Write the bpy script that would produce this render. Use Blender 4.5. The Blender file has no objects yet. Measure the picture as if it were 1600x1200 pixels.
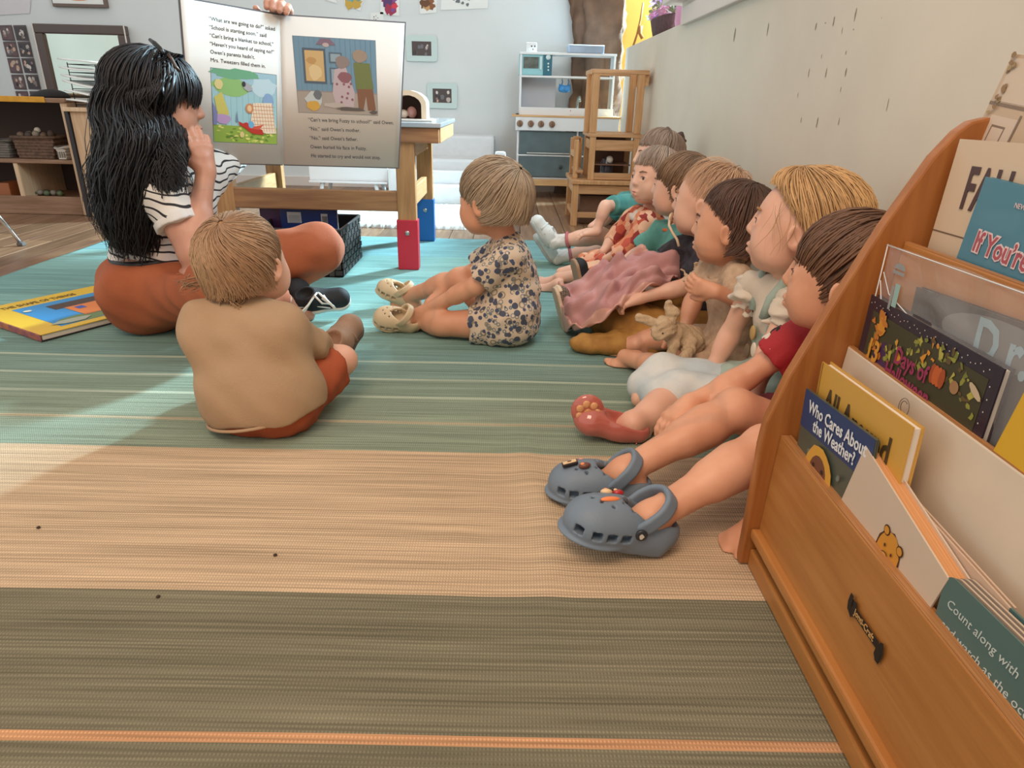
import bpy, bmesh, math, random
import numpy as np
from mathutils import Vector, Matrix

# ---------------------------------------------------------------- camera, world, lights, exposure
SC = bpy.context.scene
C = SC.collection
F = 1050.0                       # focal length in pixels of a 1600x1200 frame
CAM = np.array([0.0, 0.0, 0.65])
PIT, YAW, ROL = math.radians(22.98), 0.0098, 0.025
fw = np.array([math.sin(YAW)*math.cos(PIT), math.cos(YAW)*math.cos(PIT), -math.sin(PIT)])
r0 = np.array([math.cos(YAW), -math.sin(YAW), 0.0])
u0 = np.cross(r0, fw)
RR = math.cos(ROL)*r0 + math.sin(ROL)*u0
UU = math.cos(ROL)*u0 - math.sin(ROL)*r0
cd = bpy.data.cameras.new('camera'); cam = bpy.data.objects.new('camera', cd); C.objects.link(cam)
cd.sensor_width = 36; cd.lens = 36*F/1600; cd.clip_start = 0.02
m = Matrix.Identity(4)
for i in range(3):
    m[i][0] = RR[i]; m[i][1] = UU[i]; m[i][2] = -fw[i]; m[i][3] = CAM[i]
cam.matrix_world = m
SC.camera = cam
SC.view_settings.view_transform = 'Standard'; SC.view_settings.look = 'None'
SC.view_settings.exposure = 0.0; SC.view_settings.gamma = 1.0; SC.view_settings.use_curve_mapping = False
W = bpy.data.worlds.new('world'); SC.world = W; W.use_nodes = True
W.node_tree.nodes['Background'].inputs[0].default_value = (1.0, 0.90, 0.82, 1)
W.node_tree.nodes['Background'].inputs[1].default_value = 0.84
def area(name, loc, to, size, sy, col, power, spread=180):
    l = bpy.data.lights.new(name, 'AREA'); l.shape = 'RECTANGLE'; l.size = size; l.size_y = sy
    l.color = col; l.energy = power; l.spread = math.radians(spread)
    o = bpy.data.objects.new(name, l); C.objects.link(o); o.location = loc
    o.rotation_euler = (Vector(to)-Vector(loc)).to_track_quat('-Z', 'Y').to_euler()
    return o
area('window_daylight', (2.25, 5.6, 2.6), (-0.8, 2.3, 0.0), 0.45, 0.6, (0.58, 0.87, 1.0), 900)
area('side_window_daylight', (0.66, 2.1, 2.0), (-1.3, 3.7, 0.6), 0.9, 0.8, (0.66, 0.88, 1.0), 23, 130)
area('ceiling_lamp', (-0.5, -0.3, 2.3), (0.1, 1.2, 0.0), 1.0, 1.0, (1.0, 0.72, 0.50), 34)

def at(px, py, Y=None, Z=None, X=None):
    "the point of the room seen at a pixel, on the plane of a given depth Y, height Z or side X"
    u = (px-800)/F; v = (py-600)/F
    d = fw + u*RR - v*UU
    if Y is not None: s = (Y-CAM[1])/d[1]
    elif Z is not None: s = (Z-CAM[2])/d[2]
    else: s = (X-CAM[0])/d[0]
    return CAM + s*d

# ---------------------------------------------------------------- materials
def lin(c):
    if isinstance(c, str):
        c = [int(c[i:i+2], 16)/255 for i in (0, 2, 4)]
    return tuple((x/12.92 if x <= .04045 else ((x+.055)/1.055)**2.4) for x in c)
MATS = {}
def mat(name, col, rough=0.6, var=0.0, vscale=20, vstretch=(1,1,1), col2=None, bump=0.0, bscale=200,
        metal=0.0, trans=0.0, island=0.0, coat=0.0, emit=None, alpha=1.0, sss=0.0):
    if name in MATS: return MATS[name]
    M = bpy.data.materials.new(name); M.use_nodes = True; MATS[name] = M
    nt = M.node_tree; N = nt.nodes; L = nt.links; b = N['Principled BSDF']
    c = lin(col)
    b.inputs['Base Color'].default_value = (*c, 1); b.inputs['Roughness'].default_value = rough
    b.inputs['Metallic'].default_value = metal; b.inputs['Transmission Weight'].default_value = trans
    b.inputs['Coat Weight'].default_value = coat; b.inputs['Alpha'].default_value = alpha
    if sss: b.inputs['Subsurface Weight'].default_value = sss; b.inputs['Subsurface Radius'].default_value=(.012,.004,.002); b.inputs['Subsurface Scale'].default_value = 1
    if emit: b.inputs['Emission Color'].default_value = (*lin(emit[0]), 1); b.inputs['Emission Strength'].default_value = emit[1]
    if var or col2 or bump:
        tc = N.new('ShaderNodeTexCoord'); mp = N.new('ShaderNodeMapping'); mp.inputs['Scale'].default_value = vstretch
        L.new(tc.outputs['Object'], mp.inputs['Vector'])
    if var or col2:
        nz = N.new('ShaderNodeTexNoise'); nz.inputs['Scale'].default_value = vscale; nz.inputs['Detail'].default_value = 5
        L.new(mp.outputs[0], nz.inputs['Vector'])
        rp = N.new('ShaderNodeValToRGB'); rp.color_ramp.elements[0].position = .35; rp.color_ramp.elements[1].position = .65
        c2 = lin(col2) if col2 else tuple(x*(1+var) for x in c)
        c1 = c if col2 else tuple(x*(1-var) for x in c)
        rp.color_ramp.elements[0].color = (*c1, 1); rp.color_ramp.elements[1].color = (*c2, 1)
        L.new(nz.outputs[0], rp.inputs[0]); L.new(rp.outputs[0], b.inputs['Base Color'])
    if island:
        g = N.new('ShaderNodeNewGeometry'); hs = N.new('ShaderNodeHueSaturation'); mr = N.new('ShaderNodeMapRange')
        mr.inputs['To Min'].default_value = 1-island; mr.inputs['To Max'].default_value = 1+island
        L.new(g.outputs['Random Per Island'], mr.inputs['Value']); L.new(mr.outputs[0], hs.inputs['Value'])
        if var or col2: L.new(rp.outputs[0], hs.inputs['Color'])
        else: hs.inputs['Color'].default_value = (*c, 1)
        L.new(hs.outputs[0], b.inputs['Base Color'])
    if bump:
        n2 = N.new('ShaderNodeTexNoise'); n2.inputs['Scale'].default_value = bscale; n2.inputs['Detail'].default_value = 3
        L.new(mp.outputs[0], n2.inputs['Vector'])
        bp = N.new('ShaderNodeBump'); bp.inputs['Strength'].default_value = bump; bp.inputs['Distance'].default_value = .002
        L.new(n2.outputs[0], bp.inputs['Height']); L.new(bp.outputs[0], b.inputs['Normal'])
    return M
def wood(name, col, col2, axis=1, rough=.45, scale=6):
    st = [14, 14, 14]; st[axis] = 1
    return mat(name, col, rough, col2=col2, vscale=scale, vstretch=tuple(st), bump=.15, bscale=14)

# ---------------------------------------------------------------- object helpers
WM = {}
def link(o, parent=None, mats=None):
    C.objects.link(o)
    if parent is not None:
        o.parent = parent; o.matrix_parent_inverse = WM.get(parent.name, parent.matrix_world).inverted()
    return o
def subempty(name, loc, parent):
    o = bpy.data.objects.new(name, None); o.empty_display_size = .03; link(o, parent); o.location = tuple(loc)
    WM[o.name] = Matrix.Translation(Vector(tuple(loc))); return o
def tag(o, label=None, cat=None, group=None, kind=None):
    if label: o['label'] = label
    if cat: o['category'] = cat
    if group: o['group'] = group
    if kind: o['kind'] = kind
    return o
def empty(name, loc, label=None, cat=None, group=None):
    o = bpy.data.objects.new(name, None); o.empty_display_size = .05; C.objects.link(o); o.location = tuple(loc)
    o.matrix_world = Matrix.Translation(Vector(tuple(loc)))
    return tag(o, label, cat, group)
def mesh_np(name, V, Q, mt, parent=None, smooth=True, mi=None):
    me = bpy.data.meshes.new(name)
    V = np.asarray(V, dtype=np.float32); Q = np.asarray(Q, dtype=np.int32)
    me.vertices.add(len(V)); me.vertices.foreach_set('co', V.ravel())
    k = Q.shape[1]
    me.loops.add(Q.size); me.loops.foreach_set('vertex_index', Q.ravel())
    me.polygons.add(len(Q)); me.polygons.foreach_set('loop_start', np.arange(0, Q.size, k, dtype=np.int32))
    try: me.polygons.foreach_set('loop_total', np.full(len(Q), k, dtype=np.int32))
    except Exception: pass
    if mi is not None: me.polygons.foreach_set('material_index', np.asarray(mi, dtype=np.int32))
    for x in (mt if isinstance(mt, (list, tuple)) else [mt]): me.materials.append(x)
    me.update(calc_edges=True); me.validate()
    if smooth: me.polygons.foreach_set('use_smooth', np.ones(len(me.polygons), dtype=bool))
    o = bpy.data.objects.new(name, me)
    return link(o, parent)
def bm_obj(name, bm, mt, parent=None, smooth=False):
    me = bpy.data.meshes.new(name); bm.normal_update(); bm.to_mesh(me); bm.free()
    for x in (mt if isinstance(mt, (list, tuple)) else [mt]): me.materials.append(x)
    if smooth: me.polygons.foreach_set('use_smooth', np.ones(len(me.polygons), dtype=bool))
    return link(bpy.data.objects.new(name, me), parent)
def frame(O, ex, ey, ez=None):
    "matrix from origin and (roughly orthogonal) x, y directions"
    ex = Vector(tuple(ex)).normalized(); ey = Vector(tuple(ey)); ez = ex.cross(ey).normalized(); ey = ez.cross(ex)
    return Matrix(((ex.x, ey.x, ez.x, O[0]), (ex.y, ey.y, ez.y, O[1]), (ex.z, ey.z, ez.z, O[2]), (0, 0, 0, 1)))
def add_box(bm, lo, hi, M=None, bev=0.0, mi=0):
    c = [(a+b)/2 for a, b in zip(lo, hi)]; s = [abs(b-a) for a, b in zip(lo, hi)]
    T = Matrix.Translation(c) @ Matrix.Diagonal((*s, 1))
    r = bmesh.ops.create_cube(bm, size=1, matrix=T)
    vs = r['verts']
    if bev:
        es = list({e for v in vs for e in v.link_edges})
        rb = bmesh.ops.bevel(bm, geom=es, offset=bev, segments=2, affect='EDGES', profile=.6)
        vs = [v for v in rb['verts']]
    if M is not None: bmesh.ops.transform(bm, matrix=M, verts=list(set(vs)))
    if mi:
        for f in {f for v in vs for f in v.link_faces}: f.material_index = mi
    return vs
def box(name, lo, hi, mt, parent=None, bev=0.003, M=None):
    bm = bmesh.new(); add_box(bm, lo, hi, M, bev); return bm_obj(name, bm, mt, parent)
def prism(name, pts, a, b, axis, mt, parent=None, bev=0.0, M=None):
    "polygon pts (2D) extruded from a to b along axis (0=x: pts are (y,z); 1=y: pts are (x,z); 2=z)"
    bm = bmesh.new()
    def p3(p, h): return {0: (h, p[0], p[1]), 1: (p[0], h, p[1]), 2: (p[0], p[1], h)}[axis]
    v1 = [bm.verts.new(p3(p, a)) for p in pts]; v2 = [bm.verts.new(p3(p, b)) for p in pts]
    bm.faces.new(v1); bm.faces.new(v2[::-1])
    n = len(pts)
    for i in range(n): bm.faces.new((v1[i], v2[i], v2[(i+1) % n], v1[(i+1) % n]))
    bmesh.ops.recalc_face_normals(bm, faces=bm.faces)
    if bev: bmesh.ops.bevel(bm, geom=list(bm.edges), offset=bev, segments=2, affect='EDGES', profile=.6)
    if M is not None: bmesh.ops.transform(bm, matrix=M, verts=bm.verts)
    return bm_obj(name, bm, mt, parent)
def tube(name, pts, r, mt, parent=None, sides=8, closed=False):
    pts = np.array([list(p) for p in pts], float); n = len(pts)
    rr = np.full(n, r) if np.isscalar(r) else np.array(r, float)
    T = np.gradient(pts, axis=0); 
    if closed: T = np.roll(pts, -1, 0)-np.roll(pts, 1, 0)
    T /= np.linalg.norm(T, axis=1)[:, None]+1e-9
    N = np.cross(T[0], [0.31, 0.2, 0.93]); N /= np.linalg.norm(N); V = []
    for i in range(n):
        N = N - T[i]*N.dot(T[i]); N /= np.linalg.norm(N); B = np.cross(T[i], N)
        for k in range(sides):
            a = 2*math.pi*k/sides; V.append(pts[i]+rr[i]*(math.cos(a)*N+math.sin(a)*B))
    Q = []
    for i in range(n if closed else n-1):
        j = (i+1) % n
        for k in range(sides):
            l = (k+1) % sides; Q.append((i*sides+k, i*sides+l, j*sides+l, j*sides+k))
    if not closed:
        V.append(pts[0]); V.append(pts[-1]); a, b = len(V)-2, len(V)-1
        for k in range(0, sides):
            l = (k+1) % sides
            Q.append((a, a, l, k)); Q.append((b, b, (n-1)*sides+k, (n-1)*sides+l))
        tri = [q[1:] for q in Q if q[0] == q[1]]; Q = [q for q in Q if q[0] != q[1]]
        me = bpy.data.meshes.new(name); me.from_pydata([tuple(v) for v in V], [], Q+tri); me.materials.append(mt)
        me.polygons.foreach_set('use_smooth', np.ones(len(me.polygons), dtype=bool))
        return link(bpy.data.objects.new(name, me), parent)
    return mesh_np(name, V, Q, mt, parent)
def lathe(name, prof, M, mt, parent=None, seg=24, smooth=True):
    "profile [(r, h)] turned about local z"
    V = []; n = len(prof)
    for r, h in prof:
        for k in range(seg):
            a = 2*math.pi*k/seg; V.append(tuple(M @ Vector((r*math.cos(a), r*math.sin(a), h))))
    Fc = [(i*seg+k, i*seg+(k+1) % seg, (i+1)*seg+(k+1) % seg, (i+1)*seg+k) for i in range(n-1) for k in range(seg)]
    me = bpy.data.meshes.new(name); me.from_pydata(V, [], Fc+[tuple(range(seg))[::-1], tuple((n-1)*seg+k for k in range(seg))])
    me.materials.append(mt)
    if smooth: me.polygons.foreach_set('use_smooth', np.ones(len(me.polygons), dtype=bool))
    return link(bpy.data.objects.new(name, me), parent)
def text(name, s, M, size, mt, parent, sx=1.0, bold=0.0, shear=0.0, spacing=1.0, line=1.0, align='LEFT'):
    cu = bpy.data.curves.new(name, 'FONT'); cu.body = s; cu.size = size; cu.offset = bold; cu.shear = shear
    cu.space_character = spacing; cu.space_line = line; cu.resolution_u = 2; cu.extrude = .00015; cu.align_x = align
    t = bpy.data.objects.new(name, cu); C.objects.link(t)
    me = bpy.data.meshes.new_from_object(t.evaluated_get(bpy.context.evaluated_depsgraph_get()))
    bpy.data.objects.remove(t)
    me.transform(M @ Matrix.Diagonal((sx, 1, 1, 1))); me.materials.clear(); me.materials.append(mt)
    return link(bpy.data.objects.new(name, me), parent)
def art(name, shapes, M, parent, step=.0002):
    "printed picture: flat polygons [(pts, material)] laid over each other on the plane of M"
    mats = []; V = []; Fc = []; mi = []
    for k, (pts, mt) in enumerate(shapes):
        if mt not in mats: mats.append(mt)
        b = len(V); V += [tuple(M @ Vector((p[0], p[1], step*(k+1)))) for p in pts]
        Fc.append(tuple(range(b, b+len(pts)))); mi.append(mats.index(mt))
    me = bpy.data.meshes.new(name); me.from_pydata(V, [], Fc)
    for x in mats: me.materials.append(x)
    me.polygons.foreach_set('material_index', mi)
    return link(bpy.data.objects.new(name, me), parent)
def disc(cx, cy, rx, ry=None, n=18, a0=0, a1=2*math.pi, rot=0, wob=0, seed=0):
    ry = ry or rx; rg = random.Random(seed); P = []
    for k in range(n):
        a = a0+(a1-a0)*k/(n if abs(a1-a0-2*math.pi) < 1e-6 else n-1)
        w = 1+wob*(rg.random()-.5); x, y = rx*math.cos(a)*w, ry*math.sin(a)*w
        P.append((cx+x*math.cos(rot)-y*math.sin(rot), cy+x*math.sin(rot)+y*math.cos(rot)))
    return P
def rect(a, b, c, d): return [(a, b), (c, b), (c, d), (a, d)]
def quad4(name, c4, thick, mt, parent=None, bev=0):
    "a board from four corners (TL, TR, BR, BL), thickness pushed behind the face"
    P = [np.array(p, float) for p in c4]
    n = np.cross(P[1]-P[0], P[3]-P[0]); n /= np.linalg.norm(n)
    V = P+[p+n*thick for p in P]
    me = bpy.data.meshes.new(name)
    me.from_pydata([tuple(v) for v in V], [], [(3, 2, 1, 0), (4, 5, 6, 7), (0, 1, 5, 4), (1, 2, 6, 5), (2, 3, 7, 6), (3, 0, 4, 7)])
    me.materials.append(mt)
    return link(bpy.data.objects.new(name, me), parent)

# ---------------------------------------------------------------- smooth solids: distance fields meshed by surface nets
def V3(x): return np.array([x[0], x[1], x[2]], dtype=np.float64)
class Solid:
    def __init__(s, M=None, zmin=None, disp=None):
        s.P = []; s.M = M; s.zmin = zmin; s.disp = disp
    def T(s, p):
        return V3(s.M @ Vector(tuple(p))) if s.M is not None else V3(p)
    def sc(s): return s.M.to_scale()[0] if s.M is not None else 1.0
    def cap(s, a, b, ra, rb=None, k=.012, op='u'):
        rb = ra if rb is None else rb; q = s.sc()
        s.P.append(('cap', s.T(a), s.T(b), ra*q, rb*q, k*q, op)); return s
    def cyl(s, a, b, ra, rb=None, k=.006, op='u'):
        rb = ra if rb is None else rb; q = s.sc()
        s.P.append(('cyl', s.T(a), s.T(b), ra*q, rb*q, k*q, op)); return s
    def ell(s, c, r, k=.012, op='u', R=None):
        q = s.sc(); Rm = np.eye(3)
        if s.M is not None: Rm = np.array([[s.M[i][j]/q for j in range(3)] for i in range(3)])
        if R is not None: Rm = Rm @ np.array([[R[i][j] for j in range(3)] for i in range(3)])
        s.P.append(('ell', s.T(c), Rm, V3(r)*q, 0, k*q, op)); return s
    def box(s, c, h, rd=.002, k=.004, op='u', R=None):
        q = s.sc(); Rm = np.eye(3)
        if s.M is not None: Rm = np.array([[s.M[i][j]/q for j in range(3)] for i in range(3)])
        if R is not None: Rm = Rm @ np.array([[R[i][j] for j in range(3)] for i in range(3)])
        s.P.append(('box', s.T(c), Rm, V3(h)*q, rd*q, k*q, op)); return s
    def fn(s, f, op='i'):
        Mi = s.M.inverted() if s.M is not None else None
        s.P.append(('fn', f, Mi, 0, 0, 0, op)); return s
    def bounds(s, p):
        if p[0] in ('cap', 'cyl'):
            r = max(p[3], p[4]); return np.minimum(p[1], p[2])-r, np.maximum(p[1], p[2])+r
        r = np.abs(p[2]) @ p[3] + (p[4] if p[0] == 'box' else 0); return p[1]-r, p[1]+r
    def total(s):
        lo = np.full(3, 1e9); hi = -lo
        for p in s.P:
            if p[0] != 'fn' and p[6] == 'u':
                a, b = s.bounds(p); lo = np.minimum(lo, a); hi = np.maximum(hi, b)
        return lo, hi
    def field(s, lo, n, h):
        ax = [lo[i]+h*np.arange(n[i]) for i in range(3)]
        f = np.full(n, 1.0, dtype=np.float32)
        for p in s.P:
            if p[0] == 'fn':
                X, Y, Z = np.meshgrid(*ax, indexing='ij'); Mi = p[2]
                if Mi is not None:
                    X, Y, Z = [Mi[i][0]*X+Mi[i][1]*Y+Mi[i][2]*Z+Mi[i][3] for i in range(3)]
                v = p[1](X, Y, Z)
                if p[6] == 'i': f = np.maximum(f, v).astype(np.float32)
                else: f = (f+v).astype(np.float32)
                continue
            a, b = s.bounds(p); mg = p[5]+3*h+.004
            i0 = np.maximum(np.floor((a-mg-lo)/h).astype(int), 0); i1 = np.minimum(np.ceil((b+mg-lo)/h).astype(int)+1, n)
            if np.any(i1 <= i0): continue
            sl = tuple(slice(i0[i], i1[i]) for i in range(3))
            X = ax[0][sl[0]][:, None, None]; Y = ax[1][sl[1]][None, :, None]; Z = ax[2][sl[2]][None, None, :]
            if p[0] in ('cap', 'cyl'):
                A, B = p[1], p[2]; d = B-A; L2 = d.dot(d)+1e-12
                t = ((X-A[0])*d[0]+(Y-A[1])*d[1]+(Z-A[2])*d[2])/L2
                tc = np.clip(t, 0, 1) if p[0] == 'cap' else t
                v = np.sqrt((X-A[0]-tc*d[0])**2+(Y-A[1]-tc*d[1])**2+(Z-A[2]-tc*d[2])**2)-(p[3]+(p[4]-p[3])*np.clip(t, 0, 1))
                if p[0] == 'cyl': v = np.maximum(v, (np.abs(t-.5)-.5)*math.sqrt(L2))
            else:
                R = p[2]; dx, dy, dz = X-p[1][0], Y-p[1][1], Z-p[1][2]
                q = [R[0][j]*dx+R[1][j]*dy+R[2][j]*dz for j in range(3)]; r = p[3]
                if p[0] == 'ell':
                    k0 = np.sqrt((q[0]/r[0])**2+(q[1]/r[1])**2+(q[2]/r[2])**2)
                    k1 = np.sqrt((q[0]/r[0]**2)**2+(q[1]/r[1]**2)**2+(q[2]/r[2]**2)**2)+1e-9
                    v = k0*(k0-1)/k1
                else:
                    e = [np.abs(q[j])-r[j] for j in range(3)]
                    v = np.sqrt(sum(np.maximum(x, 0)**2 for x in e))+np.minimum(np.maximum(np.maximum(e[0], e[1]), e[2]), 0)-p[4]
            g = f[sl]; k = max(p[5], 1e-5)
            if p[6] == 'u':
                hh = np.clip(.5+.5*(v-g)/k, 0, 1); f[sl] = v+(g-v)*hh-k*hh*(1-hh)
                # (mix(v,g,h) - k h (1-h))
            elif p[6] == 's':
                hh = np.clip(.5-.5*(g+v)/k, 0, 1); f[sl] = g+(-v-g)*hh+k*hh*(1-hh)
        if s.disp is not None:
            idx = np.nonzero(np.abs(f) < .03)
            f[idx] += s.disp(ax[0][idx[0]], ax[1][idx[1]], ax[2][idx[2]]).astype(np.float32)
        if s.zmin is not None:
            f = np.maximum(f, (s.zmin-ax[2])[None, None, :].astype(np.float32))
        return f
    def mesh(s, h, fine=()):
        "coarse grid over everything, finer grids inside the given boxes [(lo, hi, h)]"
        lo, hi = s.total(); regs = [(lo-2*h-.012, hi+2*h+.012, h)]+[(V3(a), V3(b), hh) for a, b, hh in fine]
        VV, QQ, base = [], [], 0
        for ri, (a, b, hh) in enumerate(regs):
            n = np.ceil((b-a)/hh).astype(int)+2
            V, Q = nets(s.field(a, n, hh), a, hh)
            if len(Q) == 0: continue
            if ri == 0 and fine:
                c = V[Q].mean(1); keep = np.ones(len(Q), bool)
                for a2, b2, h2 in regs[1:]:
                    keep &= ~np.all((c > a2+2.2*hh) & (c < b2-2.2*hh), axis=1)
                Q = Q[keep]
            elif ri > 0:
                c = V[Q].mean(1)
                for a2, b2, h2 in regs[ri+1:]:
                    Q = Q[~np.all((c > a2+2.2*hh) & (c < b2-2.2*hh), axis=1)]; c = V[Q].mean(1)
            VV.append(V); QQ.append(Q+base); base += len(V)
        return np.concatenate(VV), np.concatenate(QQ)
def nets(f, lo, h):
    ins = f < 0; n = f.shape
    c = np.zeros([x-1 for x in n], dtype=np.uint8)
    offs = [(i, j, k) for i in (0, 1) for j in (0, 1) for k in (0, 1)]
    for (i, j, k) in offs: c += ins[i:n[0]-1+i, j:n[1]-1+j, k:n[2]-1+k]
    act = np.nonzero((c > 0) & (c < 8))
    if len(act[0]) == 0: return np.zeros((0, 3)), np.zeros((0, 4), int)
    cv = {o: f[act[0]+o[0], act[1]+o[1], act[2]+o[2]] for o in offs}
    S = np.zeros((len(act[0]), 3)); cnt = np.zeros(len(act[0]))
    for a in range(3):
        for o in offs:
            if o[a]: continue
            o2 = list(o); o2[a] = 1; o2 = tuple(o2); x, y = cv[o], cv[o2]; mk = (x < 0) != (y < 0)
            t = np.where(mk, x/(x-y+1e-12), 0); P = np.array(o, float)[None, :]+np.zeros((len(x), 3)); P[:, a] += t
            S[mk] += P[mk]; cnt[mk] += 1
    V = lo+h*(np.stack(act, 1)+S/cnt[:, None])
    idx = np.full([x-1 for x in n], -1, dtype=np.int32); idx[act] = np.arange(len(act[0])); Q = []
    for a in range(3):
        s1 = [slice(0, None)]*3; s2 = [slice(0, None)]*3; s1[a] = slice(0, n[a]-1); s2[a] = slice(1, None)
        A, B = ins[tuple(s1)], ins[tuple(s2)]; e = np.stack(np.nonzero(A != B), 1)
        b, d = (a+1) % 3, (a+2) % 3
        e = e[(e[:, b] > 0) & (e[:, d] > 0) & (e[:, b] < n[b]-1) & (e[:, d] < n[d]-1)]
        def g(db, dd): q = e.copy(); q[:, b] -= db; q[:, d] -= dd; return idx[q[:, 0], q[:, 1], q[:, 2]]
        q = np.stack([g(1, 1), g(0, 1), g(0, 0), g(1, 0)], 1)
        fl = ~A[e[:, 0], e[:, 1], e[:, 2]]; q[fl] = q[fl][:, ::-1]; Q.append(q)
    Q = np.concatenate(Q); return V, Q[(Q >= 0).all(1)]
def solid(name, S, h, mt, parent=None, fine=(), mi=None):
    V, Q = S.mesh(h, fine)
    return mesh_np(name, V, Q, mt, parent, mi=mi)
def folds(amp, fr, seed=0, sx=(1, 1, 1)):
    rg = np.random.RandomState(seed); D = rg.randn(5, 3)*np.array(sx); D /= np.linalg.norm(D, axis=1)[:, None]; ph = rg.rand(5)*6.28
    def f(x, y, z):
        w = np.sin((x*D[3][0]+y*D[3][1]+z*D[3][2])*fr*.5+ph[3])*1.2
        o = 0
        for i, (m_, a_) in enumerate(((1, 1), (1.9, .6), (3.1, .35))):
            o = o+a_*np.sin((x*D[i][0]+y*D[i][1]+z*D[i][2])*fr*m_+ph[i]+w)
        return amp*o
    return f
def blob(name, c, r, mt, parent=None, M=None, seg=14):
    bm = bmesh.new(); bmesh.ops.create_uvsphere(bm, u_segments=seg, v_segments=max(6, seg//2+2), radius=1)
    T = (M if M is not None else Matrix.Identity(4)) @ Matrix.Translation(tuple(c)) @ Matrix.Diagonal((*r, 1))
    bmesh.ops.transform(bm, matrix=T, verts=bm.verts); return bm_obj(name, bm, mt, parent, True)
# ---------------------------------------------------------------- the setting
WX, WEND, WPOST, BY, HW = 0.74, 4.9, 3.37, 5.35, 0.972     # right wall, its far end, post, back wall, height of the half wall
rnd = random.Random(5)
wall_m = mat('wall_paint', 'd9d2c4', .75, var=.04, vscale=3, bump=.1, bscale=120)
wallb_m = mat('back_wall_paint', 'd6dbdc', .8, var=.03, vscale=2, bump=.1, bscale=120)
# right wall with scuffs: the marks are real stains of the paint
def stained_wall():
    M = wall_m.copy(); nt = M.node_tree; N, L = nt.nodes, nt.links; b = N['Principled BSDF']
    src = b.inputs['Base Color'].links[0].from_socket
    tc = N.new('ShaderNodeTexCoord'); mp = N.new('ShaderNodeMapping'); mp.inputs['Scale'].default_value = (1, 22, 7)
    L.new(tc.outputs['Object'], mp.inputs[0])
    nz = N.new('ShaderNodeTexNoise'); nz.inputs['Scale'].default_value = 1.0; nz.inputs['Detail'].default_value = 2
    L.new(mp.outputs[0], nz.inputs[0])
    rp = N.new('ShaderNodeValToRGB'); rp.color_ramp.elements[0].position = .74; rp.color_ramp.elements[1].position = .84
    L.new(nz.outputs[0], rp.inputs[0])
    mx = N.new('ShaderNodeMix'); mx.data_type = 'RGBA'; L.new(rp.outputs[0], mx.inputs[0])
    L.new(src, mx.inputs[6]); mx.inputs[7].default_value = (*lin('b9ae9b'), 1); L.new(mx.outputs[2], b.inputs['Base Color'])
    return M
wall_s = stained_wall()
w = box('wall_right', (WX, -1.2, 0), (WX+.13, WEND, HW), wall_s, bev=0); tag(w, kind='structure')
w = box('wall_right', (WX, 2.6, HW), (WX+.13, WPOST, 2.5), wall_m, bev=0); tag(w, kind='structure')
w = box('wall_right', (WX, -1.2, HW), (WX+.13, 1.7, 2.5), wall_m, bev=0); tag(w, kind='structure')
# scuffs seen one by one
scuff = mat('scuff', '8d8674', .8)
marks = [((1148, 55), 10, 26), ((1200, 45), 6, 20), ((1275, 42), 5, 13), ((1337, 22), 5, 20), ((1303, 33), 5, 14),
         ((1264, 114), 4, 14), ((1291, 114), 4, 15), ((1322, 112), 5, 14), ((1322, 82), 3, 7), ((1284, 88), 2, 9),
         ((1247, 148), 2, 9), ((1314, 140), 2, 9), ((1252, 188), 3, 10), ((1277, 192), 5, 18), ((1311, 190), 3, 12),
         ((1316, 48), 2, 11), ((1378, 28), 2, 3), ((1334, 46), 4, 2), ((1387, 165), 2, 22), ((1290, 36), 4, 2)]
sh = []
for (px, py), a, b in marks:
    c = at(px, py, X=WX); s_ = c[1]/1100
    sh.append((disc(-c[1], c[2], a*s_*.40, b*s_*.42, 10, wob=.5, seed=int(px)), scuff))
o = art('paint_scuffs', sh, frame((WX-.0003, 0, 0), (0, -1, 0), (0, 0, 1)), w.parent, .00002)
tag(o, 'small grey scuffs and chips in the paint of the right wall', 'scuff marks', kind='stuff')
trim_m = mat('sill_paint', 'd9cfc8', .5)
y1, z1 = 3.27, .958
w = box('trim_1', (WX-.022, 1.0, z1), (WX+.15, y1, z1+.07), trim_m, bev=.004); tag(w, kind='structure')
w = box('trim_2', (WX-.07, 3.05, 1.055), (WX+.16, 3.47, 1.08), trim_m, bev=.004); tag(w, kind='structure')
# side window above the sill, out of frame
for a, b in (((WX+.03, 1.75, 1.03), (WX+.09, 1.82, 2.3)), ((WX+.03, 2.53, 1.03), (WX+.09, 2.6, 2.3)), ((WX+.03, 1.75, 2.24), (WX+.09, 2.6, 2.3))):
    tag(box('window_1', a, b, trim_m, bev=.003), kind='structure')
w = box('wall_back', (-4.6, BY, 0), (WX+.02, BY+.1, 2.6), wallb_m, bev=0); tag(w, kind='structure')
w = box('wall_back', (-4.7, 1.0, 0), (-4.6, BY+.1, 2.6), wallb_m, bev=0); w.name = 'wall_left'; tag(w, kind='structure')
w = box('baseboard_back', (-4.6, BY-.015, 0.0), (WX, BY, .07), trim_m); tag(w, kind='structure')
# room beyond the half wall
yel = mat('yellow_wall', 'bd8730', .8, var=.05, vscale=3)
w = box('wall_beyond', (.3, 5.9, 0), (3.4, 6.0, 2.6), yel, bev=0); tag(w, kind='structure')
o = empty('curtain_rope', at(1003, 40, Y=5.85), 'thin brown cord hanging in front of the yellow wall beyond the half wall', 'rope')
tube('cord', [at(1005, 4, Y=5.86), at(1001, 30, Y=5.86), at(995, 55, Y=5.86), at(988, 76, Y=5.86)], .008, mat('cord', '8a5a2b', .7), o)
tube('knot', [at(1002, 40, Y=5.84), at(1000, 52, Y=5.84), at(1004, 60, Y=5.84)], .014, mat('cord', '8a5a2b', .7), o)
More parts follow.
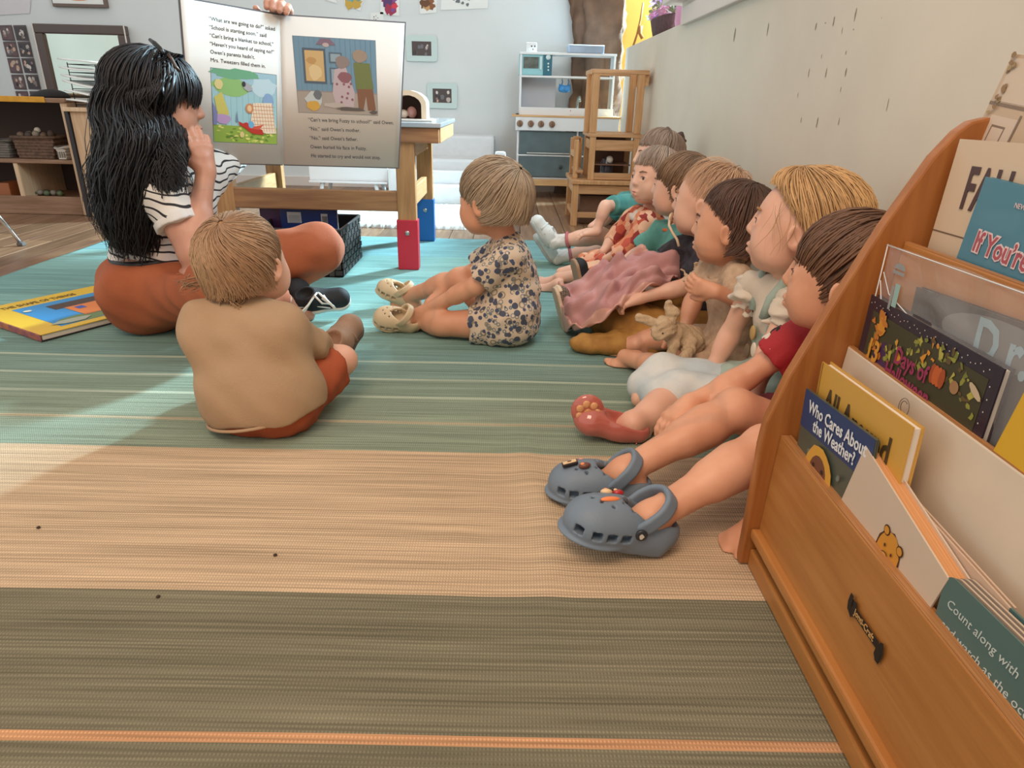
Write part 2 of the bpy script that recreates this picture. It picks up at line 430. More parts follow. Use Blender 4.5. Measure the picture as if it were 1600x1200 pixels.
# floor slab and planks
fl = box('floor', (-4.6, -1.2, -.06), (3.4, 6.0, -.012), mat('floor_gap', '2c1c12', .9), bev=0); tag(fl, kind='structure')
pm = [wood('plank_wood_%d' % i, a, b, 1, .35, 3) for i, (a, b) in enumerate((('6f5140', '8d6c52'), ('7d5c45', '9b7a5c'), ('644a38', '7f6048')))]
def plank_mesh(L, m_, k):
    bm = bmesh.new(); add_box(bm, (0, 0, -.02), (.117, L-.003, 0), bev=.002)
    me = bpy.data.meshes.new('plank'); bm.to_mesh(me); bm.free(); me.materials.append(m_); return me
PL = {}
x = -4.5
while x < .72:
    far = x > -2.05
    y0 = 3.15 if far else 1.9
    ys = [y0+rnd.random()*.5]
    ys = [y0, y0+.5+rnd.random()*.9]
    while ys[-1] < BY-.5: ys.append(ys[-1]+1.3)
    ys[-1] = BY
    for a, b in zip(ys[:-1], ys[1:]):
        L = round((b-a)*4)/4 or .25
        key = (L, rnd.randrange(3))
        if key not in PL: PL[key] = plank_mesh(1.0, pm[key[1]], key)
        o = bpy.data.objects.new('plank', PL[key]); C.objects.link(o); o.parent = fl; o.location = (x, a, 0); o.scale = (1, (b-a), 1)
    x += .12
o = box('subfloor', (-4.6, -1.2, -.02), (3.4, 1.9, -.0005), pm[0], fl, bev=0)
box('subfloor', (-2.05, 1.9, -.02), (3.4, 3.15, -.0005), pm[0], fl, bev=0)
box('subfloor', (.8, 3.15, -.02), (3.4, 6, -.0005), pm[0], fl, bev=0)

# ---------------------------------------------------------------- rug
def rug_material():
    M = bpy.data.materials.new('woven_rug'); M.use_nodes = True; nt = M.node_tree; N, L = nt.nodes, nt.links; b = N['Principled BSDF']
    b.inputs['Roughness'].default_value = .95; b.inputs['Specular IOR Level'].default_value = .15
    tc = N.new('ShaderNodeTexCoord'); sp = N.new('ShaderNodeSeparateXYZ'); L.new(tc.outputs['Object'], sp.inputs[0])
    wv = N.new('ShaderNodeTexNoise'); wv.inputs['Scale'].default_value = .9; L.new(tc.outputs['Object'], wv.inputs[0])
    ma = N.new('ShaderNodeMath'); ma.operation = 'MULTIPLY_ADD'; ma.inputs[1].default_value = .012
    L.new(wv.outputs[0], ma.inputs[0]); L.new(sp.outputs[1], ma.inputs[2])
    mr = N.new('ShaderNodeMapRange'); mr.inputs['From Min'].default_value = 0; mr.inputs['From Max'].default_value = 3.4
    L.new(ma.outputs[0], mr.inputs[0])
    def Y(py, px=500): return (at(px, py, Z=.008)[1]+.006)/3.4
    teal, teal2, green, sand, dark, line, oline = '8fbab5', '82aca8', '93a28f', 'cfb698', '827e6a', 'b3bfab', 'cf9f78'
    segs = [(0, dark), (Y(1172), oline), (Y(1160), dark), (Y(1042), oline), (Y(1030), dark), (Y(928), sand), (Y(706), green), (Y(664), 'b9b095'), (Y(660), green),
            (Y(622), line), (Y(619), '8a9c8a'), (Y(592), line), (Y(589.5), '839a8e'), (Y(566), line), (Y(564), '7d9c94'), (Y(540), '86a8a0'),
            (Y(512), teal), (Y(470), teal2), (Y(430), teal), (Y(398), '86b4b8')]
    ramps = []
    for part in (segs[:20],):
        rp = N.new('ShaderNodeValToRGB'); rp.color_ramp.interpolation = 'CONSTANT'; e = rp.color_ramp.elements
        e[0].position = 0; e[0].color = (*lin(part[0][1]), 1); e[1].position = part[1][0]; e[1].color = (*lin(part[1][1]), 1)
        for p, c in part[2:]:
            q = e.new(p); q.color = (*lin(c), 1)
        L.new(mr.outputs[0], rp.inputs[0]); ramps.append(rp)
    # thread streaks along x
    mp = N.new('ShaderNodeMapping'); mp.inputs['Scale'].default_value = (3.2, 190, 1); L.new(tc.outputs['Object'], mp.inputs[0])
    st = N.new('ShaderNodeTexNoise'); st.inputs['Scale'].default_value = 1; st.inputs['Detail'].default_value = 4; L.new(mp.outputs[0], st.inputs[0])
    mp3 = N.new('ShaderNodeMapping'); mp3.inputs['Scale'].default_value = (1, 22, 1); L.new(tc.outputs['Object'], mp3.inputs[0])
    s3 = N.new('ShaderNodeTexNoise'); s3.inputs['Scale'].default_value = 1.3; s3.inputs['Detail'].default_value = 3; L.new(mp3.outputs[0], s3.inputs[0])
    # weave
    ck = []
    for dr, sc in (('X', 230), ('Y', 165)):
        wt = N.new('ShaderNodeTexWave'); wt.bands_direction = dr; wt.inputs['Scale'].default_value = sc/3.1; wt.inputs['Distortion'].default_value = .4
        L.new(tc.outputs['Object'], wt.inputs[0]); ck.append(wt)
    mu = N.new('ShaderNodeMath'); mu.operation = 'MULTIPLY'; L.new(ck[0].outputs['Fac'], mu.inputs[0]); L.new(ck[1].outputs['Fac'], mu.inputs[1])
    def mapr(sock, lo, hi, a=.3, b_=.7):
        m_ = N.new('ShaderNodeMapRange'); m_.inputs['From Min'].default_value = a; m_.inputs['From Max'].default_value = b_
        m_.inputs['To Min'].default_value = lo; m_.inputs['To Max'].default_value = hi; L.new(sock, m_.inputs[0]); return m_.outputs[0]
    v1 = mapr(st.outputs[0], .70, 1.26); v2 = mapr(mu.outputs[0], .74, 1.12, 0, 1); v3 = mapr(s3.outputs[0], .88, 1.1)
    m1 = N.new('ShaderNodeMath'); m1.operation = 'MULTIPLY'; L.new(v1, m1.inputs[0]); L.new(v2, m1.inputs[1])
    m2 = N.new('ShaderNodeMath'); m2.operation = 'MULTIPLY'; L.new(m1.outputs[0], m2.inputs[0]); L.new(v3, m2.inputs[1])
    hs = N.new('ShaderNodeHueSaturation'); L.new(ramps[0].outputs[0], hs.inputs['Color']); L.new(m2.outputs[0], hs.inputs['Value'])
    L.new(hs.outputs[0], b.inputs['Base Color'])
    ad = N.new('ShaderNodeMath'); ad.operation = 'ADD'; L.new(mu.outputs[0], ad.inputs[0]); L.new(st.outputs[0], ad.inputs[1])
    bp = N.new('ShaderNodeBump'); bp.inputs['Strength'].default_value = .55; bp.inputs['Distance'].default_value = .0015
    L.new(ad.outputs[0], bp.inputs['Height']); L.new(bp.outputs[0], b.inputs['Normal'])
    return M
def make_rug():
    nx, ny = 200, 260; x0, x1, y0, y1 = -1.86, .72, -.7, 3.34
    X, Y = np.meshgrid(np.linspace(x0, x1, nx), np.linspace(y0, y1, ny), indexing='ij')
    Z = .008+.0008*np.sin(X*9+Y*3)*np.sin(Y*7)
    # the soft ripple in front of the near child
    xc = at(835, 760, Z=0)[0]
    Z += .006*np.exp(-((X-xc-.02*np.sin(Y*9))/.028)**2)*np.exp(-((Y-1.0)/.22)**2)
    Z += .0025*np.exp(-((X-xc+.08)/.03)**2)*np.exp(-((Y-.95)/.2)**2)*np.sin(Y*40)
    V = np.stack([X, Y, Z], -1).reshape(-1, 3)
    i, j = np.meshgrid(np.arange(nx-1), np.arange(ny-1), indexing='ij'); a = (i*ny+j).ravel()
    Q = np.stack([a, a+ny, a+ny+1, a+1], 1)
    n0 = len(V); ring = [i*ny for i in range(nx)]+[(nx-1)*ny+j for j in range(1, ny)]+[i*ny+ny-1 for i in range(nx-2, -1, -1)]+[j for j in range(ny-2, 0, -1)]
    B = V[ring].copy(); B[:, 2] = .0005; V = np.concatenate([V, B]); m_ = len(ring)
    S = np.array([(ring[k], n0+k, n0+(k+1) % m_, ring[(k+1) % m_]) for k in range(m_)])
    return mesh_np('rug', V, np.concatenate([Q, S]), rug_material())
rug = make_rug(); tag(rug, 'large woven floor rug banded in teal, green and sand stripes', 'rug')
for i, (px, py) in enumerate(((430, 867), (247, 932), (60, 824))):
    c = at(px, py, Z=.010); o = blob('crumb', c, (.003, .003, .002), mat('crumb', '3d3022', .9), seg=8)
    tag(o, ['brown crumb in the middle of the sandy rug band', 'dark crumb on the rug where the green band starts', 'tan crumb at the far left of the sandy rug band'][i], 'crumb')

# ---------------------------------------------------------------- table with coloured leg caps
oak = wood('bench_oak', 'a8764a', 'c08d5c', 2); oakx = wood('bench_oak_long', '946443', 'ae7c52', 0); oaky = wood('bench_oak_deep', 'c29263', 'd2a574', 1)
red = mat('red_paint', 'c0243a', .4); blue = mat('blue_paint', '1763a6', .4); boltm = mat('bolt', 'b9b6b0', .35, metal=.8)
XR, YN, YF = -.40, 2.69, 3.28
t = empty('play_table', (-.75, 2.98, 0), 'low wooden table with red and blue painted caps on its legs', 'table')
def leg(x, y, col, side):
    l = box('leg', (x-.036, y-.022, .0095), (x+.036, y+.022, .50), oak, t, .004)
    s = box('leg_cap', (x-.041, y-.027, .0095), (x+.041, y+.027, .205), col, l, .003); s['label'] = ('red' if col is red else 'blue')+' painted cap on the foot of the leg'
    lathe('bolt', [(.001, .004), (.009, .003), (.010, 0)], frame((x, y-.0272, .155), (1, 0, 0), (0, 0, 1)), boltm, l, 12)
leg(XR, YN, red, 1); leg(XR, YF, blue, 1); leg(-1.10, YN, red, 0); leg(-1.10, YF, blue, 0)
box('stretcher', (-1.12, YN-.018, .235), (XR-.03, YN+.012, .312), oakx, t, .004)
for x in (XR, -1.10):
    box('end_rail', (x-.012, YN, .235), (x+.012, YF, .31), oaky, t, .004); box('end_rail', (x-.02, YN, .43), (x+.02, YF, .50), oaky, t, .004)
box('apron', (-1.2, YN-.03, .49), (XR+.13, YN+.0, .545), oakx, t, .004); box('apron', (-1.2, YF-.02, .49), (XR+.13, YF+.02, .545), oakx, t, .004)
box('apron', (XR+.10, YN, .49), (XR+.135, YF, .545), oaky, t, .004)
box('tabletop', (-1.25, YN-.04, .545), (XR+.14, YF+.04, .562), mat('grey_board', 'a9adb0', .25, coat=.4), t, .003)
# arched toy house on the table
c = at(640, 190, Y=2.86); hx = c[0]; tz = .5625
h = empty('toy_house', (hx, 2.86, tz), 'small arched wooden toy stall standing on the table corner', 'toy')
pw = mat('pale_ply', 'cdb79c', .5); dk = mat('toy_dark', '4a2f24', .7)
P = [(hx-.075, tz+.006), (hx-.075, tz+.06)]+[(hx-.075*math.cos(a), tz+.06+.05*math.sin(a)) for a in np.linspace(.2, math.pi-.2, 8)]+[(hx+.075*.99, tz+.06), (hx+.075, tz+.006)]
I = [(hx-.055, tz+.006), (hx-.055, tz+.055)]+[(hx-.055*math.cos(a), tz+.055+.037*math.sin(a)) for a in np.linspace(.2, math.pi-.2, 8)]+[(hx+.055, tz+.055), (hx+.055, tz+.006)]
bm = bmesh.new(); vs = {}
for yy in (2.80, 2.90):
    for nm, pp in (('o', P), ('i', I)): vs[nm, yy] = [bm.verts.new((p[0], yy, p[1])) for p in pp]
n = len(P)
for i in range(n-1):
    bm.faces.new((vs['o', 2.80][i], vs['o', 2.80][i+1], vs['i', 2.80][i+1], vs['i', 2.80][i]))
    bm.faces.new((vs['o', 2.80][i+1], vs['o', 2.80][i], vs['o', 2.90][i], vs['o', 2.90][i+1]))
    bm.faces.new((vs['i', 2.80][i], vs['i', 2.80][i+1], vs['i', 2.90][i+1], vs['i', 2.90][i]))
bm_obj('arch', bm, pw, h)
prism('back_panel', [(p[0], p[1]) for p in P], 2.90, 2.908, 1, dk, h)
box('base', (hx-.10, 2.76, tz+.0005), (hx+.10, 2.91, tz+.007), mat('white_board', 'd7d3cb', .5), h, .002)
blob('figure', (hx+.01, 2.86, tz+.03), (.02, .02, .022), mat('toy_pink', 'b58a86', .6), h, seg=10)
blob('figure', (hx-.02, 2.85, tz+.024), (.018, .018, .016), mat('toy_cream', 'c9b8a6', .6), h, seg=10)

# ---------------------------------------------------------------- woven basket with two book boxes, behind the teacher's knee
bk = empty('storage_basket', (-.72, 2.55, .008), 'dark woven strip basket on the rug behind the teacher\'s knee', 'basket')
bmat = mat('basket_strip', '3a3433', .55, var=.25, vscale=60, island=.35); bin_ = mat('basket_inside', '1c1a1b', .8)
p0, p1 = at(556, 405, Z=.01), at(540, 422, Z=.01)
bx0, bx1, by0, by1, bh = -.95, -.63, 2.52, 2.86, .185
def strips(name, O, ex, ey, nx_, nz_, w_, h_, off):
    "basket side woven from crossing strips, slightly raised in turn"
    bm = bmesh.new(); n_ = Vector(ex).cross(Vector(ey)).normalized()
    for i in range(nx_):
        for j in range(nz_):
            up = (i+j) % 2; dx, dz = w_/nx_, h_/nz_
            M = Matrix(((ex[0], ey[0], n_.x, O[0]), (ex[1], ey[1], n_.y, O[1]), (ex[2], ey[2], n_.z, O[2]), (0, 0, 0, 1)))
            a, b = (.04, .14) if up else (.14, .04)
            add_box(bm, (dx*(i+a), dz*(j+b), off), (dx*(i+1-a), dz*(j+1-b), off+.004+.002*up), M)
    return bm_obj(name, bm, bmat, bk)
box('shell', (bx0, by0, .008), (bx1, by1, .014), bin_, bk, 0)
for a, b in (((bx0, by0, .01), (bx1, by0+.006, bh)), ((bx0, by1-.006, .01), (bx1, by1, bh)), ((bx0, by0, .01), (bx0+.006, by1, bh)), ((bx1-.006, by0, .01), (bx1, by1, bh))):
    box('shell', a, b, bin_, bk, 0)
strips('woven_side', (bx0, by0, .012), (1, 0, 0), (0, 0, 1), 12, 7, bx1-bx0, bh-.012, 0)
strips('woven_side', (bx1, by0, .012), (0, 1, 0), (0, 0, 1), 12, 7, by1-by0, bh-.012, 0)
for o in bk.children:
    if o.name.startswith('woven'): tag(o, kind='stuff')
tube('rim', [(bx0, by0-.002, bh), (bx1+.002, by0-.002, bh), (bx1+.002, by1, bh), (bx0, by1, bh)], .007, bmat, bk, 6, True)
navy = mat('navy_cover', '1f3470', .4); plum = mat('plum_cover', '4a2350', .4); lab_w = mat('label_white', 'c9c7c4', .6); ink = mat('ink', '2b2730', .7)
def bookbox(label, px0, px1, ptop, ymid, col, labs):
    a = at(px0, ptop, Y=ymid); b = at(px1, ptop, Y=ymid)
    bb = empty('book', (float(a[0]), ymid, .02), label, 'book', 'large books standing in the woven basket')
    box('cover', (float(a[0]), ymid, .018), (float(b[0]), ymid+.012, float(a[2])), col, bb, .002)
    box('pages', (float(a[0])+.004, ymid+.003, .022), (float(b[0])+.002, ymid+.009, float(a[2])-.005), mat('paper', 'dcd6cb', .8), bb, .001)
    for (qx, qy, ww, hh) in labs:
        c_ = at(qx, qy, Y=ymid-.0005); box('sticker', (c_[0], ymid-.001, c_[2]-hh), (c_[0]+ww, ymid-.0002, c_[2]), lab_w, bb, 0)
    return bb
b1 = bookbox('tall navy book with white barcode stickers standing in the woven basket', 436, 525, 320, 2.70, navy, [(448, 331, .055, .042), (501, 334, .026, .037)])
c_ = at(503, 337, Y=2.698); sh = [(rect(i*.003, 0, i*.003+.0015, .026), ink) for i in range(7)]
art('barcode', sh, frame((c_[0], 2.6985, c_[2]-.028), (1, 0, 0), (0, 0, 1)), b1)
c_ = at(450, 334, Y=2.698); sh = [(rect(0, i*.005, .046, i*.005+.002), mat('grey_ink', '8b8890', .7)) for i in range(6)]
art('fine_print', sh, frame((c_[0], 2.6985, c_[2]-.033), (1, 0, 0), (0, 0, 1)), b1)
bookbox('tall plum purple book at the left in the woven basket', 404, 440, 319, 2.716, plum, [])
# ---------------------------------------------------------------- back of the room
wht = mat('white_laminate', 'dfe3e6', .35); birch = wood('birch_edge', 'c69a68', 'd5ad7c', 0); chal = mat('grey_door', '56666a', .6, var=.1, vscale=12)
KX0 = at(806, 290, Y=4.93)[0]; KX1 = at(952, 290, Y=4.93)[0]; KY = 4.93; KD = .24
def kz(py, px=850): return float(at(px, py, Y=KY)[2])
def kx(px, py=200): return float(at(px, py, Y=KY)[0])
k = empty('play_kitchen', ((KX0+KX1)/2, KY+.15, 0), 'white toy kitchen with grey doors standing against the back wall', 'toy kitchen')
ztop, zb, zc0, zc1, zsh = kz(82), kz(280), kz(204), kz(183), kz(118)
box('plinth', (KX0+.02, KY+.0, zb-.045), (KX1+.1, KY+KD, zb), birch, k, .003)
for x in (KX0+.03, KX1-.03):
    for y in (KY+.05, KY+KD-.05): box('foot', (x-.02, y-.02, .001), (x+.02, y+.02, zb-.045), dk, k, .002)
kw = KX1-KX0
for x0_, x1_ in ((KX0, KX0+.012), (KX1-.012, KX1), (KX0+.63*kw-.006, KX0+.63*kw+.006)): box('side_panel', (x0_, KY, zb), (x1_, KY+KD, zc0), wht, k, .002)
box('shelf_board', (KX0, KY+.01, zb), (KX1, KY+KD, zb+.012), wht, k, .002)
zm = kz(243)
def kdoor(x0_, x1_, z0_, z1_, knob):
    d = box('door', (x0_, KY-.004, z0_), (x1_, KY+.012, z1_), chal, k, .003)
    if knob: lathe('knob', [(.012, 0), (.012, .012), (.001, .014)], frame(((x0_*.25+x1_*.75), KY-.004, (z0_+z1_)/2), (1, 0, 0), (0, 0, 1)), mat('knob_dark', '39423f', .6), d, 12)
mx = KX0+.63*kw
kdoor(KX0+.016, mx-.01, zb+.016, zm-.006, True); kdoor(mx+.01, KX1-.016, zb+.016, zm-.006, True)
kdoor(KX0+.016, mx-.01, zm+.006, zc0-.004, False); kdoor(mx+.01, KX1-.016, zm+.006, zc0-.004, False)
box('divider_board', (KX0, KY-.003, zm-.005), (KX1, KY+KD, zm+.005), wht, k, .001)
box('oven_rail', (KX0+.07, KY-.03, zm+.012), (mx-.05, KY-.022, zm+.02), mat('rail_grey', 'b5b6b2', .3, metal=.6), k, .001)
box('control_panel', (KX0-.012, KY-.03, zc0), (KX1+.03, KY+.0, zc1), wht, k, .003)
box('worktop', (KX0-.04, KY-.035, zc1), (KX1+.04, KY+KD, zc1+.012), birch, k, .002)
for px in (812, 829, 845, 862):
    kn = lathe('knob', [(.021, 0), (.021, .014), (.016, .018), (.001, .018)], frame((kx(px, 196), KY-.031, (zc0+zc1)/2), (1, 0, 0), (0, 0, 1)), mat('walnut_knob', '8a6a52', .5, var=.1), k, 16)
    box('grip', (kx(px, 196)-.004, KY-.062, (zc0+zc1)/2-.017), (kx(px, 196)+.004, KY-.048, (zc0+zc1)/2+.017), mat('walnut_dark', '6d5140', .5), kn, .001, )
box('upstand', (KX0+.01, KY+.02, zc1+.012), (KX1-.01, KY+.03, kz(168)), wht, k, .001)
for x0_, x1_ in ((KX0+.008, KX0+.022), (KX1-.03, KX1-.016)): box('upright', (x0_, KY+.02, zc1), (x1_, KY+.18, ztop), wht, k, .002)
box('top_board', (KX0+.005, KY+.015, ztop-.012), (KX1-.012, KY+.2, ztop+.002), wht, k, .002)
box('shelf_board', (KX0+.01, KY+.02, zsh-.012), (KX1-.02, KY+.2, zsh), wht, k, .002)
box('back_panel', (KX0+.02, KY+.19, zc1), (kx(868), KY+.2, zsh-.012), mat('pale_lilac', 'c9cbd3', .5), k, 0)
# cooktop and sink parts
hob = box('hob', (kx(806, 178), KY+.02, zc1+.0125), (kx(866, 178), KY+.18, zc1+.018), mat('hob_dark', '3d3536', .4), k, .002)
for px in (816, 838, 856): lathe('burner', [(.03, 0), (.028, .005), (.001, .005)], Matrix.Translation((kx(px, 178), KY+.08, zc1+.018)), mat('burner', '8d7f7a', .5), hob, 16)
sk = subempty('sink', (kx(909, 178), KY+.1, zc1), k)
box('basin', (kx(890, 178), KY+.02, zc1+.0125), (kx(928, 178), KY+.17, zc1+.022), mat('steel', 'aeb8b6', .3, metal=.7), sk, .003)
fx = kx(905, 165); tube('tap', [(fx, KY+.16, zc1+.02), (fx, KY+.16, kz(160)), (fx+.005, KY+.155, kz(152)), (fx+.01, KY+.12, kz(150)), (fx+.012, KY+.10, kz(157))], .009, mat('steel', 'aeb8b6', .3, metal=.7), sk)
# things on the kitchen
tb = mat('teal_light', '8fc7cf', .4); td = mat('teal_dark', '1f6479', .4)
mw = empty('toy_microwave', (kx(830, 100), KY+.1, zsh), 'pale blue toy microwave on the top shelf of the toy kitchen', 'toy')
mx0, mx1, mxm = kx(811, 100), kx(863, 100), kx(849, 100); mz0, mz1 = zsh+.001, kz(84)
box('casing', (mx0, KY+.03, mz0), (mx1, KY+.17, mz1), tb, mw, .004)
box('window', (kx(818, 98), KY+.026, kz(107)), (kx(842, 98), KY+.031, kz(89)), mat('micro_glass', '59615a', .2, var=.3, vscale=30), mw, .001)
box('handle', (kx(844, 98), KY+.018, kz(109)), (kx(847, 98), KY+.03, kz(88)), mat('micro_handle', 'c6dde0', .4), mw, .001)
box('control_strip', (mxm, KY+.025, mz0), (mx1, KY+.03, mz1), td, mw, .001)
for i, r in ((89, .016), (99, .006), (104, .006), (109, .006)): lathe('dial', [(r, 0), (r, .006), (.001, .006)], frame((kx(857, i), KY+.025, kz(i)), (1, 0, 0), (0, 0, 1)), mat('dial', 'cfe4e6', .4), mw, 12)
tr = empty('toy_radio', (kx(829, 75), KY+.08, ztop), 'small white block toy with two eyes on top of the toy kitchen', 'toy')
box('body', (kx(822, 75), KY+.04, ztop+.003), (kx(839, 75), KY+.12, kz(66)), mat('toy_white', 'dcdfe0', .5), tr, .004)
for px in (831, 836): lathe('eye', [(.005, 0), (.004, .002), (.001, .002)], frame((kx(px, 72), KY+.0398, kz(72)), (1, 0, 0), (0, 0, 1)), dk, tr, 10)
lathe('mouth', [(.004, 0), (.003, .002), (.001, .002)], frame((kx(833, 77), KY+.0398, kz(77)), (1, 0, 0), (0, 0, 1)), dk, tr, 10)
bx = empty('fabric_bin', (kx(917, 75), KY+.1, ztop), 'pale blue grey fabric bin on top of the toy kitchen', 'box')
box('body', (kx(890, 75), KY+.02, ztop+.003), (kx(945, 75), KY+.19, kz(69)), mat('bin_blue', '9fb0c6', .8, var=.15, vscale=6), bx, .006)
tube('rim', [(kx(890, 69), KY+.02, kz(69)), (kx(945, 69), KY+.02, kz(69)), (kx(945, 69), KY+.19, kz(69)), (kx(890, 69), KY+.19, kz(69))], .004, mat('bin_rim', 'c1cbd6', .7), bx, 6, True)
bc = mat('cup_blue', '3f8fd0', .35)
for i, px in enumerate((879, 889)):
    x, z = kx(px, 134), kz(143)
    cupo = empty('toy_cup', (x, KY+.1, z), ['left of the two blue toy cups hanging under the kitchen shelf', 'right of the two blue toy cups hanging under the kitchen shelf'][i], 'cup', 'blue toy cups hanging on hooks')
    lathe('bowl', [(.018, 0), (.026, .012), (.029, .045), (.026, .045), (.022, .015)], Matrix.Translation((x, KY+.1, z)) @ Matrix.Rotation(.25*(1-2*i), 4, 'Y'), bc, cupo, 16)
    tube('handle', [(x, KY+.1, z+.04), (x+.006, KY+.1, z+.065), (x, KY+.1, z+.08)], .004, bc, cupo, 6)
    tube('hook', [(x, KY+.1, z+.07), (x+.004, KY+.1, z+.085), (x, KY+.1, zsh-.012)], .002, mat('steel', 'aeb8b6', .3, metal=.7), k, 5)
o = empty('toy_pan', (kx(883, 178), KY+.08, zc1+.018), 'small red toy pan on the toy kitchen hob', 'toy')
lathe('pan', [(.02, 0), (.028, .002), (.03, .025), (.026, .025), (.018, .004)], Matrix.Translation((kx(883, 178), KY+.08, zc1+.019)), mat('pan_red', 'c8423f', .35), o, 16)
tube('handle', [(kx(886, 178), KY+.06, zc1+.04), (kx(892, 178), KY+.02, zc1+.045)], .005, mat('pan_red', 'c8423f', .35), o, 6)
for i, px in enumerate((818, 836, 856)):
    o = tag(blob('toy_food', (kx(px, 178), KY+.08, zc1+.034), (.022, .016, .010), mat('food_%d' % i, ['a03a30', '7c3a33', '8d6a4a'][i], .6), seg=10), ['leftmost dark red toy food lump on the hob', 'middle dark red toy food lump on the hob', 'brown toy food lump at the right of the hob'][i], 'toy food', 'toy food on the hob')

# brown paper tree
pap = mat('kraft_paper', '775a46', .85, col2='5d4636', vscale=9, bump=.6, bscale=25)
def paper_tree():
    n, m_ = 40, 60; V = []; rg = np.random.RandomState(3)
    cx0 = (at(922, 150, Y=5.22)[0]); ph = rg.rand(8)*6.28
    for j in range(m_):
        z = 2.3*j/(m_-1); r = .165-.03*math.sin(z*1.9)+.03*max(0, .4-z)+.06*max(0, z-1.3); cxx = .58+.03*math.sin(z*2.2)
        for i in range(n):
            a = 2*math.pi*i/n
            d = .018*math.sin(5*a+ph[0]+z*1.5)+.014*math.sin(9*a+ph[1]-z*2.3)+.010*math.sin(17*a+z*6+ph[2])+.008*math.sin(z*23+4*a)+.006*rg.randn()
            V.append((cxx+(r+d)*math.cos(a)*1.2, 5.262+(r+d)*.42*math.sin(a), z+.001))
    Q = [(j*n+i, j*n+(i+1) % n, (j+1)*n+(i+1) % n, (j+1)*n+i) for j in range(m_-1) for i in range(n)]
    o = mesh_np('paper_tree', V, Q, pap, smooth=False)
    return tag(o, 'tall tree trunk of crumpled brown kraft paper in the far corner', 'paper tree')
paper_tree()

# white foam couch, fluffy mat, doll cot, white chair
foam = mat('white_foam', 'd8dcdf', .6, var=.03)
def az(px, py, Y): return float(at(px, py, Y=Y)[2])
def axx(px, py, Y): return float(at(px, py, Y=Y)[0])
s = empty('play_couch', (-.55, 4.8, 0), 'low white toddler couch with stepped seat behind the table', 'couch')
x0_, x1_ = axx(622, 260, 4.9), axx(772, 250, 5.1)
box('backrest', (x0_, 5.1, .02), (x1_, 5.32, az(740, 212, 5.1)), foam, s, .02)
box('seat', (x0_, 4.82, .02), (x1_-.03, 5.1, az(700, 248, 4.82)), foam, s, .02)
box('base_step', (x0_, 4.66, .004), (x1_-.07, 4.82, az(700, 268, 4.66)), foam, s, .015)
box('front_step', (x0_, 4.5, .004), (x1_-.1, 4.66, az(700, 292, 4.5)), foam, s, .012)
s = empty('toy_chair', (axx(788, 270, 4.6), 4.6, 0), 'small white rounded toddler chair beside the toy kitchen', 'chair')
x0_ = axx(773, 250, 4.6); x1_ = axx(790, 250, 4.6)
box('backrest', (x0_, 4.6, .18), (x1_, 4.64, az(780, 237, 4.6)), foam, s, .015); box('seat', (x0_, 4.4, .16), (x1_, 4.62, .19), foam, s, .01)
for x in (x0_+.01, x1_-.01):
    for y in (4.42, 4.6): box('leg', (x-.01, y-.01, .001), (x+.01, y+.01, .17), foam, s, .003)
s = empty('doll_cot', (axx(545, 280, 4.4), 4.4, 0), 'white painted doll cot with splayed legs behind the table', 'doll cot')
x0_, x1_ = axx(487, 270, 4.4), axx(604, 270, 4.4); z0_, z1_ = az(545, 282, 4.4), az(545, 256, 4.4)
box('front_panel', (x0_, 4.38, z0_), (x1_, 4.395, z1_), wht, s, .004); box('back_panel', (x0_, 4.62, z0_), (x1_, 4.635, z1_+.04), wht, s, .004)
box('end_panel', (x0_-.01, 4.38, z0_), (x0_+.005, 4.635, z1_+.01), wht, s, .003); box('end_panel', (x1_-.005, 4.38, z0_), (x1_+.01, 4.635, z1_+.01), wht, s, .003)
box('ledge', (x0_-.01, 4.35, z0_-.012), (x1_+.01, 4.64, z0_), wht, s, .003)
for x in (x0_+.07, x1_-.07):
    for y in (4.38, 4.6): tube('leg', [(x, y, z0_-.01), (x+(-.03 if x < (x0_+x1_)/2 else .03), y, .012)], [.014, .01], wht, s)
o = tag(blob('toy_ball', (axx(553, 293, 4.5), 4.5, .035), (.032, .032, .032), mat('ball_blue', '6fb6e6', .4)), 'small light blue ball under the white doll cot', 'ball')
o = empty('white_cushion', (axx(620, 290, 4.3), 4.3, 0), 'white padded block leaning beside the doll cot', 'cushion')
box('block', (axx(606, 290, 4.3), 4.3, .003), (axx(640, 290, 4.3), 4.45, az(620, 262, 4.3)), foam, o, .02)
box('block', (axx(622, 290, 4.25), 4.18, .003), (axx(645, 290, 4.25), 4.29, az(620, 285, 4.25)), foam, o, .02)
# fluffy mat
def fluffy():
    x0, x1, y0, y1 = axx(470, 340, 3.62), axx(728, 345, 3.62), 3.62, 4.42
    nx, ny = 110, 60; rg = np.random.RandomState(9)
    X, Y = np.meshgrid(np.linspace(x0, x1, nx), np.linspace(y0, y1, ny), indexing='ij')
    Z = .018+.004*rg.rand(nx, ny); E = np.minimum(np.minimum(X-x0, x1-X), np.minimum(Y-y0, y1-Y)); Z = np.where(E <= 1e-6, .001, Z)
    X = X+.006*rg.randn(nx, ny)*.5; Y = Y+.006*rg.randn(nx, ny)*.5
    V = np.stack([X, Y, Z], -1).reshape(-1, 3); i, j = np.meshgrid(np.arange(nx-1), np.arange(ny-1), indexing='ij'); a = (i*ny+j).ravel()
    return mesh_np('fluffy_mat', V, np.stack([a, a+ny, a+ny+1, a+1], 1), mat('fluff', 'd9d9d4', .95, var=.08, vscale=60, bump=.8, bscale=150))
tag(fluffy(), 'shaggy white mat on the wooden floor behind the table', 'mat')

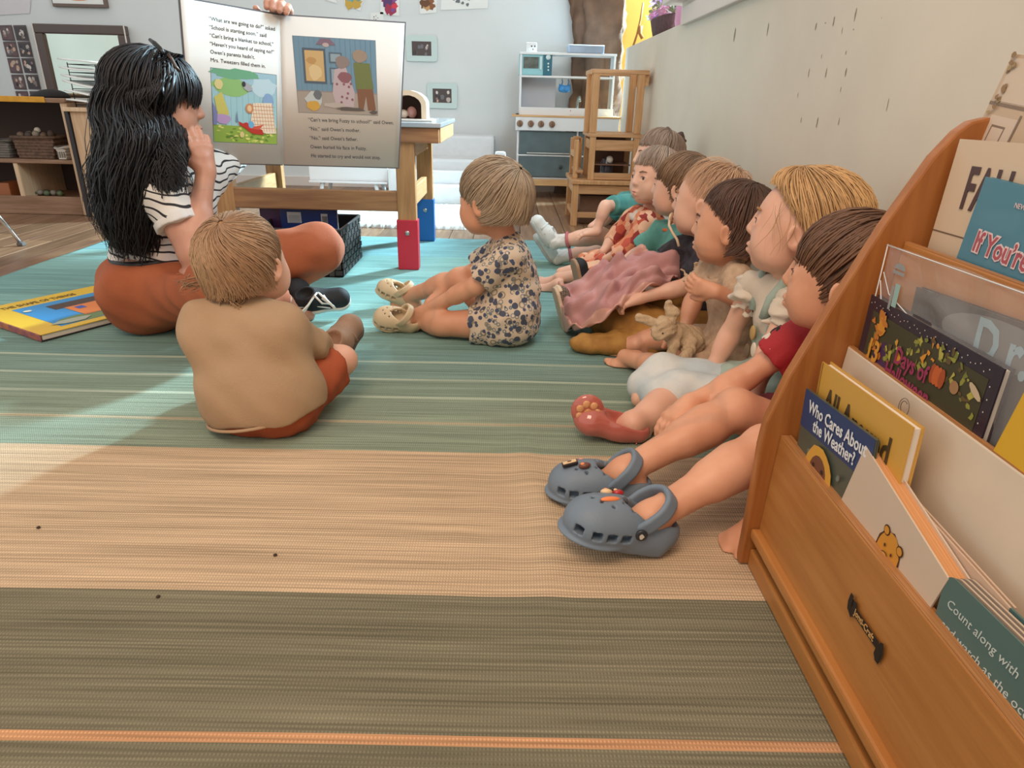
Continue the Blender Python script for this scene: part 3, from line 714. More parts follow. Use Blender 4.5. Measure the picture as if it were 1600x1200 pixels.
# wooden stacked frames by the wall (learning tower)
ow = wood('tower_wood', 'b08256', 'c49768', 2); owx = wood('tower_rail', 'a97c53', 'c0946a', 0)
TY = 3.85
def tx(px, py=300, Y=TY): return float(at(px, py, Y=Y)[0])
def tzz(py, px=950, Y=TY): return float(at(px, py, Y=Y)[2])
def post(par, x, y, z0, z1, w_=.032): return box('post', (x-w_/2, y-w_/2, z0), (x+w_/2, y+w_/2, z1), ow, par, .003)
def rail(par, x0, x1, y, z, h_=.03, nm='rail'): return box(nm, (x0, y-.011, z-h_/2), (x1, y+.011, z+h_/2), owx, par, .003)
def railY(par, x, y0, y1, z, h_=.03, nm='side_rail'): return box(nm, (x-.011, y0, z-h_/2), (x+.011, y1, z+h_/2), oaky, par, .003)
t1 = empty('wooden_stool', (.48, TY+.12, 0), 'broad wooden step stool at the bottom of the stack by the wall', 'stool')
xa, xb, za = tx(893, 320), tx(893, 320)+.50, tzz(282)
for x in (xa+.016, xb-.016):
    for y in (TY, TY+.36): post(t1, x, y, 0, za-.02, .036)
box('seat', (xa-.01, TY-.03, za-.022), (xb+.01, TY+.40, za), ow, t1, .004)
rail(t1, xa+.03, xb-.03, TY, za-.05, .05); rail(t1, xa+.03, xb-.03, TY, .06, .03); railY(t1, xa+.016, TY, TY+.36, za-.05, .05); railY(t1, xa+.016, TY, TY+.36, .06, .03)
for i in range(7): box('slat', (xa+.08+i*.05, TY+.05, za-.075), (xa+.11+i*.05, TY+.33, za-.062), owx, t1, .002)
box('crate', (xa+.05, TY+.06, .003), (xb-.05, TY+.3, za-.09), mat('crate_brown', '6b4a35', .6, var=.1), t1, .003)
t2 = empty('wooden_chair', (.48, TY+.12, za), 'middle wooden cube chair of the stack, with a shelf of small things', 'chair')
xc, xd, zb2 = tx(921, 240), tx(998, 240), tzz(209)
for x in (xc+.016, xd-.016):
    for y in (TY+.02, TY+.3): post(t2, x, y, za+.0, zb2-.015)
box('top_board', (xc-.012, TY, zb2-.018), (xd+.012, TY+.32, zb2), owx, t2, .003)
rail(t2, xc+.03, xd-.03, TY+.02, zb2-.06, .055); rail(t2, xc+.03, xd-.03, TY+.02, za+.02, .035); railY(t2, xc+.016, TY+.03, TY+.3, zb2-.06, .05)
box('shelf', (xc+.03, TY+.05, tzz(258)-.006), (xd-.03, TY+.29, tzz(258)), mat('shelf_dark', '6e4a38', .6), t2, .002)
box('back_board', (xc+.03, TY+.295, za), (xd-.03, TY+.305, zb2-.02), mat('shelf_dark', '6e4a38', .6), t2, .002)
# seat arm sticking out left
t4 = empty('wooden_armchair', (xa+.06, TY+.2, za), 'small wooden chair frame leaning left of the cube chair', 'chair')
for y in (TY+.08, TY+.33): post(t4, tx(902, 250), y, za, tzz(221), .026)
post(t4, tx(918, 240)-.01, TY+.33, za, tzz(221), .022)
railY(t4, tx(902, 250), TY+.08, TY+.33, tzz(245), .03); rail(t4, tx(902, 250), tx(918, 250)-.012, TY+.33, tzz(224), .035)
box('seat', (tx(902, 250), TY+.06, za+.03), (tx(918, 250)-.014, TY+.34, za+.045), owx, t4, .003)
t3 = empty('wooden_stool', (.48, TY+.12, zb2), 'tall open wooden stool frame on top of the stack by the wall', 'stool')
xe, xf, zt = tx(925, 160), tx(1006, 160), tzz(108)
for x in (xe+.018, xf-.018):
    for y in (TY+.03, TY+.3): post(t3, x, y, zb2+.001, zt-.015, .036)
post(t3, tx(923, 160)-.005, TY+.1, zb2+.001, zt-.02, .026)
box('top_frame', (xe-.005, TY+.01, zt-.022), (xf+.02, TY+.05, zt), owx, t3, .003); box('top_frame', (xe-.005, TY+.29, zt-.022), (xf+.02, TY+.33, zt), owx, t3, .003)
railY(t3, xe+.0, TY+.03, TY+.31, zt-.012, .024, 'top_frame'); railY(t3, xf+.012, TY+.03, TY+.31, zt-.04, .07, 'top_frame')
o = tag(blob('white_ball', (tx(956, 253), TY+.10, tzz(258)+.021), (.02, .02, .021), mat('ball_white', 'd9d4ca', .4)), 'small white ball on the shelf of the middle wooden chair', 'ball')
o = tag(lathe('glass_jar', [(.035, 0), (.036, .03), (.036, .085), (.028, .1), (.028, .11)], Matrix.Translation((tx(950, 290), TY+.12, za+.0)), mat('jar_dark', '3b3a44', .25)), 'dark glass jar on the lowest level of the middle wooden chair', 'jar')
o = tag(box('paper_block', (tx(947, 213)-.0, TY+.12, zb2-.075), (tx(966, 213), TY+.2, zb2-.055), mat('toy_white', 'dcdfe0', .5)), 'white block tucked under the top of the middle chair', 'block')
o.parent = None

# basket and pink flowers on the half wall
q = at(1020, 45, X=WX+.02); o = empty('flower_basket', (WX+.065, float(q[1]), HW), 'dark wicker basket holding pink and lilac flowers on the half wall', 'basket')
wk = mat('wicker_dark', '54383a', .7, var=.3, vscale=80, bump=.8, bscale=90)
yb = float(at(1030, 40, X=WX+.03)[1])
M = Matrix.Translation((WX+.065, yb, HW+.001)) @ Matrix.Diagonal((.60, 2.3, 1, 1))
lathe('wicker_bowl', [(.085, 0), (.10, .04), (.112, .078), (.115, .085), (.105, .085), (.09, .03)], M, wk, o, 28)
fm = [mat('flower_pink', 'e3a3c3', .7), mat('flower_lilac', 'd3b4e0', .7), mat('flower_white', 'e9dfe8', .7), mat('leaf_green', '7b8a5a', .7)]
rg = random.Random(2)
for i in range(70):
    c = (WX+.065+rg.uniform(-.05, .05), yb+rg.uniform(-.24, .24), HW+.085+rg.random()*.13)
    R_ = Matrix.Translation(c) @ Matrix.Rotation(rg.uniform(0, 6), 4, 'Z') @ Matrix.Rotation(rg.uniform(.5, 1.4), 4, 'X')
    bm = bmesh.new()
    for p in range(5):
        a = p*2*math.pi/5; v = [(0, 0, 0)]+[(.03*math.cos(a+t_)*(.6 if abs(t_) > .5 else 1), .03*math.sin(a+t_)*(.6 if abs(t_) > .5 else 1), .008) for t_ in (-.55, -.2, .2, .55)]
        f = [bm.verts.new(x_) for x_ in v]; bm.faces.new(f)
    bmesh.ops.transform(bm, matrix=R_, verts=bm.verts); bm_obj('flower', bm, fm[i % 4 if i % 7 else 3], o)
pkc = box('pink_cushion', (WX+.02, 3.50, HW+.001), (WX+.11, 3.62, HW+.30), mat('cushion_pink', 'dc9fc0', .8), bev=.03); tag(pkc, 'pink padded cushion standing on the half wall beside the post', 'cushion')

# ---------------------------------------------------------------- frames, drawings and mirror on the back wall
fr_m = mat('frame_mint', 'c3d6d4', .45)
def wpt(px, py): return at(px, py, Y=BY)
def photo_art(M, w_, h_, seed, parent, dark='4c4140'):
    rg = random.Random(seed); sh = [(rect(-w_/2, -h_/2, w_/2, h_/2), mat('photo_%s' % dark, dark, .5))]
    cols = [mat('ph_%d' % i, c_, .5) for i, c_ in enumerate(('b9aea6', '8b7b74', 'd5ccc4', '6b6a72', '3a3436', 'c9a690'))]
    for i in range(9):
        r = h_*rg.uniform(.08, .2); x, y = rg.uniform(-w_/2+r, w_/2-r), rg.uniform(-h_/2+r, h_/2-r*1.2)
        sh.append((disc(x, y, r*.8, r, 10, wob=.3, seed=i+seed), cols[rg.randrange(6)]))
    return art('photograph', sh, M, parent)
def round_rect(w_, h_, r, n=5):
    P = []
    for cx, cy, a in ((w_/2-r, h_/2-r, 0), (-w_/2+r, h_/2-r, 1), (-w_/2+r, -h_/2+r, 2), (w_/2-r, -h_/2+r, 3)):
        for i in range(n): t_ = (a+i/(n-1))*math.pi/2; P.append((cx+r*math.cos(t_), cy+r*math.sin(t_)))
    return P
def wframe(px0, py0, px1, py1, label, seed):
    a, b = wpt(px0, py0), wpt(px1, py1); cx, cz = (a[0]+b[0])/2, (a[2]+b[2])/2; w_, h_ = b[0]-a[0], a[2]-b[2]
    o = empty('framed_photo', (cx, BY-.002, cz), label, 'picture frame', 'pale framed photographs on the back wall')
    M = frame((cx, BY-.001, cz), (1, 0, 0), (0, 0, 1))
    prism('frame', round_rect(w_, h_, .02), .0, .016, 2, fr_m, o, .002, M)
    M2 = frame((cx, BY-.0172, cz), (1, 0, 0), (0, 0, 1)); photo_art(M2, w_*.62, h_*.55, seed, o)
wframe(634, 55, 684, 97, 'pale mint framed photograph nearest the drawings on the back wall', 1)
wframe(667, 129, 715, 170, 'lower pale mint framed photograph between table and toy kitchen', 2)
wframe(597, 104, 628, 155, 'pale mint framed photograph half hidden behind the big book', 3)
def drawing(pts, label, cols, seed, mk=7):
    P = [wpt(*p) for p in pts]; c = sum(P)/4
    o = empty('drawing', (c[0], BY-.003, c[2]), label, 'drawing', 'children drawings pinned high on the back wall')
    Q = [(p[0], BY-.006, p[2]) for p in P]; quad4('paper', Q, .0015, mat('paper_white', 'e4e6e4', .7), o)
    rg = random.Random(seed); M = frame((0, BY-.0062, 0), (1, 0, 0), (0, 0, 1)); sh = []
    for i in range(mk):
        u_, v_ = rg.uniform(.25, .75), rg.uniform(.25, .8)
        x = (P[0]*(1-u_)+P[1]*u_)*(1-v_)+(P[3]*(1-u_)+P[2]*u_)*v_; r = rg.uniform(.15, .3)*abs(P[1][0]-P[0][0])
        if len(cols) == 1: r *= .15
        sh.append((disc(x[0], x[2], r, r*rg.uniform(.5, 1.3), 11, wob=.8, seed=i+seed), mat('crayon_'+cols[i % len(cols)], cols[i % len(cols)], .7)))
    art('crayon_marks', sh, M, o)
drawing([(535, -14), (571, -8), (563, 17), (539, 8)], 'drawing with blue and ochre washes, leftmost above the big book', ['5fa9b8', 'c7a24a', '6f9a8a'], 4, 5)
drawing([(596, -14), (624, -12), (624, 25), (594, 22)], 'small drawing in purple and red crayon above the big book', ['a0344f', '7a4f92', 'd23f4f', '5b3a6c'], 5, 9)
drawing([(655, -14), (684, -14), (682, 20), (656, 22)], 'small drawing with a brown crayon curl right of the red one', ['8a5a3a', '6b4630', 'c59a6a'], 6, 5)
drawing([(690, -14), (764, -16), (762, 13), (689, 16)], 'wide drawing with faint grey pencil strokes, rightmost on the wall', ['6d7478'], 7, 14)
drawing([(579, 20), (599, 19), (600, 37), (579, 37)], 'small black and white drawing at the top edge of the big book', ['2c2a2a'], 8, 8)
drawing([(509, -16), (520, -14), (528, 6), (508, 0)], 'corner of a white drawing above the raised hand', ['9aa3a6'], 9, 3)
o = quad4('wall_notice', [(p[0], BY-.005, p[2]) for p in (wpt(-10, -15), wpt(50, -15), wpt(47, 21), wpt(-6, 24))], .0012, mat('paper_lilac', 'd3d0d4', .7)); tag(o, 'pale sheet of paper pinned in the top left corner', 'notice')
# framed picture above the mirror
a, b = wpt(80, -20), wpt(168, 8); o = empty('framed_photo', (float(a[0]), BY, float(b[2])), 'brown framed picture whose lower edge shows above the mirror', 'picture frame')
box('frame', (a[0], BY-.03, b[2]-.02), (b[0]+.01, BY-.001, a[2]), mat('frame_brown', '6f5d55', .5), o, .004); box('mount', (a[0]+.008, BY-.032, b[2]), (b[0]-.01, BY-.0301, a[2]-.02), mat('paper_white', 'e4e6e4', .7), o, 0)
c = wpt(125, -8); art('picture', [(disc(c[0], c[2], .12, .04, 20), mat('art_orange', 'd98a68', .6)), (disc(c[0], c[2], .1, .03, 20), mat('art_pink', 'e3b2a0', .6))], frame((0, BY-.0322, 0), (1, 0, 0), (0, 0, 1)), o)
# photo collage grid
o = empty('photo_collage', (float(wpt(30, 90)[0]), BY-.004, float(wpt(30, 90)[2])), 'grid of small dark family photographs left of the mirror', 'photo collage')
mi_ = 0
for r_ in range(5):
    for c_ in range(2):
        px, py = 3+c_*22+r_*6.2, 42+r_*25.5; p = wpt(px+9, py+10); w_ = .085*1.05; h_ = .098
        q = subempty('photo_card', (p[0], BY-.004, p[2]), o)
        quad4('card', [(p[0]-w_/2, BY-.005-.001*((r_+c_) % 2), p[2]+h_/2), (p[0]+w_/2, BY-.005, p[2]+h_/2+.003), (p[0]+w_/2, BY-.005, p[2]-h_/2), (p[0]-w_/2, BY-.005, p[2]-h_/2+.002)], .001, mat('card_dark', '5d5052', .6), q)
        photo_art(frame((p[0], BY-.0066, p[2]), (1, 0, 0), (0, 0, 1)), w_*.86, h_*.8, 20+mi_, q, ['6b5358', '4a4348'][mi_ % 2]); mi_ += 1
# mirror standing on the shelf behind the desk
MY = BY-.03
c4 = [at(54, 37, Y=MY), at(197, 37, Y=MY), at(212, 150, Y=MY), at(80, 150, Y=MY)]
x0_, x1_, z1_, z0_ = float(c4[0][0]), float(c4[1][0]), float(c4[0][2]), float(c4[3][2])-.12
o = empty('wall_mirror', ((x0_+x1_)/2, MY, z0_), 'brown framed mirror on the back wall above the low shelf', 'mirror')
fm_ = mat('frame_umber', '5a4a45', .4); fw_ = .06
for a, b in (((x0_, z1_-fw_), (x1_, z1_)), ((x0_, z0_), (x1_, z0_+fw_)), ((x0_, z0_+fw_), (x0_+fw_, z1_-fw_)), ((x1_-fw_, z0_+fw_), (x1_, z1_-fw_))):
    box('frame_bar', (a[0], MY-.035, a[1]), (b[0], MY+.02, b[1]), fm_, o, .008)
for x in (x0_-.002, x1_-.006): box('edge_strip', (x, MY-.04, z0_), (x+.008, MY-.034, z1_), mat('edge_white', 'd9d3cc', .4), o, .001)
box('glass', (x0_+fw_-.01, MY-.012, z0_+fw_-.01), (x1_-fw_+.01, MY-.005, z1_-fw_+.01), mat('mirror_glass', 'cfc8b8', .03, metal=1), o, 0)

# ---------------------------------------------------------------- low shelf at the left with baskets, desk with paper tray
LW = wood('shelf_wood', '7d5d45', '94725a', 0); LWz = wood('shelf_wood_side', 'c5a584', 'd3b797', 2)
SY = 3.80; sx1 = float(at(143, 335, Z=0)[0]); sx1 = float(at(140, 330, Y=SY)[0]); ST = float(at(60, 160, Y=SY)[2]); 
o = empty('low_shelf', (-3.2, SY+.2, 0), 'low brown open shelf with a yellow top edge at the left', 'shelf')
SX0 = -4.2
box('top_board', (SX0, SY-.01, ST), (sx1+.0, SY+.40, ST+.022), LW, o, .003)
box('edge_band', (SX0, SY-.016, ST+.0), (sx1-.10, SY-.0102, ST+.028), mat('yellow_edge', 'c98f1f', .5, var=.1), o, .002)
box('side_panel', (sx1-.035, SY, .001), (sx1, SY+.39, ST), LWz, o, .003)
box('back_panel', (SX0, SY+.385, .05), (sx1-.036, SY+.395, ST), mat('shelf_back', '4a3a33', .8), o, 0)
zs = float(at(60, 252, Y=SY)[2]); box('middle_board', (SX0, SY+.005, zs-.012), (sx1-.036, SY+.38, zs+.008), LW, o, .003)
zk = float(at(60, 307, Y=SY)[2]); box('plinth', (SX0, SY+.004, .001), (sx1-.036, SY+.03, zk), LW, o, .003); box('bottom_board', (SX0, SY+.03, zk-.03), (sx1-.036, SY+.38, zk-.012), LW, o, .002)
xd_ = float(at(30, 290, Y=SY)[0]); box('divider', (xd_-.012, SY+.01, zk-.012), (xd_+.012, SY+.38, zs-.013), LWz, o, .002)
# wicker baskets on it
wk2 = mat('wicker_brown', '5f4636', .75, var=.35, vscale=70, bump=.9, bscale=80)
def wbasket(px0, px1, ytop, label, mt, yy=SY+.05, base=None):
    base = zs+.009 if base is None else base
    xa_, xb_ = float(at(px0, 240, Y=yy)[0]), float(at(px1, 240, Y=yy)[0]); zt_ = float(at(px0, ytop, Y=yy)[2])
    e = empty('wicker_basket', ((xa_+xb_)/2, yy+.1, base), label, 'basket', 'baskets on the low shelf')
    cx, hw_ = (xa_+xb_)/2, (xb_-xa_)/2; bm = bmesh.new()
    rows = 7
    for r_ in range(rows):
        f0 = r_/rows; w_ = hw_*(.86+.14*f0)+(.003 if r_ % 2 else 0); z_ = base+.001+(zt_-base)*f0
        add_box(bm, (cx-w_, yy, z_), (cx+w_, yy+.2, z_+(zt_-base)/rows*.96), bev=.003)
    bm_obj('woven_body', bm, mt, e)
    tube('rim', [(cx-hw_, yy-.003, zt_), (cx+hw_, yy-.003, zt_), (cx+hw_, yy+.2, zt_), (cx-hw_, yy+.2, zt_)], .008, mt, e, 6, True)
    return e, zt_
e, zt_ = wbasket(24, 88, 214, 'wide brown wicker basket filled with toys on the low shelf', wk2)
rg = random.Random(4)
for i in range(9):
    x = float(at(32+i*6, 210, Y=SY+.1)[0]); blob('toy', (x, SY+.1+.04*(i % 2), zt_+.006+rg.random()*.01), (.018, .02, .016+rg.random()*.01), mat('basket_toy_%d' % (i % 3), ['6f5a48', '8a7d6c', '4e4038'][i % 3], .7), e, seg=9)
o2 = tag(blob('toy_ball', (float(at(54, 201, Y=SY+.1)[0]), SY+.12, zt_+.033), (.016, .016, .016), mat('ball_cream', 'c4bba4', .5)), 'small cream ball lying on the wide wicker basket', 'ball')
wbasket(-14, 16, 220, 'grey fabric basket at the left edge of the low shelf', mat('basket_grey', '6b625c', .85, var=.1, vscale=30))
e, zt2 = wbasket(89, 103, 231, 'small white slotted basket at the right end of the low shelf', mat('basket_white', 'c9c2b8', .6), SY+.02)
sh = [(rect(i*.012, 0, i*.012+.005, .03), mat('slot_dark', '5d544c', .8)) for i in range(4)]
c = at(91, 246, Y=SY+.018); art('slots', sh, frame((c[0], SY+.0155, c[2]), (1, 0, 0), (0, 0, 1)), e)
o2 = box('wooden_tray', (float(at(-5, 300, Y=SY+.05)[0]), SY+.05, zk-.011), (float(at(16, 300, Y=SY+.05)[0]), SY+.3, zk+.06), mat('tray_orange', '9a5a35', .5), bev=.004); tag(o2, 'reddish wooden box on the lowest board at the left edge', 'box')
for i in range(7):
    x = float(at(52+i*7, 302, Y=SY+.1)[0]); o2 = blob('toy_block', (x, SY+.1+.02*(i % 3), zk-.012+.017), (.018, .018, .016), mat('block_%d' % (i % 3), ['5d6b4c', '8a8378', '3f3c3b'][i % 3], .6), seg=8)
    tag(o2, ['leftmost green toy block on the lowest board of the shelf', 'grey toy block second from the left on the lowest board', 'leftmost charcoal toy block on the lowest board', 'middle green toy block on the lowest board', 'grey toy block right of the middle on the lowest board', 'charcoal toy block second from the right on the lowest board', 'rightmost green toy block on the lowest board'][i], 'toy', 'small toys on the lowest board')
# desk beside it
dsk = wood('desk_wood', 'b99674', 'cbaa88', 2); DX0 = sx1+.02; DX1 = DX0+.42; DZ = float(at(120, 168, Y=3.75)[2])
o = empty('side_cabinet', ((DX0+DX1)/2, 3.9, 0), 'light wooden side cabinet behind the teacher', 'cabinet')
box('body', (DX0+.012, 3.76, .001), (DX1, 4.15, DZ-.02), dsk, o, .004); box('top_board', (DX0-.01, 3.74, DZ-.02), (DX1+.02, 4.17, DZ), LWz, o, .003)
box('post', (DX0-.012, 3.75, .001), (DX0+.008, 3.78, DZ-.02), mat('black_metal', '2a2629', .5), o, .002)
# wire paper tray with sheets
o = empty('paper_tray', ((DX0+DX1)/2, 3.92, DZ), 'tiered wire tray loaded with curling sheets of paper on the side cabinet', 'paper tray')
wire = mat('wire_black', '2c2b30', .4, metal=.6); tx0, tx1 = DX0+.03, DX0+.34
tz1 = float(at(130, 98, Y=3.8)[2]); lv = [DZ+.012+(tz1-DZ-.02)*i/5 for i in range(6)]
for x in (tx0, tx1):
    for y in (3.80, 4.05): tube('wire_post', [(x, y, DZ+.001), (x, y, tz1)], .0025, wire, o, 5)
for z in lv:
    tube('wire_shelf', [(tx0, 3.80, z), (tx1, 3.80, z), (tx1, 4.05, z), (tx0, 4.05, z)], .002, wire, o, 5, True)
rg = random.Random(11)
for li, z in enumerate(lv):
    n_ = 12; V = []; b_ = rg.uniform(.01, .022)
    for i in range(n_):
        u_ = i/(n_-1); zz = z+.004+b_*(1-u_)**2*1.6+.004*math.sin(u_*7+li)
        for y in (3.765, 4.06): V.append((tx0-.025+u_*.33, y, zz)); V.append((tx0-.025+u_*.33, y, zz-.007))
    Q = []
    for i in range(n_-1):
        a = i*4; Q += [(a, a+4, a+6, a+2), (a+1, a+3, a+7, a+5), (a, a+1, a+5, a+4), (a+2, a+6, a+7, a+3)]
    Q += [(0, 2, 3, 1)]
    s_ = mesh_np('paper_stack', V, Q, mat('paper_white', 'e4e6e4', .7)); tag(s_, 'sheaf of curling white sheets, %s in the wire tray' % ['lowest', 'second from the bottom', 'third from the bottom', 'fourth from the bottom', 'second from the top', 'topmost'][li], 'paper', 'sheaves of paper in the wire tray')
o = empty('black_bag', (float(at(78, 145, Y=4.0)[0]), 4.0, ST+.022), 'black cloth bundle lying on top of the low shelf', 'bag')
S = Solid(zmin=ST+.0222); c = at(80, 146, Y=3.95); S.ell((c[0], 3.95, ST+.02), (.10, .06, .045)).ell((c[0]-.07, 3.96, ST+.02), (.05, .05, .028)); solid('cloth', S, .008, mat('black_cloth', '1d1b1f', .8), o)
# chrome chair leg entering at the left edge
o = empty('metal_chair', tuple(at(-60, 330, Z=.2)), 'chrome chair leg with a rubber tip reaching in at the left edge', 'chair')
e = at(33, 380, Z=.012); a = at(-5, 335, Y=e[1]-.02); b = at(-60, 270, Y=e[1]-.05)
tube('leg', [b, a, e], .009, mat('chrome', 'd9d9dc', .15, metal=1), o, 10)
box('rubber_foot', (e[0]-.013, e[1]-.013, .001), (e[0]+.013, e[1]+.013, .016), mat('rubber', '5b5654', .7), o, .003)

# ---------------------------------------------------------------- book lying on the rug
q0 = at(165, 447, Z=.02); q1 = at(102, 519, Z=.02)
A_ = [at(164, 445, Z=.025), at(231, 482, Z=.025), at(103, 516, Z=.025), at(-45, 489, Z=.025)]
ctr = sum(A_)/4; ex = (A_[0]-A_[3]); ex[2] = 0; L_ = np.linalg.norm(ex); ex /= L_
ey = np.array([-ex[1], ex[0], 0.0]); wd = abs((A_[2]-A_[3]).dot(ey))
o = empty('picture_book', tuple(A_[3]*[1, 1, 0]+[0, 0, .01]), 'yellow bordered picture book lying on the teal rug at the left', 'book')
O_ = A_[3].copy(); O_[2] = 0; M = frame(O_, ex, ey)     # local x along the far edge
ye = mat('cover_yellow', 'e8bf2c', .3)
D = wd
def pb(nm, lo, hi, mt, bv=.0015): return box(nm, lo, hi, mt, o, bv, M)
pb('cover', (0, -D, .0275), (L_, 0, .030), ye); pb('cover', (0, -D, .010), (L_, 0, .0125), mat('cover_dark', '2d2a30', .5))
pb('pages', (.004, -D+.004, .0126), (L_-.004, -.004, .0274), mat('paper', 'dcd6cb', .8), .0005)
pb('spine', (-.003, -D, .010), (0, 0, .030), mat('spine_mix', '8a4a5a', .5, col2='c0703a', vscale=30))
M3 = frame(M @ Vector((0, 0, .0302)), ex, ey)
bl, gr_, orr = mat('art_blue', '2f8fd0', .4), mat('art_green', '4f9a4a', .4), mat('art_orange2', 'e2803a', .4)
sh = [(rect(.07*1, -D+.03, L_-.03, -D*.22), bl), (disc(.15, -D+.065, .07, .035, 16, wob=.3), mat('art_olive', '6f8a5a', .5)), (disc(L_-.09, -D*.45, .055, .04, 14, wob=.4), gr_),
      (rect(L_*.36, -D*.48, L_*.74, -D*.33), mat('art_umber', '4a3328', .5)), (rect(L_*.42, -D*.78, L_*.80, -D*.48), orr), (disc(L_*.66, -D*.76, .035, .03, 12), mat('art_red', 'cc3a2a', .4)),
      (rect(L_*.47, -D*.6, L_*.53, -D*.52), mat('art_indigo', '3c56b0', .4)), (rect(L_*.66, -D*.6, L_*.72, -D*.52), mat('art_indigo', '3c56b0', .4)),
      (disc(L_*.28, -D*.85, .05, .02, 12, wob=.5), mat('art_grey', 'a9b3a4', .5)), (disc(L_*.22, -D*.36, .012, .01, 8), mat('art_cream', 'e6ddc0', .5)), (disc(L_*.8, -D*.3, .012, .01, 8), mat('art_cream', 'e6ddc0', .5))]
art('cover_picture', sh, M3, o)
text('lettering', 'THE SHAPE OF THINGS', M3 @ Matrix.Translation((L_*.14, -D*.17, .0005)), .036, mat('title_dark', '5a4310', .5), o, sx=(L_*.72/.42)*.84, bold=.0006)
# ---------------------------------------------------------------- people: shared builders
skin_far = mat('skin_fair', 'dba88f', .5, col2='e3b59d', vscale=14, sss=.12)
skin_warm = mat('skin_warm', 'cf9474', .5, col2='dba384', vscale=14, sss=.12)
skin_teach = mat('skin_teacher', 'b88672', .45, col2='c4927c', vscale=12, sss=.1)
lip_m = mat('lip', 'b8645c', .4); eye_w = mat('eye_white', 'e2dcd6', .2); iris_b = mat('iris_dark', '3a2a22', .1, coat=.6); brow_m = mat('brow', '8a6a50', .8)
nail_m = mat('nail', 'e2b3a4', .3)
def nrm(v): v = np.array(v, float); return v/np.linalg.norm(v)
def head_frame(c, face, up=(0, 0, 1), s=1.0):
    f = nrm(face); r = nrm(np.cross(f, up)); u_ = np.cross(r, f)
    return Matrix(((r[0]*s, f[0]*s, u_[0]*s, c[0]), (r[1]*s, f[1]*s, u_[1]*s, c[1]), (r[2]*s, f[2]*s, u_[2]*s, c[2]), (0, 0, 0, 1)))
def add_head(S, M, adult=False, pout=0):
    o = S.M; S.M = M
    S.ell((0, -.014, .018), (.068, .080, .070), k=.01)
    if adult:
        S.ell((0, .022, -.03), (.050, .050, .066), k=.03).cap((0, .045, -.085), (0, .05, -.088), .014, k=.025)
        S.cap((-.03, .0, -.06), (0, .045, -.084), .016, k=.02).cap((.03, .0, -.06), (0, .045, -.084), .016, k=.02)
    else:
        S.ell((0, .018, -.022), (.056, .056, .060), k=.03).ell((0, .047, -.066), (.019, .018, .016), k=.025)
    for sx in (-1, 1):
        S.ell((sx*.030, .040, -.036), (.024, .024, .024), k=.02)
        S.ell((sx*.034, .022, -.052), (.022, .026, .020), k=.02)
        S.ell((sx*.069, -.008, -.012), (.007, .015, .023), k=.005, R=Matrix.Rotation(-sx*.35, 3, 'Z') @ Matrix.Rotation(-.2, 3, 'X'))
        S.ell((sx*.076, -.006, -.010), (.004, .008, .014), k=.004, op='s', R=Matrix.Rotation(-sx*.35, 3, 'Z'))
        S.ell((sx*.028, .074, .004), (.013, .011, .008), k=.012, op='s')
        S.ell((sx*.026, .0585, -.001), (.0125, .0115, .0115), k=.008)     # lids round the eye
        S.ell((sx*.027, .073, -.001), (.0112, .0090, .0064), k=.002, op='s')
    S.cap((0, .070, .002), (0, .0785, -.0170), .0055, .0084, k=.012)
    for sx in (-1, 1): S.ell((sx*.0075, .0745, -.0205), (.0055, .006, .005), k=.004)
    S.ell((0, .0695, -.044), (.017, .011, .0055), k=.008).ell((0, .0685, -.054), (.014, .011, .006), k=.008)
    S.cap((-.014, .0765, -.0487), (.014, .0765, -.0487), .0016, k=.003, op='s')
    S.M = o
def head_bits(root, M, brow=brow_m, lips=lip_m):
    q = M.to_scale()[0]
    for sx in (-1, 1):
        e = blob('eye', (sx*.0265, .0575, -.001), (.0108, .0108, .0108), eye_w, root, M, 16)
        blob('iris', (sx*.0275, .0645, -.001), (.0060, .0045, .0060), iris_b, e, M, 12)
        P = [M @ Vector(p) for p in ((sx*.014, .0728, .0175), (sx*.026, .0700, .0215), (sx*.038, .0615, .0190))]
        tube('eyebrow', P, [.0016*q, .0024*q, .0012*q], brow, root, 6)
        tube('eyelashes', [M @ Vector(p) for p in ((sx*.0185, .0695, .0035), (sx*.027, .0705, .0052), (sx*.036, .0655, .003))], [.0006*q, .001*q, .0006*q], mat('lash', '5a4034', .8), e, 5)
    S = Solid(M)
    S.ell((0, .0712, -.0445), (.0135, .0095, .0042), k=.003).ell((0, .0702, -.0535), (.0115, .0095, .0048), k=.003)
    S.cap((-.014, .0792, -.0487), (.014, .0792, -.0487), .0014, k=.002, op='s')
    solid('lips', S, .0014*q, lips, root)
def head_box(M, r=.11):
    c = np.array(M.translation); q = M.to_scale()[0]; return (c-r*q, c+r*q, .0026 if np.linalg.norm(c) < 1.6 else .0031 if c[1] < 2 else .0036)
HC, HR = np.array([0, -.014, .018]), np.array([.0715, .084, .0745])
def hairline(y, z, fringe, side, back, yf=.045, ys=.012, yb=-.02):
    return np.interp(y, [yb-.03, yb, ys, yf], [back, back, side, fringe])
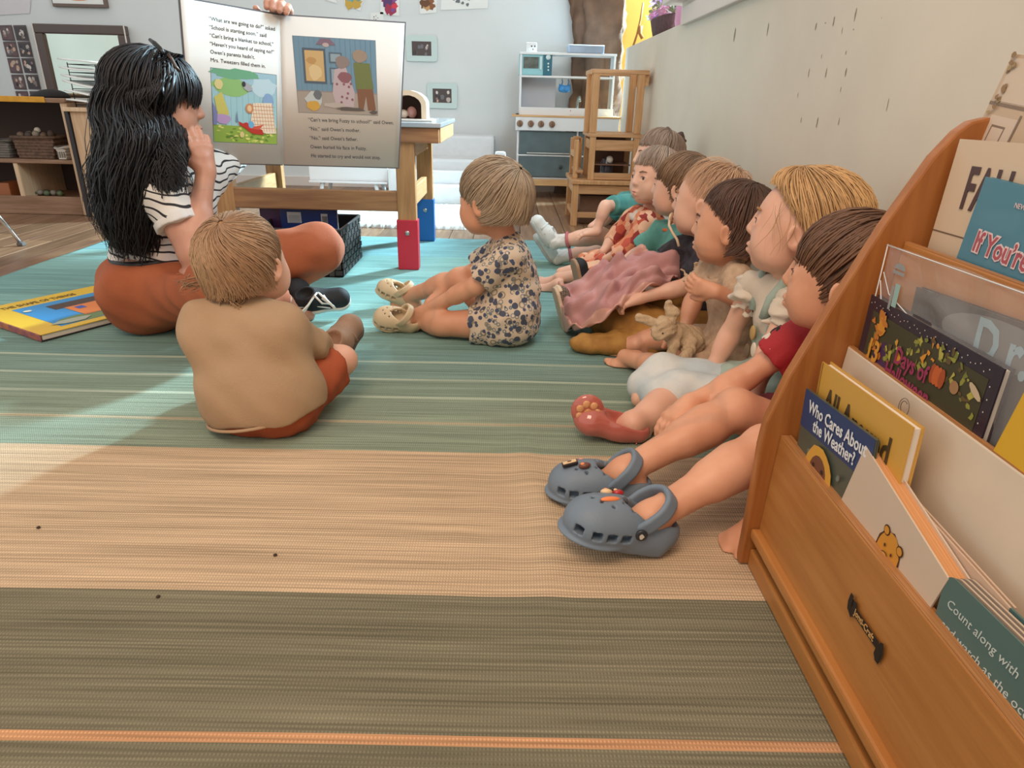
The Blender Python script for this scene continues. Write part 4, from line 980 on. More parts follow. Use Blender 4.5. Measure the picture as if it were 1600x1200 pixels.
def strands(name, root, M, mt, n=420, fringe=.034, side=-.006, back=-.055, crown=(0, -.45, .9), swirl=.5, lift=.003, w_=.0032, m_=9, wave=.006, thick=.9, seed=1,
            hang=.9, jitter=.10, part=0.0, fall=0.0, th0=.05, extra=None, yb=-.02, ys=.012, R=None, mess=0.0):
    "tapered locks combed from the crown down to the hairline"
    n = int(n*1.9); w_ = w_*.62; rg = np.random.RandomState(seed); HR_ = HR if R is None else np.array(R)
    c = nrm(crown); e1 = nrm(np.array([0, 1, 0])-c*c[1]); e2 = np.cross(c, e1)
    ph = rg.rand(n)*2*math.pi; T = np.linspace(th0, 2.9, 70)[None, :]+np.zeros((n, 1)); P_ = ph[:, None]+swirl*np.sin(T*.9)+part*np.sin(ph)[:, None]
    d = np.cos(T)[..., None]*c+np.sin(T)[..., None]*(np.cos(P_)[..., None]*e1+np.sin(P_)[..., None]*e2)
    hz = np.sqrt(d[..., 0]**2+d[..., 1]**2)+1e-9; down = np.maximum(-d[..., 2], 0)
    sc_ = np.where(d[..., 2] < 0, (1-(1-hang)*down)/hz, 1.0)
    p = np.stack([d[..., 0]*sc_, d[..., 1]*sc_, np.where(d[..., 2] < 0, d[..., 2]*1.15, d[..., 2])], -1)*HR_+HC
    zl = hairline(p[..., 1], p[..., 2], fringe, side, back, ys=ys, yb=yb)
    bad = p[..., 2] < zl
    if extra is not None: bad |= extra(p)
    first = np.where(bad.any(1), bad.argmax(1), 69)
    first = np.clip(first*(1+jitter*(rg.rand(n)-.6)), 5, 69)
    t_ = np.linspace(0, 1, m_)[None, :]*first[:, None]*(1)+0; st = rg.rand(n)*.35*first; t_ = st[:, None]+(first-st)[:, None]*np.linspace(0, 1, m_)
    i0 = np.clip(np.floor(t_).astype(int), 0, 68); fr = (t_-i0)[..., None]; ar = np.arange(n)[:, None]
    q = p[ar, i0]*(1-fr)+p[ar, i0+1]*fr
    out = q-HC; out /= np.linalg.norm(out, axis=-1)[..., None]
    s_ = np.linspace(0, 1, m_)[None, :]
    L_ = lift*(.3+rg.rand(n))[:, None]*np.sin(math.pi*np.clip(s_*.9+.1, 0, 1))
    q = q+out*L_[..., None]+(wave*np.sin(s_*6*rg.uniform(.5, 1.2, n)[:, None]+rg.rand(n)[:, None]*6.28)*s_)[..., None]*np.cross(out, np.array([0, 0, 1.0]))
    if mess: q = q+mess*(s_**2)[..., None]*rg.randn(n, 3)[:, None, :]
    if fall: q[..., 2] -= (fall*rg.rand(n))[:, None]*s_**3
    return ribbons(name, root, M, mt, q, w_, thick, rg, HC)
def ribbons(name, root, M, mt, q, w_, thick, rg, ctr):
    n, m_ = q.shape[:2]; T = np.gradient(q, axis=1); T /= np.linalg.norm(T, axis=-1)[..., None]+1e-9
    N_ = q-ctr; N_ -= T*(N_*T).sum(-1)[..., None]; N_ /= np.linalg.norm(N_, axis=-1)[..., None]+1e-9; B = np.cross(T, N_)
    s_ = np.linspace(0, 1, m_); prof = np.sqrt(np.clip(np.sin(math.pi*(s_*.86+.10)), 0.02, 1))[None, :]*(w_*rg.uniform(.6, 1.3, n))[:, None]
    a = B*prof[..., None]; b = N_*(prof*thick*.5)[..., None]
    V = np.stack([q+a, q+b, q-a], 2)                    # n, m, 3, 3
    Mr = np.array([[M[i][j] for j in range(4)] for i in range(3)])
    V = V.reshape(-1, 3) @ Mr[:, :3].T+Mr[:, 3]
    base = (np.arange(n)[:, None]*m_+np.arange(m_-1)[None, :]).ravel()*3; Q = []
    for k in range(3):
        l = (k+1) % 3; Q.append(np.stack([base+k, base+l, base+3+l, base+3+k], 1))
    o = mesh_np(name, V, np.concatenate(Q), mt, root)
    return o
def hair_cap(root, M, mt, fringe=.034, side=-.006, back=-.05, grow=.0, h=.0042, extra=None, ys=.012, yb=-.02, name='hair', amp=.0012):
    S = Solid(M); S.ell(HC, HR+.001+grow, k=.01).ell(HC+np.array([0, -.01, -.03]), HR*np.array([.93, .86, .80])+grow, k=.02)
    q = M.to_scale()[0]
    def f(X, Y, Z):
        zl = hairline(Y, Z, fringe, side, back, ys=ys, yb=yb); v = (zl-Z)*.7*q
        if extra is not None: v = np.maximum(v, extra(X, Y, Z)*q)
        return v
    S.fn(f); S.disp = folds(amp, 420, 3)
    return solid(name, S, h, mt, root)
def add_hand(S, wr, d, n, s=1.0, side=1, curl=(.5, .5, .5, .5), spread=.12, thumb=(.5, .5), k=.004):
    "hand from the wrist along d with palm facing n; side=+1 puts the thumb towards cross(d, n). curl per finger, radians per joint"
    d = nrm(d); n = nrm(np.array(n)-d*np.dot(n, d)); t_ = np.cross(d, n)*side; o = S.M; S.M = None
    wr = np.array(wr, float); L = .046*s
    S.cap(wr, wr+d*L*.5, .0155*s, .016*s, k=.012*s)
    for i, (off, ln) in enumerate(((.0150, .98), (.0052, 1.08), (-.0050, 1.0), (-.0145, .80))):
        kn = wr+d*L*(1-.04*abs(i-1.3))+t_*off*s*1.05; S.cap(wr+d*.012*s+t_*off*.55*s, kn, .0105*s, .0092*s, k=.008*s)
        a = spread*(1.4-i); dd = nrm(d*math.cos(a)+t_*math.sin(a)); nn = n; p = kn; r = .0074*s*(.92 if i == 3 else 1)
        for j, seg in enumerate((.018, .0135, .0105)):
            th = curl[i]*(1 if j else .8); d2 = dd*math.cos(th)+nn*math.sin(th); nn = nn*math.cos(th)-dd*math.sin(th); dd = d2
            p2 = p+dd*seg*ln*s; S.cap(p, p2, r, r*.92, k=.0035*s); p = p2; r *= .94
    b = wr+d*.012*s+t_*.012*s; m1 = b+(d*.55+t_*.75+n*.25)*.024*s; S.cap(b, m1, .011*s, .009*s, k=.008*s)
    d3 = nrm(d*math.cos(thumb[0])+t_*math.sin(thumb[0])+n*.35); m2 = m1+d3*.017*s; S.cap(m1, m2, .0085*s, .0078*s, k=.004*s)
    d4 = nrm(d*math.cos(thumb[1]-.3)+t_*math.sin(thumb[1]-.3)+n*.55); S.cap(m2, m2+d4*.014*s, .0076*s, .0065*s, k=.003*s)
    S.M = o
def hand_box(wr, d, s=1.0):
    c = np.array(wr)+nrm(d)*.045*s; return (c-.075*s, c+.075*s, .0023 if s < 1.2 else .003)
def add_foot(S, an, d, up, s=1.0, toes=True):
    "bare foot: ankle, toe direction, instep direction"
    d = nrm(d); up = nrm(np.array(up)-d*np.dot(up, d)); sd = np.cross(d, up); o = S.M; S.M = None
    an = np.array(an, float); heel = an-up*.030*s-d*.018*s; ball = an-up*.038*s+d*.062*s
    S.cap(an, heel, .022*s, .021*s, k=.014*s).cap(heel, ball+sd*.008*s, .019*s, .0155*s, k=.016*s).cap(heel, ball-sd*.012*s, .018*s, .014*s, k=.016*s).cap(an, ball+up*.004*s, .019*s, .013*s, k=.016*s)
    if toes:
        for i, (off, ln, r) in enumerate(((.019, .030, .0098), (.0065, .027, .0072), (-.003, .024, .0068), (-.012, .020, .0064), (-.0205, .015, .006))):
            a = ball+sd*off*s-up*.0*s; S.cap(a, a+d*ln*.75*s+up*.003*s, r*s, r*.95*s, k=.0035*s)
    S.M = o
class Kid:
    "toddler-sized body laid out by joints; s scales every radius"
    def __init__(k, J, s=1.0, fat=1.0): k.J = {a: (np.array(b, float) if b is not None else None) for a, b in J.items()}; k.s = s; k.fat = fat
    def torso(k, S, g=0.0, clav=True, kk=.03):
        J, s, ft = k.J, k.s, k.fat; sd = nrm(J['shR']-J['shL']); p, c, n = J['pel'], J['chest'], J['neck']
        hs = nrm(J['hipR']-J['hipL'])
        S.cap(p-hs*.030*s, p+hs*.030*s, .058*s*ft+g, k=kk).cap(p, (p+c)/2, .066*s*ft+g, .066*s*ft+g, k=kk)
        S.cap((p+c)/2, c, .064*s*ft+g, .056*s+g, k=kk).cap(c-sd*.028*s, c+sd*.028*s, .050*s+g, k=kk)
        if clav:
            for q in ('shL', 'shR'): S.cap(n+(c-n)*.25, J[q], .026*s+g, .027*s+g, k=.03*s)
    def arm(k, S, sd, g=0.0, upto=2.0, r=(.026, .021, .0155)):
        J, s = k.J, k.s; a, b, c = J['sh'+sd], J['el'+sd], J['wr'+sd]
        if b is None: return
        r = [x*s+g for x in r]
        if upto >= 1: S.cap(a, b, r[0], r[1], k=.012*s)
        else: S.cyl(a, a+(b-a)*upto, r[0]*1.05, r[0]*1.0+.004*s, k=.008*s); return
        if upto >= 2: S.cap(b, c, r[1]*1.04, r[2], k=.012*s); S.cap(b+(c-b)*.2, b+(c-b)*.35, r[1]*1.06, r[1], k=.014*s)
        elif upto > 1: S.cyl(b, b+(c-b)*(upto-1), r[1]*1.04, r[1]*1.0, k=.008*s)
    def leg(k, S, sd, g=0.0, upto=2.0, r=(.046, .033, .021)):
        J, s = k.J, k.s; a, b, c = J['hip'+sd], J['kn'+sd], J['an'+sd]
        if b is None: return
        r = [x*s+g for x in r]
        if upto >= 1: S.cap(a, b, r[0], r[1], k=.02*s)
        else: S.cyl(a, a+(b-a)*upto, r[0]*1.06, r[0]*(1-upto*.2)+.003*s, k=.014*s); return
        if upto >= 2:
            S.cap(b, c, r[1]*.92, r[2], k=.016*s); m_ = b+(c-b)*.28; S.cap(m_, b+(c-b)*.45, r[1]*1.0, r[1]*.86, k=.02*s)
        elif upto > 1: S.cap(b, b+(c-b)*.1, r[1]*.98, r[1], k=.01); S.cyl(b, b+(c-b)*(upto-1), r[1]*1.02, r[1]*.98+.002, k=.01*s)
    def neckp(k, S, M, r=.027):
        S.cap(k.J['neck']+(k.J['chest']-k.J['neck'])*.2, M @ Vector((0, -.022, -.045)), r*k.s*1.1, r*k.s, k=.018*k.s)
def person(loc, label, group=None): return empty('person', loc, label, 'person', group)
RUGZ = .0095

def JD(**k): return {a: np.array(b, float) for a, b in k.items()}
# ---------------------------------------------------------------- footwear
def croc(root, M, mt, side=1, holes=True, L=.165, charms=(), name='clog', vent=mat('clog_hole', '15171b', .8), rivet=True, strap_back=.3):
    "foam clog: local x = toe direction, z up, origin under the heel on the sole"
    q = M.to_scale()[0]; S = Solid(M)
    S.cap((.030, 0, .020), (.060, 0, .020), .026, .027, k=.03); S.cap((.06, 0, .020), (L-.040, .003*side, .022), .027, .036, k=.03)
    S.ell((L-.048, .004*side, .026), (.048, .038, .030), k=.02).ell((L-.075, .002*side, .036), (.040, .031, .028), k=.02)
    S.ell((.028, 0, .028), (.030, .028, .026), k=.015)
    S.fn(lambda X, Y, Z: (-Z)*q)
    # opening for the foot
    S.ell((.045, 0, .058), (.046, .0215, .040), k=.008, op='s'); S.cap((.035, 0, .040), (L-.062, 0, .036), .0185, .018, k=.006, op='s')
    S.ell((L-.062, 0, .034), (.035, .028, .020), k=.004, op='s')
    # footbed rim
    S.box((L*.5-.002, .001*side, .009), (L*.5-.030, .018, .005), .010, k=.01)
    if holes:
        for i, (a, b) in enumerate(((L-.020, .026), (L-.038, .036), (L-.059, .039), (L-.080, .037))):
            for sy in (-1, 1):
                S.box((a, sy*b, .026), (.0056, .010, .0048), .0014, k=.001, op='s', R=Matrix.Rotation(-sy*.75*(1 if i == 0 else 0), 3, 'Z'))
        for i, (a, b) in enumerate(((L-.040, .012), (L-.040, -.012), (L-.056, 0), (L-.056, .019), (L-.056, -.019), (L-.072, .010), (L-.072, -.010), (L-.030, 0), (L-.088, 0), (L-.085, .019), (L-.085, -.019))):
            S.cyl((a, b, .035), (a, b, .08), .0026, k=.001, op='s')
    # tread grooves along the sole edge
    S.ell((L-.046, .004*side, .008), (.054, .0425, .008), k=.004).ell((.065, 0, .008), (.066, .031, .008), k=.004)
    o = solid(name, S, .0021, mt, root)
    bm_l = box('shade_insert', (.012, -.016, .0135), (L-.02, .016, .0145), vent, o, 0, M)  # dark sheet inside the shell, stands in for shade behind the holes
    S2 = Solid(M); pts = [(.062, -.031, .034), (.050, -.034, .050), (.036, -.030, .066), (.026, -.016, .077), (.024, 0, .080), (.026, .016, .077), (.036, .030, .066), (.050, .034, .050), (.062, .031, .034)]
    if not strap_back: pass
    Pp_ = np.array(pts); t8 = np.linspace(0, 8, 33); ii = np.clip(t8.astype(int), 0, 7); f8 = (t8-ii)[:, None]
    pm, q0_, q1_, q2_ = Pp_[np.maximum(ii-1, 0)], Pp_[ii], Pp_[ii+1], Pp_[np.minimum(ii+2, 8)]
    sm = .5*((2*q0_)+(-pm+q1_)*f8+(2*pm-5*q0_+4*q1_-q2_)*f8*f8+(-pm+3*q0_-3*q1_+q2_)*f8**3)
    for a, b in zip(sm[:-1], sm[1:]):
        for dx in (0, .005, .010): S2.cap(tuple(a+[dx, 0, dx*.7]), tuple(b+[dx, 0, dx*.7]), .0040, k=.003)
    st = solid('strap', S2, .0023, mt, o)
    if rivet:
        for sy in (-1, 1):
            Mr = M @ frame((.066, sy*.036, .036), (1, 0, 0), (0, 0, 1 if sy < 0 else -1))
            rv = lathe('rivet', [(.0085, 0), (.0085, .003), (.007, .004), (.001, .004)], Mr, mat('rivet_dark', '2c3036', .4), o, 16)
            art('rivet_mark', [(disc(0, 0, .004, .0032, 9, wob=.5, seed=3), mat('rivet_pale', 'cfc8bd', .5)), (disc(0, .002, .0028, .0035, 7), mat('rivet_pale', 'cfc8bd', .5))], Mr @ Matrix.Translation((0, 0, .0041)), rv)
    for (cx, cy, cz, kind, rot) in charms:
        Mc = M @ Matrix.Translation((cx, cy, cz)) @ Matrix.Rotation(rot[0], 4, 'X') @ Matrix.Rotation(rot[1], 4, 'Y') @ Matrix.Rotation(rot[2], 4, 'Z')
        cm = {'red': mat('charm_red', 'b3222a', .25, coat=.5), 'cream': mat('charm_cream', 'e6c79c', .4), 'dark': mat('charm_dark', '251c1c', .4),
              'orange': mat('charm_orange', 'ee8a55', .35), 'brown': mat('charm_brown', '6b4030', .4), 'pink': mat('charm_pink', 'e89a86', .35)}
        if kind == 'car':
            c_ = blob('charm', (0, 0, .003), (.013, .0075, .005), cm['red'], o, Mc, 14); blob('charm_top', (-.002, .002, .006), (.006, .005, .004), cm['pink'], c_, Mc, 10); blob('charm_wheel', (.006, -.005, .003), (.0035, .0028, .003), cm['dark'], c_, Mc, 8)
        elif kind == 'bar':
            c_ = blob('charm', (0, 0, .003), (.015, .0050, .0035), cm['orange'], o, Mc, 14); blob('charm_rim', (.001, -.001, .001), (.016, .006, .003), cm['brown'], c_, Mc, 12)
        elif kind == 'pair':
            c_ = blob('charm', (-.009, 0, .003), (.009, .007, .005), cm['red'], o, Mc, 12); blob('charm_half', (.009, .0, .003), (.009, .008, .005), cm['cream'], c_, Mc, 12); blob('charm_dot', (-.004, .002, .007), (.003, .003, .002), cm['cream'], c_, Mc, 8)
            blob('charm_dot', (.009, -.002, .007), (.004, .002, .002), cm['orange'], c_, Mc, 8)
        elif kind == 'tag':
            c_ = box('charm', (-.013, -.0065, 0), (.013, .0065, .005), cm['dark'], o, .002, Mc); box('charm_face', (-.011, -.005, .0048), (.011, .005, .0062), cm['cream'], c_, .001, Mc); blob('charm_dot', (.0, 0, .0065), (.004, .002, .001), cm['brown'], c_, Mc, 8)
        elif kind == 'brown':
            c_ = blob('charm', (0, 0, .003), (.010, .006, .005), cm['brown'], o, Mc, 12); blob('charm_dot', (.003, .0, .007), (.004, .003, .002), cm['orange'], c_, Mc, 8)
    return o
def shoe_frame(heel, d, up, s=1.0):
    d = nrm(d); up = nrm(np.array(up)-d*np.dot(up, d)); l = np.cross(up, d)
    return Matrix(((d[0]*s, l[0]*s, up[0]*s, heel[0]), (d[1]*s, l[1]*s, up[1]*s, heel[1]), (d[2]*s, l[2]*s, up[2]*s, heel[2]), (0, 0, 0, 1)))
def sneaker(root, M, up_m, sole_m, L=.16, laces=None, name='shoe', straps=None, toe=None, tall=.055, stripe=None, w=.030):
    S = Solid(M); q = M.to_scale()[0]
    S.cap((.028, 0, .026), (.06, 0, .028), w*.88, w*.9, k=.02).cap((.06, 0, .026), (L-.034, .002, .022), w*.92, w*1.02, k=.03).cap((.035, 0, .03), (.045, 0, tall), w*.86, w*.78, k=.02)
    S.fn(lambda X, Y, Z: (.006-Z)*q); S.ell((.040, 0, tall+.022), (.026, w*.62, .026), k=.004, op='s')
    o = solid(name, S, .0032, up_m, root)
    S = Solid(M); S.cap((.026, 0, .008), (.06, 0, .008), w*.98, w*.96, k=.02).cap((.06, 0, .008), (L-.036, .002, .008), w*.96, w*1.12, k=.03)
    S.fn(lambda X, Y, Z: np.maximum(-Z, Z-.014)*q); solid('sole', S, .003, sole_m, o)
    if toe: 
        S = Solid(M); S.ell((L-.028, .002, .018), (.034, w*1.1, .018), k=.01); S.fn(lambda X, Y, Z: np.maximum(L-.024-X, -Z)*q); solid('toe_cap', S, .0032, toe, o)
    if laces:
        for i in range(4):
            x = .070+i*.012; z = .058-i*.006
            tube('lace', [M @ Vector(p) for p in ((x, -.016, z-.006), (x+.003, 0, z+.001), (x, .016, z-.006))], .0022*q, laces, o, 6)
    if straps:
        for i, (x, z) in enumerate(((.068, .046), (.092, .038))):
            tube('strap', [M @ Vector(p) for p in ((x-.004, -w*1.03, .024), (x-.002, -w*.72, z+.002), (x, 0, z+.013), (x-.002, w*.72, z+.002), (x-.004, w*1.03, .024))], .0065*q, straps, o, 8)
    if stripe:
        tube('side_stripe', [M @ Vector(p) for p in ((.02, -w*1.0, .034), (.06, -w*1.0, .040), (.085, -w*1.02, .030), (.11, -w*1.05, .022))], .0025*q, stripe, o, 6)
    return o

# ================================================================ near boy against the wall (G): grey clogs, red sleeve
def A(px, py, Y): return at(px, py, Y=Y)
def v3(*a): return np.array(a, float)
G = person((.55, 1.08, RUGZ), 'boy nearest the bookshelf with brown hair, red sleeved shirt and grey foam clogs')
gJ = JD(pel=(.60, 1.07, .085), chest=(.585, 1.06, .235), neck=(.575, 1.06, .305), shR=(.545, 1.135, .285), shL=(.565, .965, .285),
          hipR=(.56, 1.12, .075), hipL=(.555, 1.0, .075), knR=A(1150, 640, 1.08), knL=A(1196, 700, .945), anR=A(985, 768, 1.02), anL=A(1030, 842, .875),
          elR=A(1165, 590, 1.15), wrR=A(1078, 630, 1.12), elL=(.46, .905, .155), wrL=A(1168, 838, .875)+v3(0, 0, .01))
gJ['anR'] = v3(.205, 1.0, .068); gJ['anL'] = v3(.225, .862, .070)
g = Kid(gJ, 1.03)
GM = head_frame(at(1322, 432, Y=1.05), (-.80, .55, .02), (0, -.05, 1), 1.10)
def build_G():
    S = Solid(zmin=RUGZ); g.torso(S, -.006); g.neckp(S, GM)
    for sd in 'LR': g.arm(S, sd); g.leg(S, sd, r=(.047, .036, .0225))
    add_head(S, GM)
    dR = nrm(at(1030, 665, Y=1.09)-gJ['wrR']+v3(0, 0, -.005)); add_hand(S, gJ['wrR'], dR, (-.1, -.25, -.95), 1.0, side=-1, curl=(.35, .45, .5, .55), spread=.14, thumb=(.7, .5))
    dL = v3(-.5, .1, -.5); add_hand(S, gJ['wrL'], dL, (.6, .0, -.8), 1.0, side=1, curl=(.9, .9, .9, .9), thumb=(.3, .6))
    for an, d in ((gJ['anR'], (-.95, .08, .0)), (gJ['anL'], (-.93, -.05, .22))): add_foot(S, an, d, (0, 0, 1), 1.0, toes=False)
    solid('body', S, .0048, skin_warm, G, [head_box(GM), hand_box(gJ['wrR'], dR), hand_box(gJ['wrL'], dL)])
    head_bits(G, GM, mat('brow_brown', '6b4a34', .8))
    hb = mat('hair_brown', '5b4030', .55, island=.22, col2='74533c', vscale=9)
    hair_cap(G, GM, mat('hair_brown_base', '4f382b', .6), fringe=.020, side=-.022, back=-.05, ys=-.010)
    strands('hair_locks', G, GM, hb, n=620, fringe=.014, side=-.028, back=-.058, crown=(.1, -.6, .8), swirl=.35, lift=.006, w_=.0036, wave=.004, seed=7, jitter=.14, ys=-.006)
    rs = mat('shirt_red', 'a3242b', .8, bump=.3); S = Solid(zmin=RUGZ, disp=folds(.0014, 90, 4))
    g.torso(S, .006); g.arm(S, 'R', .010, .62); g.arm(S, 'L', .010, .62); solid('shirt', S, .005, rs, G)
    # printed red, black and white pattern band round the sleeve
    a, b = gJ['shR'], gJ['elR']; d = nrm(b-a)
    for t0, t1, mm, rr in ((.30, .42, mat('print_black', '241d22', .8), .0385), (.44, .52, mat('print_white', 'd8cfc4', .8), .0392)):
        S = Solid(zmin=RUGZ, disp=folds(.004, 120, 6)); S.cyl(a+(b-a)*t0, a+(b-a)*t1, rr, rr, k=.004); solid('sleeve_print', S, .003, mm, G)
    st = mat('shorts_maroon', '5d1f2c', .85, bump=.3); S = Solid(zmin=RUGZ, disp=folds(.002, 70, 5))
    g.leg(S, 'R', .012, .62); g.leg(S, 'L', .012, .62); S.cap(gJ['pel']-v3(0, .03, 0), gJ['pel']+v3(0, .03, 0), .066, k=.03); solid('shorts', S, .0055, st, G)
    cg = mat('clog_grey', '6f7f8f', .55, bump=.15, bscale=500)
    M1 = shoe_frame(v3(.262, .868, .0115), (-.965, -.075, .21), (.15, 0, 1), 1.08)
    croc(G, M1, cg, 1, charms=((.112, .006, .062, 'bar', (.15, .12, .2)), (.102, -.020, .0575, 'pair', (.65, .1, .1))))
    M2 = shoe_frame(v3(.252, .998, .0105), (-.99, .03, .03), (.02, 0, 1), 1.05)
    croc(G, M2, cg, -1, charms=((.118, -.014, .054, 'car', (.55, .1, .9)), (.135, .004, .062, 'tag', (.1, .3, .1)), (.112, .012, .064, 'brown', (-.1, .2, .1))))
build_G()

# ================================================================ girl in a seafoam pinafore (F)
Fp = person((.56, 1.32, RUGZ), 'girl with golden blonde hair, seafoam pinafore dress and pink jelly shoe, second from the bookshelf')
fJ = JD(pel=(.62, 1.32, .085), chest=(.575, 1.31, .25), neck=(.555, 1.31, .33), shR=(.515, 1.375, .305), shL=(.545, 1.235, .305),
          hipR=(.58, 1.36, .075), hipL=(.575, 1.27, .075), knR=A(1055, 612, 1.40), knL=A(1070, 640, 1.30), anR=A(1000, 680, 1.27), anL=A(985, 668, 1.27),
          elR=A(1142, 520, 1.42), wrR=A(1108, 585, 1.40), elL=A(1205, 545, 1.22), wrL=A(1180, 610, 1.21))
fJ['knR'] = v3(.36, 1.43, .075); fJ['knL'] = v3(.38, 1.33, .075)
fJ['anL'] = v3(.262, 1.235, .045); fJ['anR'] = v3(.30, 1.37, .04)
f_ = Kid(fJ, 1.0)
FM = head_frame(at(1250, 352, Y=1.30), (-.84, .50, .05), (.05, 0, 1), 1.12)
def build_F():
    S = Solid(zmin=RUGZ); f_.torso(S, -.006); f_.neckp(S, FM)
    for sd in 'LR': f_.arm(S, sd)
    S.cap(v3(.36, 1.32, .06), fJ['anL'], .034, .024, k=.02); S.cap(v3(.33, 1.30, .055), v3(.31, 1.27, .05), .036, .032, k=.02)
    for sd in 'LR': S.cap(fJ['hip'+sd], fJ['kn'+sd], .04, .03, k=.02)
    S.cap(fJ['knR'], fJ['anR'], .03, .02, k=.02)
    add_head(S, FM); dh = v3(-.35, -.1, -.9)
    for sd in 'LR': add_hand(S, fJ['wr'+sd], dh, (.8, 0, -.3), .95, side=1, curl=(.4,)*4)
    add_foot(S, fJ['anL'], (-.96, .12, .10), (.1, -.5, .8), 1.0, toes=False)
    solid('body', S, .0048, skin_far, Fp, [head_box(FM), hand_box(fJ['wrR'], dh), hand_box(fJ['wrL'], dh)])
    head_bits(Fp, FM, mat('brow_blonde', '9a7448', .8), mat('lip_pale', 'c06d63', .4))
    hb = mat('hair_golden', 'bb9364', .5, island=.2, col2='d3ab76', vscale=10)
    ex = lambda X, Y, Z: np.where((Y > .0) & (Z < .02), .01, -1)
    hair_cap(Fp, FM, mat('hair_golden_base', 'a87c4c', .6), fringe=.062, side=.008, back=-.075, ys=-.022)
    strands('hair_locks', Fp, FM, hb, n=620, fringe=.064, side=.004, back=-.085, crown=(0, .30, .95), swirl=.25, lift=.007, w_=.0030, wave=.006, seed=8, jitter=.10, ys=-.024, hang=1.06, part=.3, R=(.076, .092, .079))
    # flyaway wisps round the ear and cheek
    rg = np.random.RandomState(4); n = 10; q = np.zeros((n, 8, 3)); s_ = np.linspace(0, 1, 8)
    for i in range(n):
        a = v3(-.074+.006*rg.rand(), .0+.045*rg.rand(), .022+.03*rg.rand()); b = a+v3(-.004-.01*rg.rand(), .012*rg.randn(), -.045-.04*rg.rand())
        q[i] = a+(b-a)*s_[:, None]+np.stack([0*s_, .006*np.sin(s_*5+rg.rand()*6), 0*s_], 1)
    ribbons('hair_wisps', Fp, FM, hb, q, .0005, .8, rg, HC)
    bl = mat('blouse_cream', 'cfc3b2', .85, bump=.4); sf = mat('pinafore_seafoam', '8fa39a', .85, col2='a5b5aa', vscale=30, bump=.3)
    S = Solid(zmin=RUGZ, disp=folds(.002, 110, 3)); f_.torso(S, .003); solid('blouse', S, .005, bl, Fp)
    for sd, c in (('L', fJ['shL']), ('R', fJ['shR'])):
        S = Solid(disp=folds(.004, 150, 5)); e = fJ['el'+sd]; d = nrm(e-c)
        S.ell(c+d*.016, (.036, .036, .034), k=.01); S.cyl(c+d*.040, c+d*.052, .027, .036, k=.006); solid('ruffle_sleeve', S, .003, bl, Fp)
    S = Solid(zmin=RUGZ, disp=folds(.0035, 60, 8)); p, c = fJ['pel'], fJ['chest']
    S.cap(p, c-v3(0, 0, .02), .078, .066, k=.03).cap(p, p+v3(-.10, 0, -.03), .075, .06, k=.04).cap(fJ['hipR'], fJ['knR']*.35+fJ['hipR']*.65, .062, .05, k=.03).cap(fJ['hipL'], fJ['knL']*.35+fJ['hipL']*.65, .062, .05, k=.03)
    S.fn(lambda X, Y, Z: Z-.300); solid('pinafore', S, .005, sf, Fp)
    for sd, sh_ in (('L', -.035), ('R', .035)):
        pts = [fJ['chest']+v3(-.066, sh_*.9, .01), fJ['chest']+v3(-.06, sh_, .05), fJ['sh'+sd]*.6+fJ['neck']*.4+v3(-.012, 0, .033), fJ['chest']+v3(.03, sh_, .09)]
        tube('shoulder_strap', pts, .0105, sf, Fp, 8)
    # small applique on the bib
    for i, (dy, dz, cc) in enumerate(((.0, -.03, 'b5945c'), (-.02, -.06, 'd9cdbb'), (.015, -.075, '6d5a44'))):
        blob('patch', fJ['chest']+v3(-.071, dy, dz), (.004, .014, .016), mat('patch_%d' % i, cc, .8), Fp, seg=10)
    pn = mat('trousers_pale', 'b6c2c6', .85, col2='d4d6d2', vscale=12, bump=.3); S = Solid(zmin=RUGZ, disp=folds(.0012, 55, 11))
    for sd in 'LR': S.cap(fJ['hip'+sd], fJ['kn'+sd], .052, .044, k=.03)
    S.cap(fJ['knR'], v3(.31, 1.40, .06), .044, .038, k=.03).cap(fJ['knL'], v3(.335, 1.34, .06), .044, .04, k=.03); solid('trousers', S, .006, pn, Fp)
    # jelly shoe
    jp = mat('jelly_pink', 'cf7468', .12, coat=.6, trans=.25); jd = mat('jelly_deep', 'b4564f', .2, coat=.5)
    Mj = shoe_frame(at(1000, 690, Y=1.23)*[1, 1, 0]+v3(.012, .0, .012), (-.97, .10, .16), (.25, -.30, .9), 1.03)
    S = Solid(Mj); S.cap((.02, 0, .014), (.06, 0, .014), .023, .024, k=.02).cap((.06, 0, .014), (.115, 0, .018), .024, .031, k=.03); S.ell((.118, 0, .022), (.032, .031, .022), k=.02)
    S.fn(lambda X, Y, Z: -Z); S.ell((.045, 0, .05), (.05, .019, .032), k=.006, op='s'); S.disp = None
    j = solid('jelly_shoe', S, .0022, jp, Fp); j['label'] = 'translucent pink jelly shoe'
    for x in (.02, .04, .06, .08, .10, .12): tube('sole_rib', [Mj @ Vector((x, -.024, .002)), Mj @ Vector((x, 0, -.001)), Mj @ Vector((x, .024, .002))], .0016, jd, j, 5)
    # the sole shows its flower: facing the toe side, turned to the camera
    c0 = Mj @ Vector((.143, -.010, .018)); Mf = frame(c0, Mj.to_3x3() @ Vector((-.15, -1, 0)), Mj.to_3x3() @ Vector((-.25, .1, 1)))
    Mf = frame(at(916, 640, Y=c0.y-.035), (1, .15, .0), (0, .25, 1)); 
    S = Solid(); cc = v3(*at(918, 641, Y=1.232)); ax = nrm(v3(-.35, -.93, .10)); S.ell(cc, (.034, .012, .035), k=.004, R=None)
    dsk_ = solid('toe_disc', S, .002, jp, j)
    fm_ = mat('flower_amber', 'd9a070', .3)
